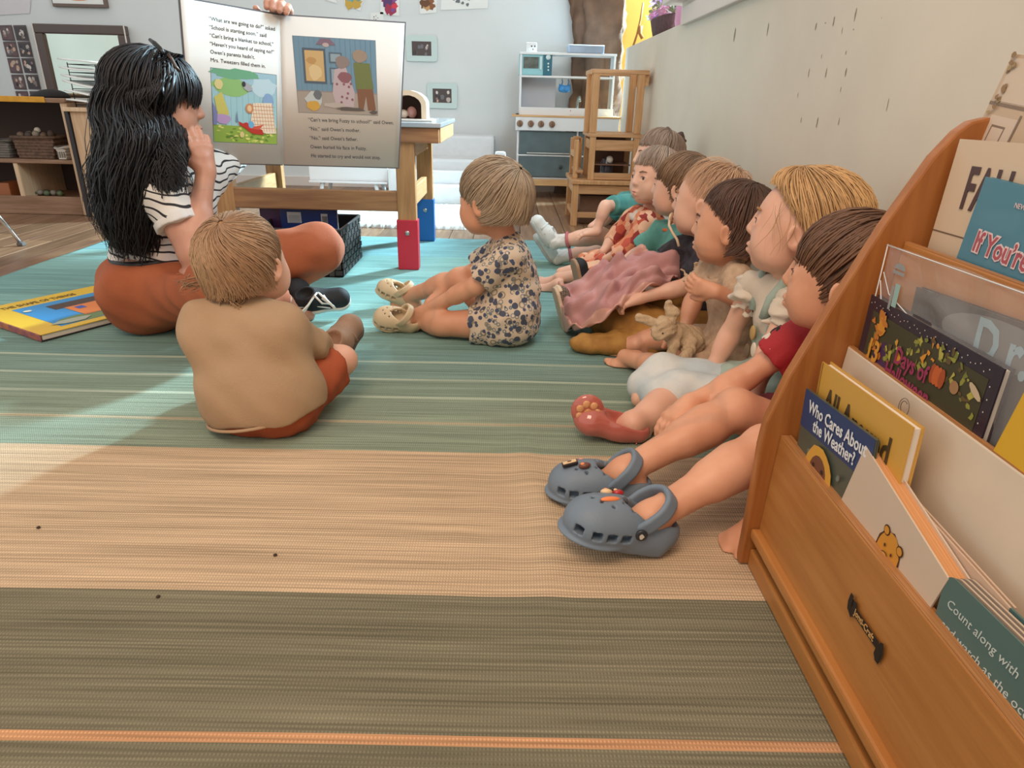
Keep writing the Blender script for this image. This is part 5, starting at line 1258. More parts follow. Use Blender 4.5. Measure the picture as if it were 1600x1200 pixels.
    for i in range(7):
        a = i*2*math.pi/7; blob('flower_petal', cc+v3(.018*math.cos(a), -.0105, .018*math.sin(a)), (.0085, .0030, .0085), fm_, j, seg=9)
    blob('flower_heart', cc+v3(0, -.0125, 0), (.009, .003, .009), mat('flower_heart', 'c98a58', .3), j, seg=9)
build_F()

# ================================================================ dark-haired toddler in beige dress with bunny (E)
Ep = person((.56, 1.58, RUGZ), 'barefoot toddler with short brown hair and beige knitted dress holding a plush bunny')
eJ = JD(pel=(.60, 1.58, .08), chest=(.545, 1.575, .225), neck=(.53, 1.575, .30), shR=(.505, 1.635, .28), shL=(.52, 1.50, .285),
          hipR=(.55, 1.62, .07), hipL=(.55, 1.53, .065), knR=(.43, 1.73, .065), knL=(.40, 1.50, .055), anR=(.33, 1.74, .04), anL=(.31, 1.65, .035),
          elR=A(1083, 470, 1.64), wrR=A(1068, 520, 1.60), elL=A(1178, 478, 1.48), wrL=A(1118, 455, 1.47))
e_ = Kid(eJ, .96)
EM = head_frame(at(1143, 352, Y=1.57), (-.86, .50, -.02), (.02, 0, 1), 1.06)
def build_E():
    S = Solid(zmin=RUGZ); e_.torso(S, -.006); e_.neckp(S, EM)
    for sd in 'LR': e_.arm(S, sd); e_.leg(S, sd, r=(.042, .032, .021))
    add_head(S, EM); dR, dL = v3(-.2, -.1, -.95), v3(-.9, .3, .15)
    add_hand(S, eJ['wrR'], dR, (-.3, -.8, 0), .9, side=1, curl=(.6,)*4); add_hand(S, eJ['wrL'], dL, (.3, .9, .2), .9, side=1, curl=(.5,)*4)
    f1, f2 = v3(-1, .15, 0), v3(-1, -.02, .0); add_foot(S, eJ['anR']+v3(.02, -.02, .005), f1, (.0, -.35, .9), .86); add_foot(S, eJ['anL']+v3(.03, -.01, 0), f2, (0, -.45, .85), .86)
    def fb(a): c = np.array(a)+v3(-.035, 0, 0); return (c-.065, c+.055, .0022)
    solid('body', S, .0052, skin_warm, Ep, [head_box(EM), hand_box(eJ['wrR'], dR), hand_box(eJ['wrL'], dL), (v3(.19, 1.57, 0), v3(.36, 1.79, .09), .0022)])
    head_bits(Ep, EM, mat('brow_dark', '4f3628', .8))
    hb = mat('hair_darkbrown', '4a3228', .5, island=.22, col2='5e4335', vscale=9)
    hair_cap(Ep, EM, mat('hair_darkbrown_base', '412d24', .6), fringe=.052, side=.008, back=-.045, ys=-.014)
    strands('hair_locks', Ep, EM, hb, n=520, fringe=.052, side=.004, back=-.052, crown=(0, -.3, .95), swirl=.4, lift=.006, w_=.0034, wave=.006, seed=12, jitter=.14, ys=-.014, hang=1.0)
    be = mat('dress_beige', 'b79a80', .9, col2='c9ae93', vscale=60, bump=.8, bscale=300)
    S = Solid(zmin=RUGZ, disp=folds(.003, 70, 2)); e_.torso(S, .009); 
    for sd in 'LR': e_.arm(S, sd, .013, .55)
    S.cap(eJ['pel'], eJ['pel']+v3(-.10, .0, -.02), .078, .058, k=.03).cap(eJ['hipL'], eJ['hipL']+(eJ['knL']-eJ['hipL'])*.55, .06, .052, k=.02).cap(eJ['hipR'], eJ['hipR']+(eJ['knR']-eJ['hipR'])*.5, .06, .05, k=.02)
    solid('dress', S, .005, be, Ep)
    tube('neckline', [eJ['neck']+v3(.045*math.cos(a)-.010, .052*math.sin(a), -.012+.028*math.cos(a)) for a in np.linspace(0, 2*math.pi, 15)[:-1]], .0075, mat('collar_beige', 'c7a98d', .9, bump=.5), Ep, 8, True)
    for sd in 'LR':
        e = eJ['el'+sd]; c = eJ['sh'+sd]; d = nrm(e-c); S = Solid(disp=folds(.003, 150, 7)); t_ = np.linalg.norm(e-c)*.55
        S.cyl(c+d*(t_-.006), c+d*(t_+.008), .042, .045, k=.004); solid('sleeve_ruffle', S, .003, be, Ep)
build_E()
# plush bunny
B = empty('plush_bunny', at(1035, 540, Y=1.52), 'small tan plush bunny drooping from the beige dressed toddler\'s lap', 'soft toy')
pl = mat('plush_tan', 'b39a7b', .95, col2='c4ab8b', vscale=70, bump=1, bscale=260)
def build_bunny():
    hc = at(1037, 512, Y=1.49); S = Solid(disp=folds(.0015, 260, 4)); S.ell(hc, (.030, .028, .027), k=.012).ell(hc+v3(-.012, -.014, -.012), (.018, .016, .015), k=.012)
    solid('head', S, .0025, pl, B)
    S = Solid(disp=folds(.0012, 260, 5)); a = hc+v3(.014, 0, .018); S.cap(a, at(1045, 475, Y=1.50), .011, .010, k=.01).cap(a, a+v3(.008, 0, .02), .012, .012, k=.01); solid('ear', S, .0024, pl, B)
    S = Solid(disp=folds(.0012, 260, 5)); a = hc+v3(-.018, 0, .010); S.cap(a, at(998, 496, Y=1.50), .010, .0095, k=.01); solid('ear', S, .0024, pl, B)
    S = Solid(disp=folds(.002, 220, 6), zmin=RUGZ); S.cap(hc+v3(.025, .02, -.015), hc+v3(.075, .03, -.04), .026, .034, k=.02); S.cap(hc+v3(.03, .0, -.02), hc+v3(.02, -.02, -.06), .012, .012, k=.01).cap(hc+v3(.07, .0, -.04), hc+v3(.05, -.03, -.06), .014, .013, k=.01)
    solid('torso', S, .003, pl, B)
    blob('eye', hc+v3(-.008, -.030, -.004), (.0022, .0018, .0022), mat('bead_black', '15110f', .2), B, seg=8); blob('eye', hc+v3(-.030, -.012, -.002), (.0022, .0022, .0022), mat('bead_black', '15110f', .2), B, seg=8)
build_bunny()

# ================================================================ bald blond toddler with dummy strap, black floral shirt, gold trousers (D)
Dp = person((.57, 1.84, RUGZ), 'toddler with very short blond hair, black floral top and mustard trousers, holding the pink blanket')
dJ = JD(pel=(.61, 1.84, .08), chest=(.55, 1.84, .225), neck=(.535, 1.84, .30), shR=(.50, 1.90, .28), shL=(.53, 1.765, .28),
          hipR=(.56, 1.88, .07), hipL=(.56, 1.79, .07), knR=(.40, 1.93, .08), knL=(.38, 1.80, .08), anR=(.26, 2.00, .05), anL=(.20, 1.95, .06),
          elR=(.42, 1.93, .20), wrR=(.37, 1.90, .17), elL=A(1072, 448, 1.78), wrL=A(1000, 466, 1.76))
d_ = Kid(dJ, .96)
DM = head_frame(at(1104, 314, Y=1.84), (-.86, .50, -.02), (.03, 0, 1), 1.08)
def build_D():
    S = Solid(zmin=RUGZ); d_.torso(S, -.006); d_.neckp(S, DM)
    for sd in 'LR': d_.arm(S, sd); d_.leg(S, sd)
    add_head(S, DM); dL = v3(-.9, .1, -.3); add_hand(S, dJ['wrL'], dL, (-.2, .3, -.9), .9, side=-1, curl=(.6,)*4)
    solid('body', S, .0058, skin_far, Dp, [head_box(DM), hand_box(dJ['wrL'], dL)]); head_bits(Dp, DM, mat('brow_blonde', '9a7448', .8))
    hb = mat('hair_down', 'd6b08f', .6, island=.10); hair_cap(Dp, DM, mat('hair_down_base', 'd2a78a', .6), fringe=.052, side=.022, back=-.02, grow=-.0045, ys=-.006, amp=.0006)
    strands('hair_locks', Dp, DM, hb, n=220, fringe=.046, side=.012, back=-.035, lift=.003, w_=.0009, wave=.003, seed=15, R=(.070, .083, .073), th0=.1)
    tf = strands('hair_tuft', Dp, DM, hb, n=60, fringe=.07, side=.06, back=.03, lift=.012, w_=.0018, wave=.01, seed=16, mess=.008, crown=(0, -.6, .8))
    bt = mat('top_black', '26242c', .85, col2='3b3741', vscale=60, bump=.3)
    S = Solid(zmin=RUGZ, disp=folds(.002, 90, 2)); d_.torso(S, .008); [d_.arm(S, sd, .011, .62) for sd in 'LR']; solid('top', S, .0055, bt, Dp)
    rg = random.Random(6)
    fl_m = mat('floral_cream', 'c9ac8d', .8)
    for i in range(16):
        t_ = rg.random(); c = dJ['shL']*(1-t_*.6)+dJ['elL']*t_*.6; a = rg.uniform(2.4, 4.6); ra = .039
        blob('floral_motif', c+v3(ra*math.cos(a)*.7, -ra*.95, ra*math.sin(a)*.4+.012*rg.uniform(-1, 1)), (.006+.004*rg.random(), .002, .005), fl_m, Dp, seg=7)
    d0 = nrm(dJ['elL']-dJ['shL']); S = Solid(disp=folds(.003, 150, 9)); c = dJ['shL']+(dJ['elL']-dJ['shL'])*.62; S.cyl(c-d0*.006, c+d0*.010, .036, .042, k=.004); solid('sleeve_frill', S, .003, fl_m, Dp)
    mu = mat('trousers_mustard', '9a6c33', .85, col2='b0823f', vscale=25, bump=.3); S = Solid(zmin=RUGZ, disp=folds(.003, 75, 3))
    for sd in 'LR': S.cap(dJ['hip'+sd], dJ['kn'+sd], .058, .050, k=.02).cyl(dJ['kn'+sd], dJ['kn'+sd]+(dJ['an'+sd]-dJ['kn'+sd])*.65, .05, .046, k=.02)
    S.ell(at(940, 505, Y=1.72)*[1, 1, 0]+v3(.02, .04, .03), (.10, .05, .03), k=.02); S.ell(at(990, 500, Y=1.72)*[1, 1, 0]+v3(.03, .04, .03), (.09, .05, .045), k=.02)
    solid('trousers', S, .006, mu, Dp)
    # leopard canvas shoes seen from the side of the sole
    lp = mat('leopard_canvas', '8c7868', .8, col2='2b2320', vscale=260); cr = mat('sole_cream', 'cdb79e', .6)
    for (tp, an) in (((862, 437), dJ['anL']), ):
        M1 = shoe_frame(at(887, 505, Y=1.92)*[1, 1, 0]+v3(-.01, 0, .014), (-.30, .28, .95), (.95, .20, .2), .80)
        sn = sneaker(Dp, M1, lp, cr, L=.165, laces=mat('lace_white', 'ddd8d0', .7), toe=mat('toe_cream', 'd9c4a8', .5), w=.034); sn['label'] = 'leopard print canvas shoe'
    tube('dummy_strap', [DM @ Vector(p) for p in ((-.022, .082, -.052), (-.034, .078, -.062), (-.038, .066, -.078), (-.040, .052, -.094), (-.042, .045, -.11))], .0035, mat('strap_cream', 'd9c3a4', .7), Dp, 8)
    S = Solid(DM); S.ell((0, .084, -.049), (.020, .005, .015), k=.003); solid('dummy', S, .002, mat('strap_cream', 'd9c3a4', .7), Dp)
build_D()

# ================================================================ boy in teal shirt with striped cuff (C)
Cp = person((.56, 2.10, RUGZ), 'boy with light brown hair and teal shirt with orange striped cuff, in profile')
cJ = JD(pel=(.59, 2.08, .08), chest=(.53, 2.08, .22), neck=(.515, 2.08, .30), shR=(.49, 2.14, .28), shL=(.51, 2.0, .28),
          hipR=(.54, 2.12, .07), hipL=(.54, 2.03, .07), knR=(.38, 2.20, .10), knL=(.37, 2.10, .10), anR=(.24, 2.26, .06), anL=(.235, 2.20, .07),
          elR=(.42, 2.16, .2), wrR=(.36, 2.14, .17), elL=A(1050, 405, 1.98), wrL=A(1000, 418, 2.02))
c_k = Kid(cJ, .96)
CM = head_frame(at(1064, 291, Y=2.08), (-.86, .48, -.02), (.02, 0, 1), 1.04)
def build_C():
    S = Solid(zmin=RUGZ); c_k.torso(S, -.006); c_k.neckp(S, CM)
    for sd in 'LR': c_k.arm(S, sd); c_k.leg(S, sd)
    add_head(S, CM); solid('body', S, .0058, skin_far, Cp, [head_box(CM)]); head_bits(Cp, CM)
    hb = mat('hair_lightbrown', '6f5540', .55, island=.2, col2='8a6c50', vscale=10)
    hair_cap(Cp, CM, mat('hair_lightbrown_base', '64493a', .6), fringe=.022, side=-.006, back=-.05); strands('hair_locks', Cp, CM, hb, n=420, fringe=.018, side=-.012, back=-.056, crown=(0, -.55, .85), lift=.005, w_=.0034, seed=21)
    te = mat('shirt_teal', '4f8b84', .85, col2='5f9c92', vscale=15, bump=.3); S = Solid(zmin=RUGZ, disp=folds(.0025, 80, 3)); c_k.torso(S, .008)
    for sd in 'LR': c_k.arm(S, sd, .014, .85)
    solid('shirt', S, .0058, te, Cp); a, b = cJ['shL'], cJ['elL']; d = b-a
    for t0, t1, cc in ((.56, .64, 'c2693f'), (.66, .78, '8fb290'), (.80, .90, 'b84e56')):
        S = Solid(disp=folds(.0015, 80, 3)); S.cyl(a+d*t0, a+d*t1, .0435, .0435, k=.004); solid('cuff_stripe', S, .003, mat('cuff_'+cc, cc, .85), Cp)
    tube('collar', [cJ['neck']+v3(.034*math.cos(a)-.006, .038*math.sin(a), .005+.014*math.cos(a)) for a in np.linspace(0, 2*math.pi, 13)[:-1]], .006, mat('cuff_c2693f', 'c2693f', .85), Cp, 8, True)
    # slip-on seen from below its sole
    M1 = shoe_frame(at(915, 446, Y=2.10)*[1, 1, 0]+v3(-.012, 0, .062), (-.28, .10, .95), (.97, .25, .1), .78)
    sn = sneaker(Cp, M1, mat('shoe_black', '1f1e22', .7), mat('sole_tan', 'a08468', .6), L=.165, w=.036, tall=.045); sn['label'] = 'black slip-on shoe with tan sole'
    S = Solid(zmin=RUGZ); p = at(905, 445, Y=2.10)*[1, 1, 0]
    sh2 = sneaker(Cp, shoe_frame(at(918, 450, Y=2.05)*[1, 1, 0]+v3(.0, 0, .050), (-.10, .55, .8), (.9, .35, .1), .70), mat('shoe_black', '1f1e22', .7), mat('sole_tan', 'a08468', .6), L=.16, w=.030, tall=.04)
build_C()

# ================================================================ girl in orange floral dress (B)
Bp = person((.54, 2.42, RUGZ), 'girl in orange and red floral dress looking towards the camera, bare feet out')
bJ = JD(pel=(.58, 2.40, .08), chest=(.50, 2.40, .215), neck=(.48, 2.40, .295), shR=(.46, 2.46, .275), shL=(.47, 2.33, .275),
          hipR=(.53, 2.44, .07), hipL=(.53, 2.35, .07), knR=(.36, 2.50, .09), knL=(.34, 2.36, .09), anR=(.20, 2.50, .05), anL=(.19, 2.42, .05),
          elR=(.38, 2.46, .19), wrR=(.34, 2.42, .15), elL=(.40, 2.30, .18), wrL=(.34, 2.34, .14))
b_ = Kid(bJ, .96)
BM = head_frame(at(1022, 276, Y=2.38), (-.80, -.42, .0), (.02, 0, 1), 1.03)
def build_B():
    S = Solid(zmin=RUGZ); b_.torso(S, -.006); b_.neckp(S, BM)
    for sd in 'LR': b_.arm(S, sd); b_.leg(S, sd)
    add_head(S, BM); 
    add_foot(S, v3(.19, 2.44, .045), (-.9, .25, .1), (0, -.35, .9), .92); add_foot(S, v3(.18, 2.38, .035), (-.98, .05, .1), (0, -.45, .9), .92)
    solid('body', S, .0058, skin_far, Bp, [head_box(BM), (v3(.05, 2.30, 0), v3(.22, 2.52, .1), .0026)]); head_bits(Bp, BM)
    hb = mat('hair_ash', '8e7664', .6, island=.25, col2='a08876', vscale=10)
    hair_cap(Bp, BM, mat('hair_ash_base', '84705f', .6), fringe=.045, side=.0, back=-.07); strands('hair_locks', Bp, BM, hb, n=360, fringe=.043, side=-.03, back=-.09, lift=.006, w_=.0034, seed=25, hang=1.05)
    fd = mat('dress_floral', 'c0694a', .85, bump=.3)
    nt = fd.node_tree; N, L = nt.nodes, nt.links; b = N['Principled BSDF']; tc = N.new('ShaderNodeTexCoord'); vo = N.new('ShaderNodeTexVoronoi'); vo.inputs['Scale'].default_value = 42; L.new(tc.outputs['Object'], vo.inputs[0])
    rp = N.new('ShaderNodeValToRGB'); rp.color_ramp.interpolation = 'CONSTANT'; e = rp.color_ramp.elements; e[0].color = (*lin('cf7c58'), 1); e[1].position = .3; e[1].color = (*lin('8e2f2a'), 1)
    for p_, c_ in ((.5, 'd9a183'), (.68, 'b8503c'), (.85, 'e0b496')): q = e.new(p_); q.color = (*lin(c_), 1)
    sp = N.new('ShaderNodeSeparateColor'); L.new(vo.outputs['Color'], sp.inputs[0]); L.new(sp.outputs[0], rp.inputs[0]); L.new(rp.outputs[0], b.inputs['Base Color'])
    S = Solid(zmin=RUGZ, disp=folds(.004, 60, 3)); b_.torso(S, .010)
    for sd in 'LR': b_.arm(S, sd, .012, 1.4); S.cap(bJ['hip'+sd], bJ['kn'+sd], .066, .056, k=.03).cyl(bJ['kn'+sd], bJ['kn'+sd]+(bJ['an'+sd]-bJ['kn'+sd])*.55, .056, .048, k=.02)
    solid('dress', S, .0055, fd, Bp)
    S = Solid(disp=folds(.003, 130, 3)); S.ell(bJ['neck']+v3(-.012, -.008, -.012), (.046, .052, .022), k=.01); solid('white_collar', S, .003, mat('blouse_white', 'd8cdc4', .85), Bp)
build_B()

# ================================================================ farthest girl, teal shirt, white sandals (A)
Ap = person((.60, 2.78, RUGZ), 'farthest girl by the wall with a dark hair bun, teal shirt and white sandals')
aJ = JD(pel=(.60, 2.78, .085), chest=(.52, 2.76, .215), neck=(.51, 2.76, .30), shR=(.48, 2.82, .28), shL=(.47, 2.69, .28),
          hipR=(.54, 2.82, .075), hipL=(.53, 2.73, .075), knR=(.30, 2.86, .10), knL=A(938, 368, 2.70), anR=A(872, 402, 2.82), anL=A(868, 378, 2.74),
          elR=(.40, 2.84, .2), wrR=(.34, 2.82, .17), elL=A(950, 335, 2.62), wrL=A(938, 362, 2.62))
aJ['knR'] = A(935, 392, 2.82); aJ['elL'] = A(946, 322, 2.62); aJ['wrL'] = A(932, 362, 2.60)
a_k = Kid(aJ, 1.0)
AM = head_frame(at(1026, 244, Y=2.76), (-.9, -.1, .0), (.0, 0, 1), 1.08)
def build_A():
    S = Solid(zmin=RUGZ); a_k.torso(S, -.006); a_k.neckp(S, AM)
    for sd in 'LR': a_k.arm(S, sd); a_k.leg(S, sd, r=(.045, .034, .024))
    dL = v3(-.8, .3, -.2); add_hand(S, aJ['wrL'], dL, (.1, .1, -1), 1.0, side=-1, curl=(.3,)*4)
    add_head(S, AM); solid('body', S, .006, skin_far, Ap, [head_box(AM), hand_box(aJ['wrL'], dL)]); head_bits(Ap, AM)
    hb = mat('hair_mouse', '7d6350', .6, island=.28, col2='937966', vscale=10); dkh = mat('hair_bun', '4a322a', .6, island=.3)
    hair_cap(Ap, AM, mat('hair_mouse_base', '75604f', .6), fringe=.04, side=-.01, back=-.07); strands('hair_locks', Ap, AM, hb, n=380, fringe=.04, side=-.03, back=-.09, lift=.006, w_=.0036, seed=31)
    rg = np.random.RandomState(3); n = 90; q = np.zeros((n, 14, 3)); s_ = np.linspace(0, 1, 14)
    for i in range(n):       # loose curls beside the face
        a = v3((-1 if rg.rand() < .7 else 1)*(.066+.012*rg.rand()), -.02+.06*rg.rand(), .02*rg.rand()); q[i] = a+np.stack([.006*np.sin(s_*14+i), .006*np.cos(s_*14+i), -s_*(.09+.06*rg.rand())], 1)
    ribbons('hair_curls', Ap, AM, hb, q, .0024, .8, rg, HC)
    c = at(1062, 219, Y=2.78); S = Solid(disp=folds(.003, 160, 2)); S.ell(c, (.022, .022, .034), k=.01); bn = solid('hair_bun', S, .003, dkh, Ap)
    tube('hair_band', [AM @ Vector((.072*math.cos(t_), -.03+.012*math.sin(t_)*0, .02+.076*math.sin(t_))) for t_ in np.linspace(.15, math.pi-.15, 14)], .005, mat('band_brown', '5e4a3c', .8), Ap, 6)
    te = mat('shirt_teal_far', '4a8f8c', .85, col2='5ba19b', vscale=15, bump=.3); S = Solid(zmin=RUGZ, disp=folds(.0025, 80, 5)); a_k.torso(S, .008)
    for sd in 'LR': a_k.arm(S, sd, .013, .75)
    solid('shirt', S, .006, te, Ap)
    gl = mat('leggings_grey', '8b8178', .85, bump=.2); S = Solid(zmin=RUGZ)
    for sd in 'LR': a_k.leg(S, sd, .005, .80)
    solid('leggings', S, .007, gl, Ap)
    wm = mat('sandal_white', 'cdd0cd', .5); sk_ = mat('sock_white', 'd3cfc8', .85, bump=.3); pk = mat('anklet_pink', 'b86a70', .8)
    for an, kn in ((aJ['anL'], aJ['knL']), (aJ['anR'], aJ['knR'])):
        d = nrm(an-kn); S = Solid(disp=folds(.001, 200, 2)); S.cyl(an-d*.045, an+d*.01, .029, .027, k=.01); S.cap(an+d*.01, an+v3(-.045, .01, .045), .026, .022, k=.02); solid('sock', S, .003, sk_, Ap)
        tube('anklet', [an-d*.052+.030*(math.cos(t_)*nrm(np.cross(d, (0, 0, 1)))+math.sin(t_)*nrm(np.cross(d, np.cross(d, (0, 0, 1))))) for t_ in np.linspace(0, 2*math.pi, 13)[:-1]], .006, pk, Ap, 6, True)
        M1 = shoe_frame(an+d*.030+v3(.006, 0, -.024), (-.58, .10, .80), (.80, -.25, .52), .98)
        sneaker(Ap, M1, wm, mat('sandal_sole', 'a7aaa6', .5), L=.155, name='sandal', straps=wm, w=.027, tall=.045)
build_A()
# ---------------------------------------------------------------- pink satin-edged blanket over the mustard trousers
def blanket():
    kn = [  # rows from the wall side (right) to the hanging corner (left); each row goes from back to front
        [(1082, 398, 1.98), (1075, 412, 1.90), (1060, 428, 1.84), (1040, 440, 1.80)],
        [(1040, 393, 1.99), (1036, 408, 1.90), (1025, 425, 1.83), (1012, 446, 1.75)],
        [(1000, 392, 2.03), (998, 408, 1.93), (990, 430, 1.83), (985, 462, 1.74)],
        [(962, 402, 2.05), (962, 418, 1.94), (958, 445, 1.82), (955, 490, 1.73)],
        [(930, 420, 2.06), (930, 436, 1.95), (925, 465, 1.84), (925, 503, 1.765)],
        [(898, 436, 2.06), (896, 452, 1.97), (893, 478, 1.87), (896, 515, 1.82)],
        [(872, 446, 2.06), (872, 458, 2.00), (876, 478, 1.93), (888, 508, 1.87)]]
    K = np.array([[at(*k[:2], Y=k[2]) for k in r] for r in kn])
    def cr(P, t):                       # Catmull-Rom along axis 0
        n = len(P)-1; x = np.clip(t*n, 0, n-1e-6); i = int(x); f = x-i
        p = [P[max(0, min(n, i+j))] for j in (-1, 0, 1, 2)]
        return .5*((2*p[1])+(-p[0]+p[2])*f+(2*p[0]-5*p[1]+4*p[2]-p[3])*f*f+(-p[0]+3*p[1]-3*p[2]+p[3])*f**3)
    nu, nv = 100, 50; V = np.zeros((nu, nv, 3))
    for a in range(nu):
        row = cr(K, a/(nu-1))
        for b in range(nv): V[a, b] = cr(row, b/(nv-1))
    u, v = np.meshgrid(np.linspace(0, 1, nu), np.linspace(0, 1, nv), indexing='ij')
    dz = .016*(1-2*np.abs(np.sin(u*9+3*v+np.sin(v*5))))*(.5+.5*np.sin(v*4+u*3))+.012*(1-2*np.abs(np.sin(v*8-u*5+1.5*np.sin(u*6))))+.006*np.sin(u*19+5*v+np.sin(v*5))+.010*np.sin(v*13+u*9+2*np.sin(u*7))*(.4+.6*np.sin(u*5)**2)+.005*np.sin(u*37+v*23+3*np.sin(v*6))+.004*np.sin(v*41-u*17)+.014*np.exp(-((v-.25-.1*np.sin(u*6))/.07)**2)-.010*np.exp(-((v-.48-.12*np.sin(u*5+1))/.05)**2)
    V[..., 2] += dz; V[..., 1] -= dz*.7; V[..., 2] = np.maximum(V[..., 2], .016)
    i, j = np.meshgrid(np.arange(nu-1), np.arange(nv-1), indexing='ij'); a = (i*nv+j).ravel(); Q = np.stack([a, a+nv, a+nv+1, a+1], 1)
    edge = ((i >= nu-9) | (j >= nv-6) | (j < 4)).ravel()
    o = mesh_np('blanket', V.reshape(-1, 3), Q, mat('blanket_rose', 'b58483', .85, col2='c39492', vscale=12, bump=.3), smooth=True)
    o.data.materials.append(mat('satin_pink', 'cf9e90', .32, bump=.25, bscale=60)); o.data.polygons.foreach_set('material_index', edge.astype(np.int32))
    md = o.modifiers.new('solid', 'SOLIDIFY'); md.thickness = .004; md.offset = 1
    return tag(o, 'crumpled rose pink blanket with satin edging spread over the toddlers\' laps', 'blanket')
blanket()

# ================================================================ toddler in tan shirt, seen from behind (H)
Hp = person((-.47, 1.22, RUGZ), 'toddler in tan long shirt and rust shorts sitting with back to the camera')
hc0 = at(400, 690, Z=.01); hx = float(hc0[0]); hy = float(hc0[1])+.075
hJ = JD(pel=(hx-.0, hy+.0, .075), chest=(hx-.03, hy+.01, .20), neck=(hx-.025, hy+.03, .255), shR=(hx+.050, hy+.03, .225), shL=(hx-.105, hy+.01, .228),
        hipR=(hx+.045, hy+.02, .065), hipL=(hx-.05, hy+.03, .065), knR=(hx+.125, hy+.15, .10), knL=(hx-.12, hy+.18, .08), anR=at(506, 562, Y=hy+.24), anL=(hx-.02, hy+.30, .05),
        elR=(hx+.092, hy+.075, .165), wrR=(hx+.075, hy+.15, .125), elL=(hx-.135, hy+.05, .145), wrL=(hx-.10, hy+.13, .10))
h_ = Kid(hJ, 1.0, 1.12)
HM = head_frame(at(384, 410, Y=hy+.07), (.30, .95, .04), (-.10, 0, 1), 1.06)
def build_H():
    S = Solid(zmin=RUGZ); h_.torso(S, -.006); h_.neckp(S, HM, .031)
    for sd in 'LR': h_.arm(S, sd); h_.leg(S, sd)
    add_head(S, HM)
    for sd, s1 in (('L', 1), ('R', -1)): add_hand(S, hJ['wr'+sd], (.1*s1, .9, -.3), (.2, 0, -.9), .9, side=s1, curl=(.4,)*4)
    solid('body', S, .006, skin_far, Hp, [head_box(HM)]); head_bits(Hp, HM, mat('brow_blonde', '9a7448', .8))
    hb = mat('hair_strawberry', '9f7c5e', .62, island=.13, col2='b1916f', vscale=9)
    hair_cap(Hp, HM, mat('hair_strawberry_base', 'a67c55', .65), fringe=.04, side=-.004, back=-.040, ys=.0, amp=.0008, grow=-.001)
    strands('hair_locks', Hp, HM, hb, n=640, fringe=.04, side=-.006, back=-.044, crown=(.15, -.45, .88), swirl=.9, lift=.004, w_=.0022, wave=.009, seed=41, jitter=.12, R=(.0725, .085, .0755))
    rg = np.random.RandomState(7); n = 70; q = np.zeros((n, 12, 3)); s_ = np.linspace(0, 1, 12)
    for i in range(n):        # curl sticking out to the left and at the nape
        if i < 28: a = v3(-.060, -.045-.02*rg.rand(), -.010-.03*rg.rand()); d = v3(-.035-.012*rg.rand(), -.012, -.004+.012*rg.rand())
        else: a = v3(-.04+.075*rg.rand(), -.080+.012*rg.rand(), -.035-.012*rg.rand()); d = v3(-.012*rg.rand(), -.006, -.022-.018*rg.rand())
        q[i] = a+d*s_[:, None]+np.stack([.004*np.sin(s_*6+i), .004*np.sin(s_*5+i), .008*np.sin(s_*4+i*.3)*s_], 1)
    ribbons('hair_curls', Hp, HM, hb, q, .0015, .8, rg, HC)
    ta = mat('shirt_tan', 'a78a6c', .85, col2='ae9274', vscale=10, bump=.35, bscale=400)
    def wr(x, y, z): return folds(.0016, 70, 3)(x, y, z)-.0045*np.exp(-((z-.115-.2*(x-hx+.06))/.007)**2)*np.exp(-((x-hx+.055)/.03)**2)
    S = Solid(zmin=.018, disp=folds(.0030, 42, 13)); h_.torso(S, .010); c, p = hJ['chest'], hJ['pel']
    S.cap(p+v3(-.035, -.002, .01), p+v3(.03, -.002, .01), .092, k=.03); S.cap(c-v3(.060, 0, -.0), c+v3(.056, 0, 0), .058, k=.03); S.cap(hJ['shL']+v3(.01, 0, -.02), p+v3(-.045, 0, .0), .052, .060, k=.03).cap(hJ['shR']+v3(-.01, 0, -.02), p+v3(.045, 0, .02), .050, .055, k=.03)
    h_.arm(S, 'R', .011, 1.75); h_.arm(S, 'L', .011, 1.75)
    # hem: rises to the right, tucked lower left
    S.fn(lambda X, Y, Z: (.040+.20*(X-hx+.02)-Z)*.9)
    solid('shirt', S, .0042, ta, Hp)
    S = Solid(disp=folds(.002, 90, 3)); nk = hJ['neck']; tube('collar', [nk+v3(.037*math.cos(a)+.002, .034*math.sin(a)-.002, .004-.006*math.sin(a)) for a in np.linspace(0, 2*math.pi, 17)[:-1]], .0065, ta, Hp, 8, True)
    hem = []
    for t_ in np.linspace(-.115, .115, 18): hem.append((hx+t_, hy-math.sqrt(max(0, .094**2-(t_*.78)**2))*1.0-.000, .040+.20*(t_+.02)+.002))
    tube('hem', hem, .0035, ta, Hp, 6)
    ru = mat('shorts_rust', '9a4628', .85, col2='a9532f', vscale=14, bump=.3); S = Solid(zmin=RUGZ, disp=folds(.0025, 65, 8))
    S.cap(p+v3(-.030, 0, -.01), p+v3(.035, 0, -.01), .078, k=.03); 
    for sd in 'LR': h_.leg(S, sd, .016, .80)
    solid('shorts', S, .005, ru, Hp)
    tn = mat('shoe_taupe', '8a6b54', .75, col2='977862', vscale=30, bump=.3); an = hJ['anR']
    M1 = shoe_frame(an+v3(-.004, -.012, -.030), (.42, .80, .52), (-.35, -.30, .85), 1.0); M1 = shoe_frame(at(506, 574, Y=hy+.225), (.33, .62, .40), (.12, -.65, .75), 1.02)
    sn = sneaker(Hp, M1, tn, mat('sole_brown', '5a463a', .7), L=.150, straps=tn, w=.031, tall=.05); sn['label'] = 'taupe strap shoe'
    M2 = shoe_frame(hJ['anL']+v3(0, 0, -.035), (-.2, .95, .1), (0, 0, 1), 1.0); sneaker(Hp, M2, tn, mat('sole_brown', '5a463a', .7), L=.15, straps=tn, w=.030, tall=.05)
build_H()

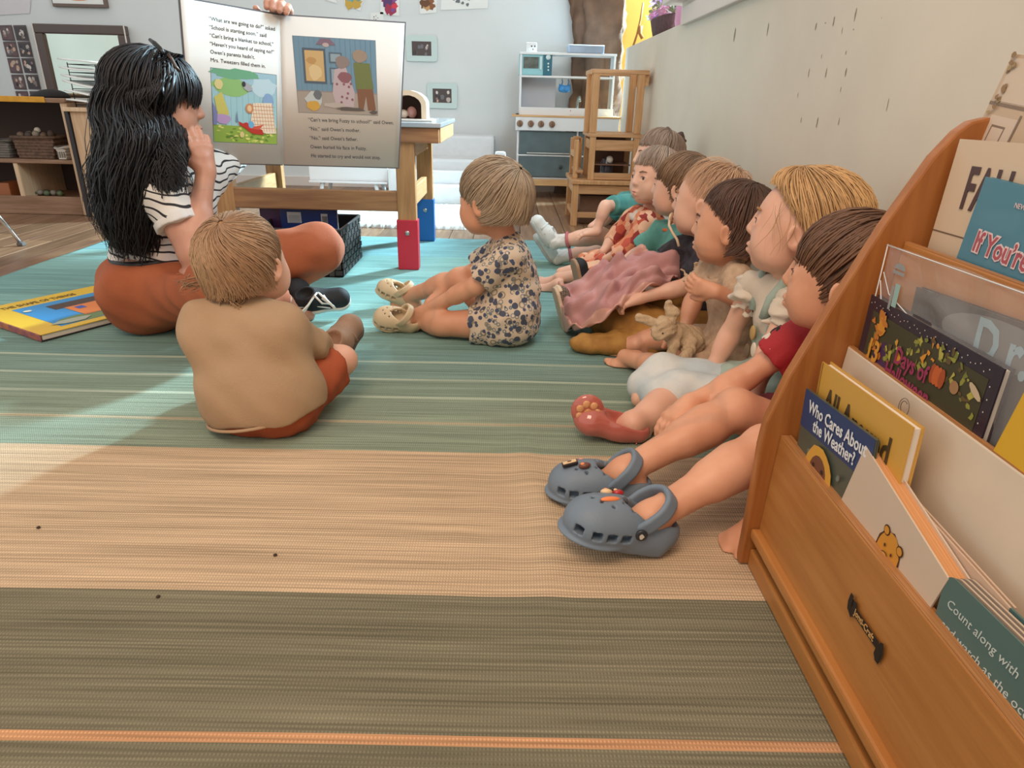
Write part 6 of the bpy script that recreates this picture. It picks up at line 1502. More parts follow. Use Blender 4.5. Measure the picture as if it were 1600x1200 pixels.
# ================================================================ toddler in printed romper (P)
Pp = person((.0, 1.83, RUGZ), 'blond toddler in cream printed romper and cream clogs sitting alone on the rug')
pb_ = at(800, 540, Z=.01); px_, py_ = float(pb_[0]), float(pb_[1])+.07
pJ = JD(pel=(px_-.01, py_, .078), chest=(px_-.01, py_+.01, .215), neck=(px_-.02, py_+.01, .292), shR=(px_-.02, py_+.09, .265), shL=(px_-.012, py_-.062, .262),
        hipR=(px_-.05, py_+.045, .068), hipL=(px_-.055, py_-.035, .062), knR=at(718, 437, Y=py_+.10), knL=at(678, 520, Y=py_-.02), anR=at(640, 462, Y=py_+.26), anL=at(652, 498, Y=py_+.08),
        elR=(px_-.12, py_+.12, .17), wrR=(px_-.22, py_+.11, .10), elL=at(742, 447, Y=py_-.055), wrL=at(662, 486, Y=py_+.03))
pJ['knL'] = at(690, 516, Y=py_-.01); pJ['knL'][2] = .05
p_ = Kid(pJ, 1.02, 1.08)
PM = head_frame(at(768, 312, Y=py_+.01), (-.86, .50, -.03), (.05, 0, 1), 1.13)
romper = mat('romper_print', 'cbb08f', .85, bump=.3)
def romper_mat():
    nt = romper.node_tree; N, L = nt.nodes, nt.links; b = N['Principled BSDF']; tc = N.new('ShaderNodeTexCoord')
    def layer(scale, thr, col, prev, seed, edge=False):
        mp = N.new('ShaderNodeMapping'); mp.inputs['Location'].default_value = (seed, seed*2, seed*3); L.new(tc.outputs['Object'], mp.inputs[0])
        vo = N.new('ShaderNodeTexVoronoi'); vo.inputs['Scale'].default_value = scale; L.new(mp.outputs[0], vo.inputs[0])
        m_ = N.new('ShaderNodeMath'); m_.operation = 'LESS_THAN'; m_.inputs[1].default_value = thr; L.new(vo.outputs['Distance'], m_.inputs[0]); out = m_.outputs[0]
        if edge:
            m2 = N.new('ShaderNodeMath'); m2.operation = 'GREATER_THAN'; m2.inputs[1].default_value = thr-.14; L.new(vo.outputs['Distance'], m2.inputs[0])
            m3 = N.new('ShaderNodeMath'); m3.operation = 'MULTIPLY'; L.new(out, m3.inputs[0]); L.new(m2.outputs[0], m3.inputs[1]); out = m3.outputs[0]
            sp = N.new('ShaderNodeSeparateColor'); L.new(vo.outputs['Color'], sp.inputs[0]); m4 = N.new('ShaderNodeMath'); m4.operation = 'GREATER_THAN'; m4.inputs[1].default_value = .35; L.new(sp.outputs[0], m4.inputs[0])
            m5 = N.new('ShaderNodeMath'); m5.operation = 'MULTIPLY'; L.new(out, m5.inputs[0]); L.new(m4.outputs[0], m5.inputs[1]); out = m5.outputs[0]
        else:
            sp = N.new('ShaderNodeSeparateColor'); L.new(vo.outputs['Color'], sp.inputs[0]); m4 = N.new('ShaderNodeMath'); m4.operation = 'GREATER_THAN'; m4.inputs[1].default_value = .45; L.new(sp.outputs[1], m4.inputs[0])
            m5 = N.new('ShaderNodeMath'); m5.operation = 'MULTIPLY'; L.new(out, m5.inputs[0]); L.new(m4.outputs[0], m5.inputs[1]); out = m5.outputs[0]
        mx = N.new('ShaderNodeMix'); mx.data_type = 'RGBA'; L.new(out, mx.inputs[0]); L.new(prev, mx.inputs[6]) if prev else None
        if not prev: mx.inputs[6].default_value = (*lin('cfbca6'), 1)
        mx.inputs[7].default_value = (*lin(col), 1); return mx.outputs[2]
    a = layer(38, .42, '8d8371', None, 1.3, True); c = layer(60, .40, '6f7a80', a, 4.1, True); d = layer(44, .40, '4c5160', c, 2.7); e = layer(62, .36, '47506a', d, 5.2); L.new(e, b.inputs['Base Color'])
romper_mat()
def build_P():
    S = Solid(zmin=RUGZ); p_.torso(S, -.006); p_.neckp(S, PM, .029)
    for sd in 'LR': p_.arm(S, sd, r=(.027, .0235, .0165)); p_.leg(S, sd, r=(.046, .034, .023))
    add_head(S, PM); dL = v3(-.75, .25, -.45); add_hand(S, pJ['wrL'], dL, (-.2, .65, -.6), .92, side=1, curl=(.7,)*4, thumb=(.4, .5)); add_hand(S, pJ['wrR'], (-.8, -.2, -.4), (0, -.2, -.9), .92, side=-1, curl=(.5,)*4)
    for an in ('anL', 'anR'): add_foot(S, pJ[an], (-.9, .3, 0), (.3, -.3, .9), .9, toes=False)
    solid('body', S, .0044, skin_warm, Pp, [head_box(PM), hand_box(pJ['wrL'], dL)]); head_bits(Pp, PM, mat('brow_blonde', '9a7448', .8))
    hb = mat('hair_sandy', '94806a', .55, island=.2, col2='a9937a', vscale=9)
    hair_cap(Pp, PM, mat('hair_sandy_base', '94795a', .6), fringe=.016, side=-.006, back=-.044, ys=-.002)
    strands('hair_locks', Pp, PM, hb, n=620, fringe=.010, side=-.012, back=-.050, crown=(.05, -.70, .70), swirl=.45, lift=.007, w_=.0036, wave=.006, seed=51, jitter=.10, ys=.0, R=(.0735, .088, .0765))
    S = Solid(zmin=RUGZ, disp=folds(.0024, 65, 4)); p_.torso(S, .009); p = pJ['pel']; S.cap(p+v3(.0, -.035, .0), p+v3(0, .035, .0), .079, k=.03)
    for sd in 'LR': p_.arm(S, sd, .014, .80); p_.leg(S, sd, .013, .40)
    solid('romper', S, .0042, romper, Pp)
    S = Solid(zmin=RUGZ, disp=folds(.002, 90, 4)); S.ell(p+v3(-.005, 0, .022), (.092, .112, .010), k=.008); solid('waist_fold', S, .0036, romper, Pp)
    nk = pJ['neck']; tube('collar', [nk+v3(.034*math.cos(a)-.004, .036*math.sin(a), .004+.010*math.cos(a)) for a in np.linspace(0, 2*math.pi, 15)[:-1]], .005, romper, Pp, 8, True)
    cc = mat('clog_cream', 'cdb795', .5, bump=.1); vent = mat('clog_hole_brown', '6b5138', .8)
    M1 = shoe_frame(pJ['anL']*[1, 1, 0]+v3(.015, -.035, .018), (-.97, .12, .14), (.05, -.62, .78), .92)
    croc(Pp, M1, cc, 1, L=.150, vent=vent, rivet=False)
    M2 = shoe_frame(pJ['anR']*[1, 1, 0]+v3(.012, .012, .016), (-.93, .22, .32), (.3, -.35, .9), .90)
    croc(Pp, M2, cc, -1, L=.150, vent=vent, rivet=False)
build_P()

# ================================================================ teacher
Tp = person((-1.0, 1.95, RUGZ), 'woman with long black hair in striped tee and rust trousers holding up a big book')
tJ = JD(pel=(-1.02, 1.93, .125), chest=(-.97, 1.93, .40), neck=(-.955, 1.93, .515), shR=at(252, 300, Y=1.80), shL=at(322, 278, Y=2.05),
        hipR=(-1.0, 1.86, .115), hipL=(-.98, 2.02, .115), knR=at(352, 448, Y=1.70), knL=at(496, 390, Y=2.14), anR=at(436, 470, Y=1.95), anL=at(425, 452, Y=2.12),
        elR=at(302, 396, Y=1.76), wrR=at(322, 268, Y=1.86), elL=at(392, 215, Y=2.40), wrL=at(434, 24, Y=2.24)+v3(.0, .050, -.040))
t_k = Kid(tJ, 1.45)
TM = head_frame(at(248, 158, Y=1.90), (.95, .32, -.10), (.05, 0, 1), 1.26)
def build_T():
    S = Solid(zmin=RUGZ); J = tJ; s = 1.0
    S.cap(J['pel']-v3(0, .07, 0), J['pel']+v3(0, .07, 0), .10, k=.05).cap(J['pel'], (J['pel']+J['chest'])/2, .105, .095, k=.05).cap((J['pel']+J['chest'])/2, J['chest'], .09, .092, k=.05)
    sd = nrm(J['shR']-J['shL']); S.cap(J['chest']-sd*.06, J['chest']+sd*.06, .078, k=.05); S.ell(J['chest']+v3(.07, 0, -.04), (.05, .10, .055), k=.04)
    for q in ('shL', 'shR'): S.cap(J['neck']+(J['chest']-J['neck'])*.3, J[q], .040, .045, k=.04)
    S.cap(J['neck']-v3(0, 0, .03), TM @ Vector((0, -.02, -.05)), .048, .045, k=.03)
    for x in 'LR':
        a, b, c = J['sh'+x], J['el'+x], J['wr'+x]; S.cap(a, b, .043, .035, k=.02).cap(b, c, .036, .023, k=.02); m_ = b+(c-b)*.25; S.cap(m_, b+(c-b)*.45, .037, .032, k=.02)
        h, k_, an = J['hip'+x], J['kn'+x], J['an'+x]; S.cap(h, k_, .075, .052, k=.03).cap(k_, an, .048, .032, k=.03); add_foot(S, an, (.9, .2, -.1) if x == 'R' else (.8, -.3, 0), (.1, -.5, .9), 1.3, toes=False)
    add_head(S, TM, True)
    dR = nrm(at(311, 222, Y=1.87)-J['wrR']); add_hand(S, J['wrR'], dR, (-.6, .75, .1), 1.36, side=1, curl=(.18, .22, .3, .45), spread=.10, thumb=(.5, .4))
    dL = nrm(v3(.08, -.42, .90)); add_hand(S, J['wrL'], dL, (.0, -1, -.3), 1.45, side=-1, curl=(.72, .78, .8, .85), spread=.16, thumb=(.9, .5))
    solid('body', S, .0075, skin_teach, Tp, [head_box(TM), hand_box(J['wrR'], dR, 1.4), hand_box(J['wrL'], dL, 1.5)]); head_bits(Tp, TM, mat('brow_black', '231d1c', .8), mat('lip_teacher', 'a4504e', .4))
    # striped T-shirt
    te = mat('tee_striped', 'd9d6d2', .8, bump=.25); nt = te.node_tree; N, L = nt.nodes, nt.links; b = N['Principled BSDF']
    tc = N.new('ShaderNodeTexCoord'); sp = N.new('ShaderNodeSeparateXYZ'); L.new(tc.outputs['Object'], sp.inputs[0]); nz = N.new('ShaderNodeTexNoise'); nz.inputs['Scale'].default_value = 7; L.new(tc.outputs['Object'], nz.inputs[0])
    # stripes follow the body height, bent by the drape of the cloth
    m1 = N.new('ShaderNodeMath'); m1.operation = 'MULTIPLY_ADD'; m1.inputs[1].default_value = .055; L.new(nz.outputs[0], m1.inputs[0])
    m0 = N.new('ShaderNodeMath'); m0.operation = 'MULTIPLY_ADD'; m0.inputs[1].default_value = .22; L.new(sp.outputs[0], m0.inputs[0]); L.new(sp.outputs[2], m0.inputs[2]); L.new(m0.outputs[0], m1.inputs[2])
    m2 = N.new('ShaderNodeMath'); m2.operation = 'MULTIPLY'; m2.inputs[1].default_value = 47; L.new(m1.outputs[0], m2.inputs[0]); m3 = N.new('ShaderNodeMath'); m3.operation = 'FRACT'; L.new(m2.outputs[0], m3.inputs[0])
    m4 = N.new('ShaderNodeMath'); m4.operation = 'LESS_THAN'; m4.inputs[1].default_value = .24; L.new(m3.outputs[0], m4.inputs[0]); mx = N.new('ShaderNodeMix'); mx.data_type = 'RGBA'; L.new(m4.outputs[0], mx.inputs[0])
    mx.inputs[6].default_value = (*lin('dad7d3'), 1); mx.inputs[7].default_value = (*lin('26242a'), 1); L.new(mx.outputs[2], b.inputs['Base Color'])
    S = Solid(disp=folds(.003, 45, 3)); S.cap(J['pel']+v3(0, 0, .05), (J['pel']+J['chest'])/2, .126, .104, k=.05).cap((J['pel']+J['chest'])/2, J['chest'], .10, .10, k=.05).cap(J['chest']-sd*.065, J['chest']+sd*.065, .085, k=.05); S.ell(J['chest']+v3(.07, 0, -.04), (.062, .11, .062), k=.04)
    for q, e in (('shL', 'elL'), ('shR', 'elR')):
        S.cap(J['neck']+(J['chest']-J['neck'])*.4, J[q], .050, .056, k=.04); S.cyl(J[q], J[q]+(J[e]-J[q])*.52, .054, .056, k=.02)
    S.fn(lambda X, Y, Z: .165-Z); solid('tee', S, .0065, te, Tp)
    sl = J['shR']+(J['elR']-J['shR'])*.52; d = nrm(J['elR']-J['shR']); S = Solid(disp=folds(.002, 60, 3)); S.cyl(sl-d*.018, sl+d*.004, .0570, .0575, k=.003); solid('sleeve_cuff', S, .004, mat('cuff_white', 'd6d4d2', .8), Tp)
    # belt and trousers
    ru = mat('trousers_rust', '9a5232', .85, col2='a85d3a', vscale=9, bump=.3, bscale=300)
    S = Solid(zmin=RUGZ, disp=folds(.0045, 34, 6)); S.cap(J['pel']-v3(.02, .07, .0), J['pel']+v3(-.02, .08, 0), .117, k=.06)
    for x in 'LR':
        h, k_, an = J['hip'+x], J['kn'+x], J['an'+x]; S.cap(h, k_, .095, .078, k=.04).cap(k_, k_+(an-k_)*.55, .072, .058, k=.03); S.cyl(k_+(an-k_)*.5, k_+(an-k_)*.86, .056, .048, k=.02)
    S.fn(lambda X, Y, Z: np.minimum(Z-.215, -.82-X)); solid('trousers', S, .0075, ru, Tp)
    bp = J['pel']+v3(.0, 0, .085); tube('belt', [bp+v3(.108*math.cos(a), .128*math.sin(a), .0+.006*math.cos(a)) for a in np.linspace(0, 2*math.pi, 25)[:-1]], .011, mat('belt_black', '17161a', .5), Tp, 8, True)
    # canvas sneakers
    bk_ = mat('sneaker_black', '17181d', .75, bump=.3); ws = mat('sneaker_white', 'd5d3ce', .5); lw = mat('lace_white', 'ddd8d0', .7)
    M1 = shoe_frame(at(458, 480, Y=2.0)*[1, 1, 0]+v3(.0, .0, .045), (.93, .22, .04), (-.10, -.62, .78), 1.02)
    sn = sneaker(Tp, M1, bk_, ws, L=.172, laces=lw, w=.032, tall=.045, stripe=ws); sn['label'] = 'black canvas sneaker with white sole'
    M1_ = M1 @ Matrix.Translation((0, 0, 0))
    for kk, pts in enumerate((((.078, 0, .058), (.070, -.02, .07), (.09, -.045, .062), (.11, -.040, .050), (.095, -.012, .058)), ((.076, 0, .058), (.060, -.03, .062), (.04, -.055, .05), (.02, -.065, .035)), ((.080, 0, .058), (.100, -.03, .064), (.125, -.058, .05), (.120, -.045, .045), (.09, -.02, .055)), ((.075, 0, .056), (.05, -.045, .06), (.01, -.075, .04)))):
        tube('lace_loop', [M1_ @ Vector(p) for p in pts], .0035, lw, sn, 6)
    M2 = shoe_frame(J['anL']*[1, 1, 0]+v3(-.05, .02, .03), (.8, -.5, .1), (0, 0, 1), 1.4); sneaker(Tp, M2, bk_, ws, L=.165, laces=lw, w=.03)
    # ring
    # hair: mass down the back plus wavy locks
    bh = mat('hair_black', '15141a', .50, island=.35); bh.node_tree.nodes['Principled BSDF'].inputs['Specular IOR Level'].default_value = .5
    base = mat('hair_black_base', '121116', .55)
    exf = lambda X, Y, Z: np.where((Y > .030) & (Z < .010), .02, -1)
    hair_cap(Tp, TM, base, fringe=.012, side=-.07, back=-.08, grow=.004, name='hair', amp=.0006)
    hd = np.array(TM.translation); back = v3(-1, -.05, 0)
    S = Solid(disp=folds(.0015, 45, 12)); a = hd+v3(-.055, -.02, -.02)
    P1 = [a, at(222, 215, Y=1.84), at(208, 275, Y=1.82), at(206, 338, Y=1.82), at(213, 392, Y=1.82)]
    for (b_, c_), (r1, r2) in zip(zip(P1[:-1], P1[1:]), ((.062, .072), (.072, .070), (.070, .045), (.045, .016))): S.cap(b_, c_, r1, r2, k=.04)
    S.cap(hd+v3(-.01, -.05, -.04), at(258, 235, Y=1.81), .040, .028, k=.03).cap(at(262, 240, Y=1.80), at(250, 288, Y=1.80), .028, .012, k=.03)
    solid('hair_length', S, .009, base, Tp)
    rg = np.random.RandomState(5); n = 2200; m_ = 18; q = np.zeros((n, m_, 3)); s_ = np.linspace(0, 1, m_)
    Mi = TM.inverted()
    R1 = [.094, .100, .096, .075, .045]
    for i in range(n):
        th = rg.uniform(-.3, 2*math.pi-.3); inner = rg.rand() < .25; fr_ = rg.rand() < .2
        u_ = v3(math.cos(th), math.sin(th), 0)               # x forward/right, y away from the camera
        top = np.array(TM @ Vector((.02*rg.randn(), .01+.04*rg.rand(), .094)))
        rad = rg.uniform(.86, 1.06)
        sk_ = hd+v3(-.012, -.004, .02)+np.array([u_[0]*.098, u_[1]*.094, .035])
        if u_[0] > .15: sk_ = hd+v3(-.02, u_[1]*.096, .02)+v3(.03*u_[0], 0, .02)
        K = [top, sk_]
        for P_, r_ in zip(P1, R1): K.append(P_+u_*r_*rad*np.array([1, .95, 1])+rg.randn(3)*.006)
        K = np.array(K); stop = rg.uniform(.80, 1.0) if rg.rand() < .75 else rg.uniform(.55, .8)
        tt = s_*(len(K)-1)*stop; ii = np.clip(tt.astype(int), 0, len(K)-2); f = (tt-ii)[:, None]
        pm, p0, p1, p2 = K[np.maximum(ii-1, 0)], K[ii], K[ii+1], K[np.minimum(ii+2, len(K)-1)]
        c = .5*((2*p0)+(-pm+p1)*f+(2*pm-5*p0+4*p1-p2)*f*f+(-pm+3*p0-3*p1+p2)*f**3)
        am = (.003+.011*rg.rand())*np.clip(s_-.3, 0, 1)*1.5; fr = rg.uniform(12, 20); pp = rg.rand()*6.28
        c += np.stack([am*np.sin(s_*fr+pp), am*np.cos(s_*fr*.9+pp), -.03*rg.rand()*np.clip(s_-.7, 0, 1)*3], 1); q[i] = c
    side_n = 750; q2_ = np.zeros((side_n, m_, 3)); P2 = [hd+v3(-.01, -.05, -.04), at(258, 235, Y=1.81), at(256, 268, Y=1.79), at(262, 300, Y=1.77)]; R2 = [.052, .042, .036, .026]
    for i in range(side_n):
        th = rg.uniform(math.pi*.8, math.pi*2.3); u_ = v3(math.cos(th), math.sin(th), 0); rad = rg.uniform(.8, 1.12)
        K = [np.array(TM @ Vector((.02*rg.randn()-.01, .02+.03*rg.rand(), .094))), hd+v3(.02*rg.randn()+.02*u_[0], -.100, .035)]
        K += [P_+u_*r_*rad+rg.randn(3)*.004 for P_, r_ in zip(P2, R2)]
        K = np.array(K); tt = s_*(len(K)-1)*rg.uniform(.72, 1.0); ii = np.clip(tt.astype(int), 0, len(K)-2); f = (tt-ii)[:, None]
        pm, p0, p1, p2 = K[np.maximum(ii-1, 0)], K[ii], K[ii+1], K[np.minimum(ii+2, len(K)-1)]
        c = .5*((2*p0)+(-pm+p1)*f+(2*pm-5*p0+4*p1-p2)*f*f+(-pm+3*p0-3*p1+p2)*f**3)
        am = (.002+.008*rg.rand())*np.clip(s_-.35, 0, 1)*1.5; fr = rg.uniform(12, 22); pp = rg.rand()*6.28
        q2_[i] = c+np.stack([am*np.sin(s_*fr+pp), am*np.cos(s_*fr*.9+pp), 0*s_], 1)
    q = np.concatenate([q, q2_])
    mI = Matrix.Identity(4); ribbons('hair_locks', Tp, mI, bh, q, .0030, .6, rg, hd+v3(0, 0, -.1))
    strands('fringe', Tp, TM, bh, n=240, fringe=.000, side=-.03, back=-.02, crown=(0, .25, .97), swirl=.2, lift=.006, w_=.0042, seed=61, R=(.078, .092, .083), jitter=.12, yb=-.02)
    n = 50; q = np.zeros((n, 14, 3)); s2 = np.linspace(0, 1, 14)        # grey-lit wisps over the shoulder
    for i in range(n):
        a = at(255+25*rg.rand(), 205+30*rg.rand(), Y=1.77); b_ = at(262+40*rg.rand(), 270+35*rg.rand(), Y=1.74); q[i] = a+(b_-a)*s2[:, None]+np.stack([.008*np.sin(s2*12+i), 0*s2, .005*np.cos(s2*13+i)], 1)
    ribbons('hair_wisps', Tp, mI, bh, q, .0014, .8, rg, hd+v3(0, .2, 0))
    c = [at(234, 62, Y=1.86), at(242, 68, Y=1.85), at(250, 76, Y=1.84), at(256, 84, Y=1.83)]
    cl = tube('hair_clip', c, [.004, .006, .006, .004], mat('clip_black', '0f0f12', .3), Tp, 8)
    tube('clip_spring', [at(262, 84, Y=1.82), at(268, 92, Y=1.82), at(274, 104, Y=1.82), at(281, 112, Y=1.82)], .004, mat('clip_bronze', '4d4038', .35, metal=.7), cl, 8)
build_T()

# ================================================================ the big open picture book
def big_book():
    sp_b = at(443, 257, Y=2.26); sp_t = at(437, 24, Y=2.24)
    ax = nrm(sp_t-sp_b); H = np.linalg.norm(sp_t-sp_b)
    r_bot = at(622, 262, Y=2.32)
    l_bot = at(303, 254, Y=2.07); l_top = l_bot+(sp_t-sp_b); r_top = r_bot+(sp_t-sp_b)
    o = empty('big_book', (float(sp_b[0]), 2.28, float(sp_b[2])), 'oversized open picture book held up by the seated woman', 'book')
    pg_l = mat('page_white_lit', 'dfe3e2', .55); pg_r = mat('page_white_shaded', 'd8d5d0', .55)  # same paper twice: left toned as daylit, right greyer for its shade
    def page(nm, bi, bo, ti, to, mt, bend, sgn):
        n = 22; V = []; ex = nrm(bo-bi); nn = nrm(np.cross(ex, ax))
        if nn[1] > 0: nn = -nn
        for i in range(n+1):
            u_ = i/n; off = nn*bend*math.sin(math.pi*min(1, u_*6.2))**2
            b_ = bi+(bo-bi)*u_+off; t_ = ti+(to-ti)*u_+off
            for k_ in range(2):
                V.append(b_-nn*.004*k_); V.append(t_-nn*.004*k_)
        Q = []
        for i in range(n):
            a = i*4; c = a+4; Q += [(a, c, c+1, a+1), (a+2, a+3, c+3, c+2), (a, a+2, c+2, c), (a+1, c+1, c+3, a+3)]
        Q += [(0, 1, 3, 2), (n*4, n*4+2, n*4+3, n*4+1)]
        if sgn < 0: Q = [q[::-1] for q in Q]
        p = mesh_np(nm, V, Q, mt, o, smooth=False)
        return p, nn
    pl_, nl = page('left_page', sp_b, l_bot, sp_t, l_top, pg_l, .0, -1); pr_, nr = page('right_page', sp_b, r_bot, sp_t, r_top, pg_r, .0, 1)
    for nm, a, b, c, d, nn in (('left_cover', l_top, sp_t, sp_b, l_bot, nl), ('right_cover', sp_t, r_top, r_bot, sp_b, nr)):
        e = nrm(b-a)*.004; q4 = [a-e*(nm[0] == 'l')+ax*.004-nn*.0055, b+e*(nm[0] == 'r')+ax*.004-nn*.0055, c+e*(nm[0] == 'r')-ax*.004-nn*.0055, d-e*(nm[0] == 'l')-ax*.004-nn*.0055]
        quad4('cover', q4, .004, mat('book_cover_slate', '6b6f78', .5), o)
    def plane(bi, bo, ti, to, nn, left):
        "page plane whose origin is the lower left seen from the reader"
        O = (bo if left else bi)+nn*.0045; ex = nrm((bi-bo) if left else (bo-bi)); ey = nrm((to-bo) if left else (ti-bi)); ey = nrm(ey-ex*ey.dot(ex)); 
        return frame(O, ex, ey), np.linalg.norm(bo-bi)
    ML, WL = plane(sp_b, l_bot, sp_t, l_top, nl, True); MR, WR = plane(sp_b, r_bot, sp_t, r_top, nr, False)
    inkm = mat('text_ink', '3c3f46', .7)
    lx = WL*.37; ly = H
    text('lettering', '\u201cWhat are we going to do?\u201d asked\n\u201cSchool is starting soon,\u201d said\n\u201cCan\u2019t bring a blanket to school,\u201d\n\u201cHaven\u2019t you heard of saying no?\u201d\nOwen\u2019s parents hadn\u2019t.\nMrs. Tweezers filled them in.', ML @ Matrix.Translation((WL*.22, H*.90, -.0038)), .0140, inkm, pl_, line=1.48, sx=.98)
    text('lettering', '\u201cCan\u2019t we bring Fuzzy to school?\u201d said Owen.\n\u201cNo,\u201d said Owen\u2019s mother.\n\u201cNo,\u201d said Owen\u2019s father.\nOwen buried his face in Fuzzy.\nHe started to cry and would not stop.', MR @ Matrix.Translation((WR*.24, H*.315, -.0036)), .0155, inkm, pr_, line=1.75, sx=.92)
    m = lambda n_, c_: mat('ill_'+n_, c_, .6)
    # left picture: garden with fence, checked cloth, little red aeroplane, generic small figures
    W_, H_ = WL*.70, H*.47; P = ML @ Matrix.Translation((WL*.22, H*.145, -.0042))
    sh = [(rect(-.0015, -.0015, W_+.0015, H_+.0015), m('line', '6a7f86')), (rect(0, 0, W_, H_), m('sky', '9fc6d8')), (rect(0, H_*.18, W_, H_*.70), m('fence', '9fcbd6'))]
    for i in range(11): sh.append((rect(W_*i/11, H_*.2, W_*i/11+.0012, H_*.70), m('fenceline', '7fb0c2')))
    sh += [(disc(W_*.30, H_*.78, W_*.30, H_*.12, 20, wob=.3, seed=2), m('bush', '8fbf7a')), (disc(W_*.35, H_*.95, W_*.34, H_*.07, 20, wob=.4, seed=5), m('leaves', '6fae8c')), (disc(W_*.8, H_*.80, W_*.2, H_*.14, 16, wob=.3, seed=8), m('sky2', 'bcd9e6')),
           (rect(0, 0, W_, H_*.24), m('grass', '8fae4a'))]
    rg = random.Random(3)
    for i in range(46):
        x, y = rg.uniform(.01, W_-.01), rg.uniform(.004, H_*.25); sh.append((disc(x, y, rg.uniform(.003, .008), rg.uniform(.0015, .004), 7, wob=.8, seed=i), m(*[('grass_d', '5f8a34'), ('grass_l', 'b9cf62'), ('grass_y', 'd8d77c')][i % 3])))
    sh += [([(W_*.03, H_*.62), (W_*.14, H_*.70), (W_*.24, H_*.42), (W_*.20, H_*.25), (W_*.08, H_*.30)], m('coat', 'c9c46a')), (disc(W_*.10, H_*.80, .012, .014, 12, wob=.2), m('face', 'd9cf94')), (disc(W_*.14, H_*.33, .022, .014, 12, wob=.4), m('skirt', 'b79acb')),
           ([(0, H_*.55), (W_*.07, H_*.42), (W_*.05, H_*.24), (0, H_*.24)], m('violet', '7f86b8')), (disc(W_*.53, H_*.80, .016, .010, 12, wob=.4, rot=-.5), m('grey', 'a9adb6')), (disc(W_*.48, H_*.83, .006, .008, 8), m('black', '3c3d44')), (disc(W_*.86, H_*.62, .016, .024, 12, wob=.3), m('blueman', '86a9d1')),
           ([(W_*.56, H_*.24), (W_*.62, H_*.58), (W_*.92, H_*.60), (W_*.99, H_*.16), (W_*.82, H_*.15)], m('cloth', 'e9dcc6')), (disc(W_*.56, H_*.50, .012, .014, 14), m('curl', 'c98a5f')), (disc(W_*.56, H_*.50, .007, .009, 12), m('curl2', 'e3c6a0'))]
    for i in range(8): x = .60+.045*i; sh.append(([(W_*x, H_*.58), (W_*x+.0012, H_*.58), (W_*(x+.05)+.0012, H_*.18), (W_*(x+.05), H_*.18)], m('check', 'cc8a62')))
    for i in range(7): y = .22+.052*i; sh.append(([(W_*(.59), H_*y), (W_*.96, H_*(y+.01)), (W_*.96, H_*(y+.01)+.0012), (W_*.59, H_*y+.0012)], m('check', 'cc8a62')))
    sh += [([(W_*.40, H_*.26), (W_*.50, H_*.30), (W_*.76, H_*.20), (W_*.78, H_*.13), (W_*.60, H_*.14)], m('plane', 'b8352c')), ([(W_*.40, H_*.24), (W_*.38, H_*.31), (W_*.45, H_*.28)], m('plane', 'b8352c')), ([(W_*.52, H_*.22), (W_*.78, H_*.28), (W_*.70, H_*.20)], m('plane2', 'cf5a45')),
           (disc(W_*.58, H_*.27, .009, .010, 12), m('globe', '6fb0dd')), (disc(W_*.43, H_*.12, .007, .009, 10), m('wheel', 'd9c98a')), ([(W_*.34, H_*.30), (W_*.36, H_*.46), (W_*.38, H_*.30)], m('tower', '6f8aa8'))]
    art('illustration', sh, P, pl_, .000025)
    # right picture: blue room with window, framed pictures, lamp and three generic standing figures
    W_, H_ = WR*.665, H*.50; P = MR @ Matrix.Translation((WR*.168, H*.375, -.0042))
    sh = [(rect(-.0012, -.0012, W_+.0012, H_+.0012), m('line', '6a7f86')), (rect(0, 0, W_, H_), m('wall', '6f93ab'))]
    for i in range(16): sh.append((rect(W_*i/16, H_*.3, W_*i/16+.001, H_), m('wallline', '5f8299')))
    sh += [(rect(0, 0, W_, H_*.30), m('floor', 'a39a92')), (rect(0, H_*.285, W_, H_*.305), m('skirting', '8c8a8c')), (rect(W_*.10, H_*.40, W_*.38, H_*.86), m('sill', '4f5f6f')), (rect(W_*.125, H_*.43, W_*.355, H_*.83), m('yellow', 'c9ab78')),
           (disc(W_*.24, H_*.55, .018, .022, 14, wob=.4), m('yellow2', 'd7c094')), (disc(W_*.20, H_*.7, .014, .010, 12, wob=.4), m('yellow3', 'b8935f')), (rect(W_*.42, H_*.68, W_*.58, H_*.82), m('frame', '566a7c')), (rect(W_*.44, H_*.70, W_*.56, H_*.80), m('framein', '8ea4b1')), (rect(W_*.42, H_*.40, W_*.55, H_*.62), m('frame', '566a7c')), (rect(W_*.44, H_*.42, W_*.53, H_*.60), m('framein', '8ea4b1')),
           ([(W_*.27, H_*.91), (W_*.33, H_*.99), (W_*.45, H_*.99), (W_*.51, H_*.91)], m('lamp', '7f6a7c')), (disc(W_*.39, H_*.91, .010, .006, 10), m('lampglow', 'b9a8a8')),
           ([(W_*.72, H_*.70), (W_*.92, H_*.70), (W_*.96, H_*.36), (W_*.74, H_*.34)], m('jumper', '6f7a4a')), ([(W_*.75, H_*.35), (W_*.95, H_*.36), (W_*.98, H_*.07), (W_*.88, H_*.06), (W_*.86, H_*.26), (W_*.82, H_*.06), (W_*.76, H_*.06)], m('trouser', '7f5a44')), (disc(W_*.80, H_*.79, .022, .018, 14, wob=.2), m('headgrey', '9a8a7c')),
           ([(W_*.48, H_*.60), (W_*.62, H_*.64), (W_*.72, H_*.30), (W_*.70, H_*.10), (W_*.48, H_*.10), (W_*.44, H_*.28)], m('dress', 'b9a9b0')), (disc(W_*.58, H_*.70, .020, .018, 14, wob=.3), m('headgrey2', '8c7f7c')), (disc(W_*.60, H_*.50, .020, .016, 12, wob=.3), m('sleeve', '8a5d66'))]
    for i in range(9): sh.append((disc(W_*(.50+.2*rg.random()), H_*(.14+.28*rg.random()), .004, .004, 7), m('dot', '8a5d66')))
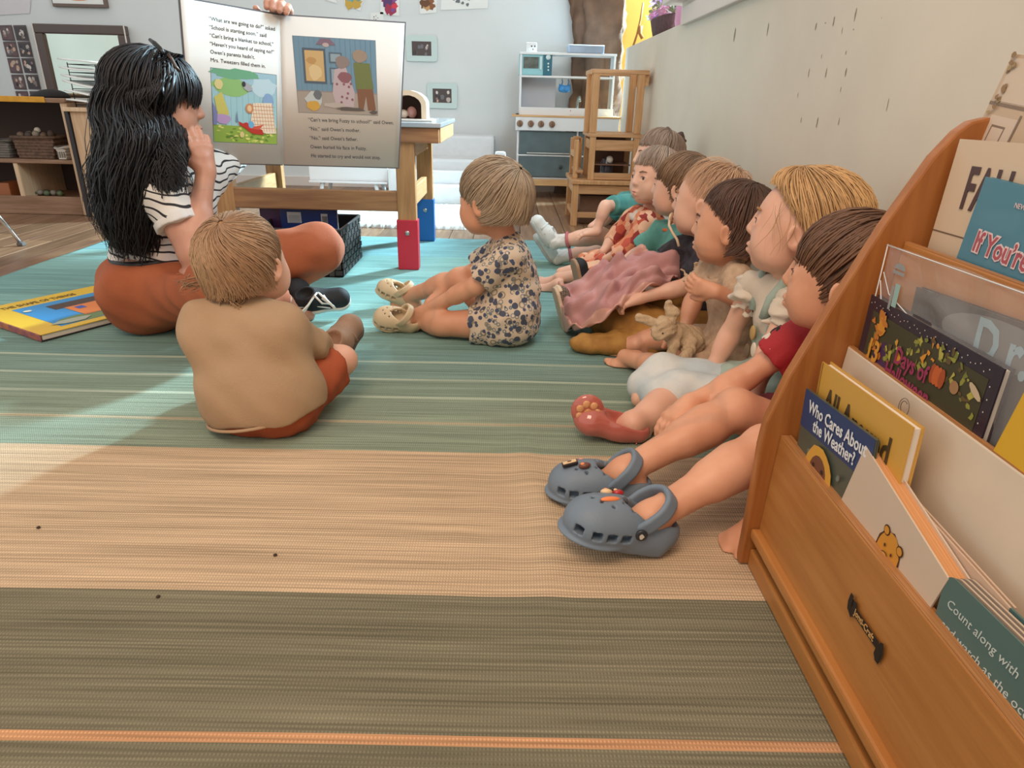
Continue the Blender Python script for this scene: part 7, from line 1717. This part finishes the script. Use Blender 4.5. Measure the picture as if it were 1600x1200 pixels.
    sh += [(disc(W_*.20, H_*.19, .026, .022, 14, wob=.3, seed=3), m('child', 'b9c2c4')), (disc(W_*.20, H_*.10, .020, .016, 14, wob=.4, seed=4), m('childy', 'cba24a')), (disc(W_*.25, H_*.25, .012, .014, 12, wob=.3), m('childear', '6a7077')), (disc(W_*.45, H_*.12, .03, .008, 12, wob=.5, seed=6), m('rugl', 'b4aba4')), (disc(W_*.65, H_*.07, .045, .006, 14, wob=.5, seed=7), m('rugd', '5b5653')), (disc(W_*.95, H_*.04, .012, .006, 12, wob=.5, seed=8), m('rugd', '5b5653'))]
    art('illustration', sh, P, pr_, .00003)
big_book()

# ================================================================ sloping book display by the camera
SHY = .83
ply = wood('display_ply', 'a36a34', 'b27940', 1, .38, 4); plyx = mat('ply_edge', 'b98552', .4, col2='8a5a34', vscale=9, vstretch=(160, 1, 160)); plys = wood('display_side', '965a2b', 'a66a36', 2, .38, 5)
D = empty('book_display', (.52, .4, RUGZ), 'sloping honey coloured plywood book display along the wall at the right', 'book display')
def s2(px, py): p = at(px, py, Y=SHY); return (float(p[0]), float(p[2]))
prof = [s2(1152, 895), s2(1163, 840), s2(1178, 760), s2(1188, 700), s2(1198, 660), s2(1232, 590), s2(1300, 480), s2(1380, 355), s2(1460, 245), s2(1498, 205), s2(1520, 190), s2(1545, 184)]
x0_ = prof[0][0]; prof[0] = (x0_, RUGZ+.001)
tp = prof[-1]; prof += [(tp[0]+.06, tp[1]+.004), (.700, tp[1]-.02), (.708, tp[1]-.06), (.708, RUGZ+.001)]
for y, nm in ((SHY, 'side_panel'), (-.22, 'side_panel')): prism(nm, prof, y, y+.018, 1, plys, D, .003)
YA, YB = -.20, SHY-.001
fx_, fz1, fz0 = .372, .232, .072; fx_ = s2(1210, 680)[0]+.004; fz1 = s2(1210, 680)[1]; fz0 = s2(1178, 828)[1]
def layered(nm, x_, z0_, z1_, th, top_m, lean=0.0, face=ply):
    b = prism(nm, [(x_, z0_), (x_+th, z0_), (x_+th+lean, z1_), (x_+lean, z1_)], YA, YB, 1, face, D, .002)
    box('top_edge', (x_+lean+.0008, YA, z1_-.0005), (x_+lean+th-.0008, YB, z1_+.0012), plyx, b, .0004); return b
layered('front_panel', fx_, fz0, fz1, .016, plyx, .004)
box('lower_lip', (fx_-.012, YA, fz0-.012), (fx_+.02, YB, fz0+.004), ply, D, .004)
box('toe_board', (x0_+.012, YA, RUGZ+.001), (x0_+.030, YB, .040), ply, D, .003); box('bottom_shelf', (x0_+.030, YA, .030), (.70, YB, .040), ply, D, .002)
box('tray_floor', (fx_+.016, YA, fz0+.02), (.70, YB, fz0+.032), ply, D, .002)
box('back_panel', (.690, YA, .04), (.700, YB, tp[1]-.06), ply, D, .002)
wd_ = mat('divider_white', 'cfc0ac', .5, var=.03); t2x, t2z = s2(1310, 540); t3x, t3z = s2(1397, 378)
layered('divider', t2x, .16, t2z, .008, plyx, .012, wd_); layered('divider', t3x, .28, t3z, .008, plyx, .012, ply)
# maker's plate printed on the front
Ml = frame(Vector(tuple(at(1353, 980, X=fx_)))+Vector((-.0006, 0, 0)), (0, -1, -.0), (.0, 0, 1)) @ Matrix.Diagonal((1.25, 1.45, 1, 1))
blk = mat('print_dark', '1f140c', .6)
art('maker_emblem', [(rect(-.021, -.0035, .021, .0035), blk), (disc(-.024, .001, .006, .009, 10, wob=.7, seed=2), blk), (disc(.025, -.001, .006, .009, 10, wob=.7, seed=4), blk), (rect(.022, -.011, .027, .0), blk), (rect(-.029, .0, -.024, .010), blk)], Ml, D)
text('lettering', 'Jonti-Craft', Ml @ Matrix.Translation((-.0185, -.0022, .0004)), .0075, mat('print_pale', 'c79a5e', .6), D, bold=.0001)

def sbook(name, label, corners, th, cover, group=None, cat='book', pagesm=None):
    "a book from its cover corners (TL, TR, BR, BL seen from the room), thickness going back"
    P = [np.array(p, float) for p in corners]; o = empty(name, tuple(P[3]), label, cat, group)
    n = nrm(np.cross(P[1]-P[0], P[3]-P[0])); n = n if n[0] > 0 else -n
    e1 = nrm(P[1]-P[0]); e2 = nrm(P[3]-P[0]); sh_ = .003
    def q(off, t, inset, nm, mt):
        R_ = [P[0]+e1*inset+e2*inset, P[1]-e1*inset+e2*inset, P[2]-e1*inset-e2*inset, P[3]+e1*inset-e2*inset]; R_ = [p+n*off for p in R_]
        V = R_+[p+n*t for p in R_]; me = bpy.data.meshes.new(nm); me.from_pydata([tuple(v) for v in V], [], [(3, 2, 1, 0), (4, 5, 6, 7), (0, 1, 5, 4), (1, 2, 6, 5), (2, 3, 7, 6), (3, 0, 4, 7)])
        me.materials.append(mt); return link(bpy.data.objects.new(nm, me), o)
    q(0, .0018, 0, 'cover', cover); q(th-.0018, .0018, 0, 'cover', cover); q(.0018, th-.0036, .003, 'pages', pagesm or mat('paper', 'dcd6cb', .8))
    M = frame(P[3]-n*.0003, e1, -e2); return o, M, np.linalg.norm(P[1]-P[0]), np.linalg.norm(P[3]-P[0])
def ctl(pxTL, pxTR, xt, width, height, lean=.10, yaw=0.0):
    "cover corners for a book whose top edge runs through two seen points on the plane x = xt"
    a = at(*pxTL, X=xt); b = at(*pxTR, X=xt); e1 = nrm(b-a); b = a+e1*width; dn = nrm(np.cross(e1, (1, 0, 0))); 
    if dn[2] > 0: dn = -dn
    dn = nrm(dn+v3(-lean, 0, 0)); return [a, b, b+dn*height, a+dn*height]
pz = lambda c, n_: mat(n_, c, .35, coat=.15)
# tier 1
w_ = np.linalg.norm(at(1285, 565, X=.405)-at(1427, 668, X=.405)); c4 = ctl((1285, 565), (1427, 668), .405, w_, .225, .0)
o, M, w_, h_k = sbook('picture_book', 'ochre covered book reading All Around, behind the weather book', c4, .012, pz('c89a45', 'cover_ochre'), 'books in the sloping display')
text('lettering', 'All Around', M @ Matrix.Translation((w_*.12, h_k*.74, .0004)), .047, mat('title_umber', '4a3a22', .5), o, sx=(w_*.80)/.225, bold=.0012)
art('border', [([(0, 0), (.004, 0), (.004, h_k), (0, h_k)], mat('cover_edge', 'a87c38', .5)), (rect(.004, 0, .0045, h_k), mat('cover_edge', 'a87c38', .5))], M, o)
w_ = np.linalg.norm(at(1260, 607, X=.386)-at(1372, 690, X=.386)); c4 = ctl((1260, 607), (1372, 690), .394, w_, .20, .0)
o, M, w_, h_k = sbook('picture_book', 'thin paperback reading Who Cares About the Weather with a child in a yellow hood', c4, .004, pz('4b5248', 'cover_moss'), 'books in the sloping display')
rg = random.Random(8); sh = [(rect(0, h_k*.75, w_, h_k), mat('band_navy', '223a68', .4))]
for i in range(26): sh.append((disc(rg.uniform(.008, w_-.008), rg.uniform(.05, h_k*.66), .004, .004, 7, wob=.6, seed=i), mat('snow_grey', '6c756c', .6)))
cx, cy = w_*.40, h_k*.56
sh += [(disc(cx, cy, w_*.20, h_k*.17, 18, wob=.12), mat('hood_yellow', 'cf9a3a', .5)), (disc(cx, cy-.003, w_*.13, h_k*.125, 16), mat('face_brown', '6d4230', .5)), (disc(cx, cy-.048, w_*.25, h_k*.14, 14, wob=.2), mat('scarf_dark', '3a2624', .6)),
       (disc(cx-.012, cy+.006, .004, .003, 8), mat('face_dark', '2c1814', .5)), (disc(cx+.012, cy+.006, .004, .003, 8), mat('face_dark', '2c1814', .5)), (disc(cx, cy-.020, .010, .004, 10), mat('teeth', 'cdb7a4', .5)), (disc(cx, cy-.006, .005, .006, 8), mat('nose_br', '7d4e3a', .5))]
art('cover_picture', sh, M, o, .0001)
text('lettering', 'Who Cares About\nthe Weather?', M @ Matrix.Translation((w_*.52, h_k*.875, .0012)), .0225, mat('title_white', 'd9dde2', .4), o, sx=(w_*.9)/.185, line=.85, align='CENTER', bold=.0004)
c4 = ctl((1352, 697), (1474, 892), .3925, .175, .17, .0); 
o, M, w_, h_k = sbook('picture_book', 'thick white book with a drawing of a golden bear cub, tilted in front', c4, .020, mat('cover_offwhite', 'c9b6a2', .45), 'books in the sloping display', pagesm=mat('pages_warm', 'd39a66', .7, col2='b87f50', vscale=9, vstretch=(220, 1, 1)))
def flip(P_, w_): return [(w_-x, y) for x, y in P_]
bx_, by_ = w_*.57, h_k*.66
fur = mat('bear_gold', 'c98a2e', .6); ol = mat('bear_line', '4a2a12', .6)
sh = [(disc(bx_, by_, .0215, .0260, 26, wob=.12, seed=3), ol), (disc(bx_, by_, .0200, .0245, 26, wob=.10, seed=4), fur), (disc(bx_-.014, by_+.020, .006, .006, 10), ol), (disc(bx_+.014, by_+.020, .006, .006, 10), ol), (disc(bx_-.014, by_+.020, .0045, .0045, 10), fur), (disc(bx_+.014, by_+.020, .0045, .0045, 10), fur),
      (disc(bx_-.007, by_+.006, .0016, .0022, 8), ol), (disc(bx_+.007, by_+.006, .0016, .0022, 8), ol), (disc(bx_, by_-.006, .008, .007, 14), ol), (disc(bx_, by_-.006, .007, .006, 14), mat('bear_pale', 'dba95a', .6)), (disc(bx_, by_-.003, .0025, .0018, 8), ol),
      (disc(bx_+.004, by_-.045, .026, .030, 22, wob=.12, seed=5), ol), (disc(bx_+.004, by_-.045, .0245, .0285, 22, wob=.10, seed=6), fur)]
art('cover_drawing', sh, M, o)
# book lying behind it, only its page corner shows
c4 = ctl((1408, 762), (1522, 888), .414, .17, .15, .0)
o, M, w_, h_k = sbook('picture_book', 'white paged book with a dark red picture slipping behind the thick white one', c4, .006, mat('cover_rosewood', 'c3a892', .5), 'books in the sloping display')
art('cover_picture', [(rect(w_*.45, h_k*.2, w_*.95, h_k*.82), mat('art_maroon', '5c2320', .5)), (disc(w_*.8, h_k*.5, .02, .03, 12, wob=.3), mat('art_skin', 'a87560', .5))], M, o)
# teal board book with rounded corners
c4 = ctl((1480, 893), (1600, 1010), .393, .20, .20, .0); P = c4; o = empty('board_book', tuple(P[3]), 'dark teal board book with curly white lettering, lowest in the display', 'book', 'books in the sloping display')
e1 = nrm(P[1]-P[0]); e2 = nrm(P[0]-P[3]); M = frame(P[3], e1, e2)
def rr_(w, h, r):
    return [(x+w/2, y+h/2) for x, y in round_rect(w, h, r, 6)]
tq = mat('board_teal', '4d6a68', .4); prism('cover', rr_(.20, .20, .012), -.0016, 0, 2, tq, o, 0, M); prism('cover', rr_(.20, .20, .012), -.0235, -.0215, 2, tq, o, 0, M)
for i in range(7): prism('board_page', rr_(.198, .198, .011), -.0040-.0026*i, -.0019-.0026*i, 2, mat('board_page_%d' % (i % 2), ['b9a996', '6d625a'][i % 2], .6), o, 0, M)
wt = mat('script_white', 'b9c4c0', .5); text('lettering', 'Count along with\nand watch as the ocean inhabitants\nMoms and toddlers will love this book', M @ Matrix.Translation((.010, .172, .0004)), .0125, wt, o, line=1.75, shear=.2)
text('lettering', 'TERRIBLE', M @ Matrix.Translation((.110, .172, .0004)), .019, mat('script_copper', 'a98a72', .5), o, bold=.0006)
# copyright-like pen mark on the white divider
cm = at(1414, 637, X=t2x+.004); Mc = frame(cm+v3(-.0012, 0, 0), (0, -1, 0), (.05, 0, 1)); pen = mat('pen_mark', '6d5c4a', .7)
dv = D
tube('pen_ring', [Mc @ Vector((.0095*math.cos(a), .0105*math.sin(a), .0002)) for a in np.linspace(0, 2*math.pi, 17)[:-1]], .0004, pen, dv, 4, True)
tube('pen_letter', [Mc @ Vector((.006*math.cos(a), .0065*math.sin(a)+.001, .0003)) for a in np.linspace(.9, 5.3, 12)], .0005, pen, dv, 4)
# tier 2
w_ = np.linalg.norm(at(1362, 460, X=.452)-at(1570, 577, X=.452)); c4 = ctl((1362, 460), (1570, 577), .452, w_, .21, .0)
o, M, w_, h_k = sbook('picture_book', 'dark purple book with pumpkins and autumn leaves round the number 13', c4, .010, pz('2c2230', 'cover_night'), 'books in the sloping display')
rg = random.Random(9); sh = [(rect(.014, 0, w_-.014, h_k-.016), mat('night_leaf', '3d3a26', .5)), ([(.03, 0), (.035, h_k*.72), (.055, h_k*.80), (.075, h_k*.66), (w_*.5, h_k*.6), (w_*.82, h_k*.56), (w_-.05, 0)], mat('night_violet', '43274f', .5)),
    (disc(w_*.42, h_k*.45, .045, .025, 16, wob=.4, seed=1), mat('night_plum', '5d2748', .5)), (disc(w_*.72, h_k*.36, .03, .03, 14, wob=.4, seed=2), mat('night_grey', '6c6276', .5))]
lc = [mat('leaf_%d' % i, c_, .5) for i, c_ in enumerate(('b8702c', '8a8a3c', 'a9a24a', '6f7434', 'c9882e', '5c4a2c'))]
for i in range(120):
    t_ = rg.random(); edge = rg.random()
    if edge < .75: x, y = .018+(w_-.04)*t_, h_k*(.90-.06*math.sin(t_*7)-.16*rg.random())
    else: x, y = (rg.choice([.022, w_-.03])+rg.uniform(-.006, .012), h_k*rg.uniform(.15, .75))
    sh.append((disc(x, y, rg.uniform(.002, .006), rg.uniform(.002, .004), 6, wob=1.2, seed=i, rot=rg.random()*3), lc[0 if t_ < .18 and rg.random() < .8 else 1+rg.randrange(5)]))
for i in range(12): sh.append((disc(.038+.011*rg.random()-.004, h_k*.83+.02*rg.random(), .008, .004, 8, wob=.8, seed=i, rot=rg.random()*3), lc[4 if i % 2 else 0]))
for dx in (-.008, -.003, .003, .008): sh.append((disc(w_*.66+dx, h_k*.80, .005, .011, 12), mat('pumpkin_%d' % (abs(dx) < .005), 'b85a2a' if abs(dx) < .005 else '9c4822', .5)))
sh.append((disc(w_*.78, h_k*.80, .007, .007, 12), mat('button_tan', '9a7450', .5))); sh.append((disc(w_*.90, h_k*.84, .012, .004, 10, rot=-.5), mat('cream_leaf', 'bda98c', .5)))
sh.append((disc(w_*.80, h_k*.54, .008, .012, 12), mat('pale_drop', '9b8f8e', .5)))
for i in range(34): sh.append((disc(.008+(w_-.016)*i/34, h_k-.008+.003*math.sin(i*2.3), .0008, .0008, 6), mat('dot_white', 'c9c0b8', .5)))
for i in range(14): sh.append((disc(w_-.008+.002*math.sin(i), h_k*.9-h_k*.06*i, .0009, .0009, 6), mat('dot_white', 'c9c0b8', .5)))
art('cover_picture', sh, M, o, .00001)
text('lettering', '13', M @ Matrix.Translation((w_*.09, h_k*.655, .0022)), .036, mat('title_gold', 'c98f35', .5), o, bold=.001, sx=.8)
text('lettering', 'Days of\nHalloween', M @ Matrix.Translation((w_*.47, h_k*.73, .0022)), .028, mat('title_magenta', '8e2f55', .5), o, bold=.0006, sx=.75, line=.8, align='CENTER')
# dark book in a clear zip pouch
c4 = ctl((1432, 448), (1640, 520), .466, .24, .26, .0)
o, M, w_, h_k = sbook('picture_book', 'dark brown book with pale blue letters inside a clear plastic pouch', c4, .008, pz('3a2f2b', 'cover_espresso'), 'books in the sloping display')
lp = M.inverted() @ Vector(tuple(at(1512, 556, X=.464)))
text('lettering', 'D.r.', M @ Matrix.Translation((lp.x, lp.y, .0006)), .058, mat('title_paleblue', '8fa9b4', .5), o, bold=.0015, sx=.85)
art('cover_picture', [(disc(w_*.60, h_k*.90, .085, .022, 24), mat('arc_slate', '6d6a68', .5)), (disc(w_*.2, h_k*.72, .01, .004, 8, wob=.6), mat('fleck', '8a6a66', .5)), (disc(w_*.26, h_k*.62, .006, .004, 8, wob=.6), mat('fleck2', '9c8f88', .5)), (disc(w_*.32, h_k*.60, .005, .004, 8, wob=.6), mat('fleck2', '9c8f88', .5))], M, o)
clear = mat('clear_plastic', 'e8eaec', .08, alpha=.20, coat=1.0)
c4 = ctl((1398, 382), (1600, 452), .462, .27, .27, .0); P = c4; o = empty('plastic_pouch', tuple(P[3]), 'clear crumpled plastic pouch round the dark brown book', 'plastic pouch')
nx, ny = 60, 50; e1 = P[1]-P[0]; e2 = P[3]-P[0]; V = []
for i in range(nx):
    for j in range(ny):
        u_, v_ = i/(nx-1), j/(ny-1); d = .0035*math.sin(u_*9+v_*7)+.003*math.sin(u_*19-v_*11+1)+.005*math.exp(-((v_-.16-.5*(u_-.3)**2)/.03)**2)*math.sin(math.pi*min(1, u_*1.3))
        V.append(P[0]+e1*u_+e2*v_+v3(-.004-d*.6, 0, 0))
i, j = np.meshgrid(np.arange(nx-1), np.arange(ny-1), indexing='ij'); a = (i*ny+j).ravel()
mesh_np('film', V, np.stack([a, a+1, a+ny+1, a+ny], 1), clear, o)
tube('seam', [P[0]+v3(-.008, 0, 0), P[0]+e2*.3+v3(-.009, 0, 0), P[0]+e2*.7+v3(-.008, 0, 0)], .0008, mat('plastic_edge', 'd9dcdd', .2, alpha=.8), o, 5)
tube('seam', [P[0]+e1*u_+v3(-.008, 0, -.001) for u_ in np.linspace(0, 1, 8)], .0008, mat('plastic_edge', 'd9dcdd', .2, alpha=.8), o, 5)
for pts in (((.01, .16), (.08, .30), (.2, .36), (.34, .44), (.45, .55)), ((.02, .12), (.1, .2), (.25, .24), (.42, .28), (.6, .36))):
    tube('crease', [P[0]+e1*a_+e2*b_+v3(-.0085, 0, 0) for a_, b_ in pts], .0007, mat('plastic_edge', 'd9dcdd', .2, alpha=.8), o, 5)
art('bag_print', [(disc(.245*.22, .25, .0, .0) if False else disc(.040, .248, .012, .007, 12, 0, math.pi), mat('print_grey', '8d8f90', .5)), (rect(.028, .242, .052, .246), mat('print_grey', '8d8f90', .5)), (rect(.040, .205, .050, .232), mat('print_mint', '8fb0ac', .5)), (rect(.034, .20, .039, .228), mat('print_grey', '8d8f90', .5))], frame(P[3]+v3(-.010, 0, 0), nrm(e1), -nrm(e2)), o)
c4 = ctl((1612, 590), (1660, 630), .448, .16, .20, .0); c4 = [p+v3(0, 0, 0) for p in c4]
o, M, w_, h_k = sbook('picture_book', 'bright yellow covered book at the right edge of the picture', c4, .010, pz('d1a52c', 'cover_sun'), 'books in the sloping display')
# tier 3
w_ = .25; c4 = ctl((1500, 217), (1600, 224), .515, w_, .30, .04)
o, M, w_, h_k = sbook('picture_book', 'cream book reading Fall Is with a red maple leaf on the cover', c4, .012, pz('cdb9a0', 'cover_cream'), 'books in the sloping display')
text('lettering', 'FALL IS', M @ Matrix.Translation((w_*.14, h_k*.76, .0006)), .064, mat('title_plum', '4f3a3c', .5), o, bold=.0014, sx=.62)
lf = mat('maple_red', 'a3402c', .5); sh = [(rect(.0, h_k*.655, w_, h_k*.660), mat('rule_brown', '6b5444', .5))]
lx_, ly_ = w_*.17, h_k*.46; P = []
for k_ in range(22): a = k_*math.pi/11+math.pi/2; r = (.030 if k_ % 4 == 0 else .013 if k_ % 2 else .020); P.append((lx_+r*.8*math.cos(a), ly_+r*math.sin(a)))
sh.append((P, lf)); P2 = [(lx_+.028+(x-lx_)*.5, ly_-.024+(y-ly_)*.5) for x, y in P]; sh.append((P2, lf)); sh.append(([(lx_, ly_-.01), (lx_+.002, ly_-.01), (lx_+.012, ly_-.055), (lx_+.010, ly_-.055)], lf)); sh.append((disc(lx_+.032, ly_+.018, .006, .008, 8, wob=.4), mat('seed_brown', '6b4a34', .5)))
art('cover_picture', sh, M, o)
c4 = ctl((1540, 276), (1620, 296), .500, .22, .26, .04)
o, M, w_, h_k = sbook('picture_book', 'blue book reading If You\'re Groovy with a yellow corner tag and red dome', c4, .008, pz('4c8094', 'cover_lake'), 'books in the sloping display')
pkl = mat('title_rosewhite', 'd9c2c2', .5); rdl = mat('title_rose', 'a8505c', .5)
for dz_, mt, b_ in ((.0005, pkl, .0022), (.0009, rdl, .0004)):
    text('lettering', 'If You\u2019re Groovy', M @ Matrix.Translation((w_*.09, h_k*.72, dz_)), .030, mt, o, bold=b_, sx=.8); text('lettering', 'Hug a Friend', M @ Matrix.Translation((w_*.36, h_k*.55, dz_)), .034, mt, o, bold=b_, sx=.8)
text('lettering', 'NEW YORK TIMES BESTSELLER', M @ Matrix.Translation((w_*.26, h_k*.92, .0005)), .007, pkl, o)
art('cover_picture', [(disc(w_*.50, h_k*.30, .052, .060, 24, 0, math.pi), mat('dome_red', 'a8323a', .5)), (disc(w_*.52, h_k*.33, .022, .020, 14, wob=.2), mat('face_peach', 'c98f80', .5)), (disc(w_*.48, h_k*.34, .002, .003, 8), ol), (disc(w_*.57, h_k*.34, .002, .003, 8), ol)], M, o, .0001)
art('tag', [([(-.004, h_k*.30), (.034, h_k*.30), (.034, h_k*.53), (-.004, h_k*.54)], mat('tag_yellow', 'c9ab45', .5))], M @ Matrix.Translation((0, 0, .0006)), o)
# tier 4
c4 = ctl((1583, 84), (1640, 90), .560, .22, .24, .14)
o, M, w_, h_k = sbook('picture_book', 'tall book with a drawing of a carved stone doorway, at the top right', c4, .010, pz('bba48a', 'cover_stone'), 'books in the sloping display')
st, sl_ = mat('stone_line', '7d6c5c', .6), mat('stone_panel', 'c6b6a4', .6); vn = mat('vine_brown', '8a6f4c', .6)
sh = [(rect(.006, h_k*.80, w_, h_k*.985), sl_), (rect(0, h_k*.78, w_, h_k*.795), st), (rect(.014, .0, .060, h_k*.74), sl_), (rect(.022, h_k*.42, .046, h_k*.70), st), (rect(.024, h_k*.43, .044, h_k*.69), sl_), (disc(.034, h_k*.56, .007, .009, 12), st), (disc(.034, h_k*.56, .005, .007, 12), sl_), (rect(.022, h_k*.10, .046, h_k*.36), st), (rect(.024, h_k*.11, .044, h_k*.35), sl_), (rect(.060, 0, .063, h_k*.76), st), (disc(.05, h_k*.88, .006, .005, 8, wob=.7), st)]
rg = random.Random(4)
for i in range(60): sh.append((disc(.004+.012*rg.random(), h_k*rg.random(), .0035, .003, 6, wob=1, seed=i), vn if i % 3 else mat('vine_olive', '9c8a62', .6)))
art('cover_picture', sh, M, o, .00005)
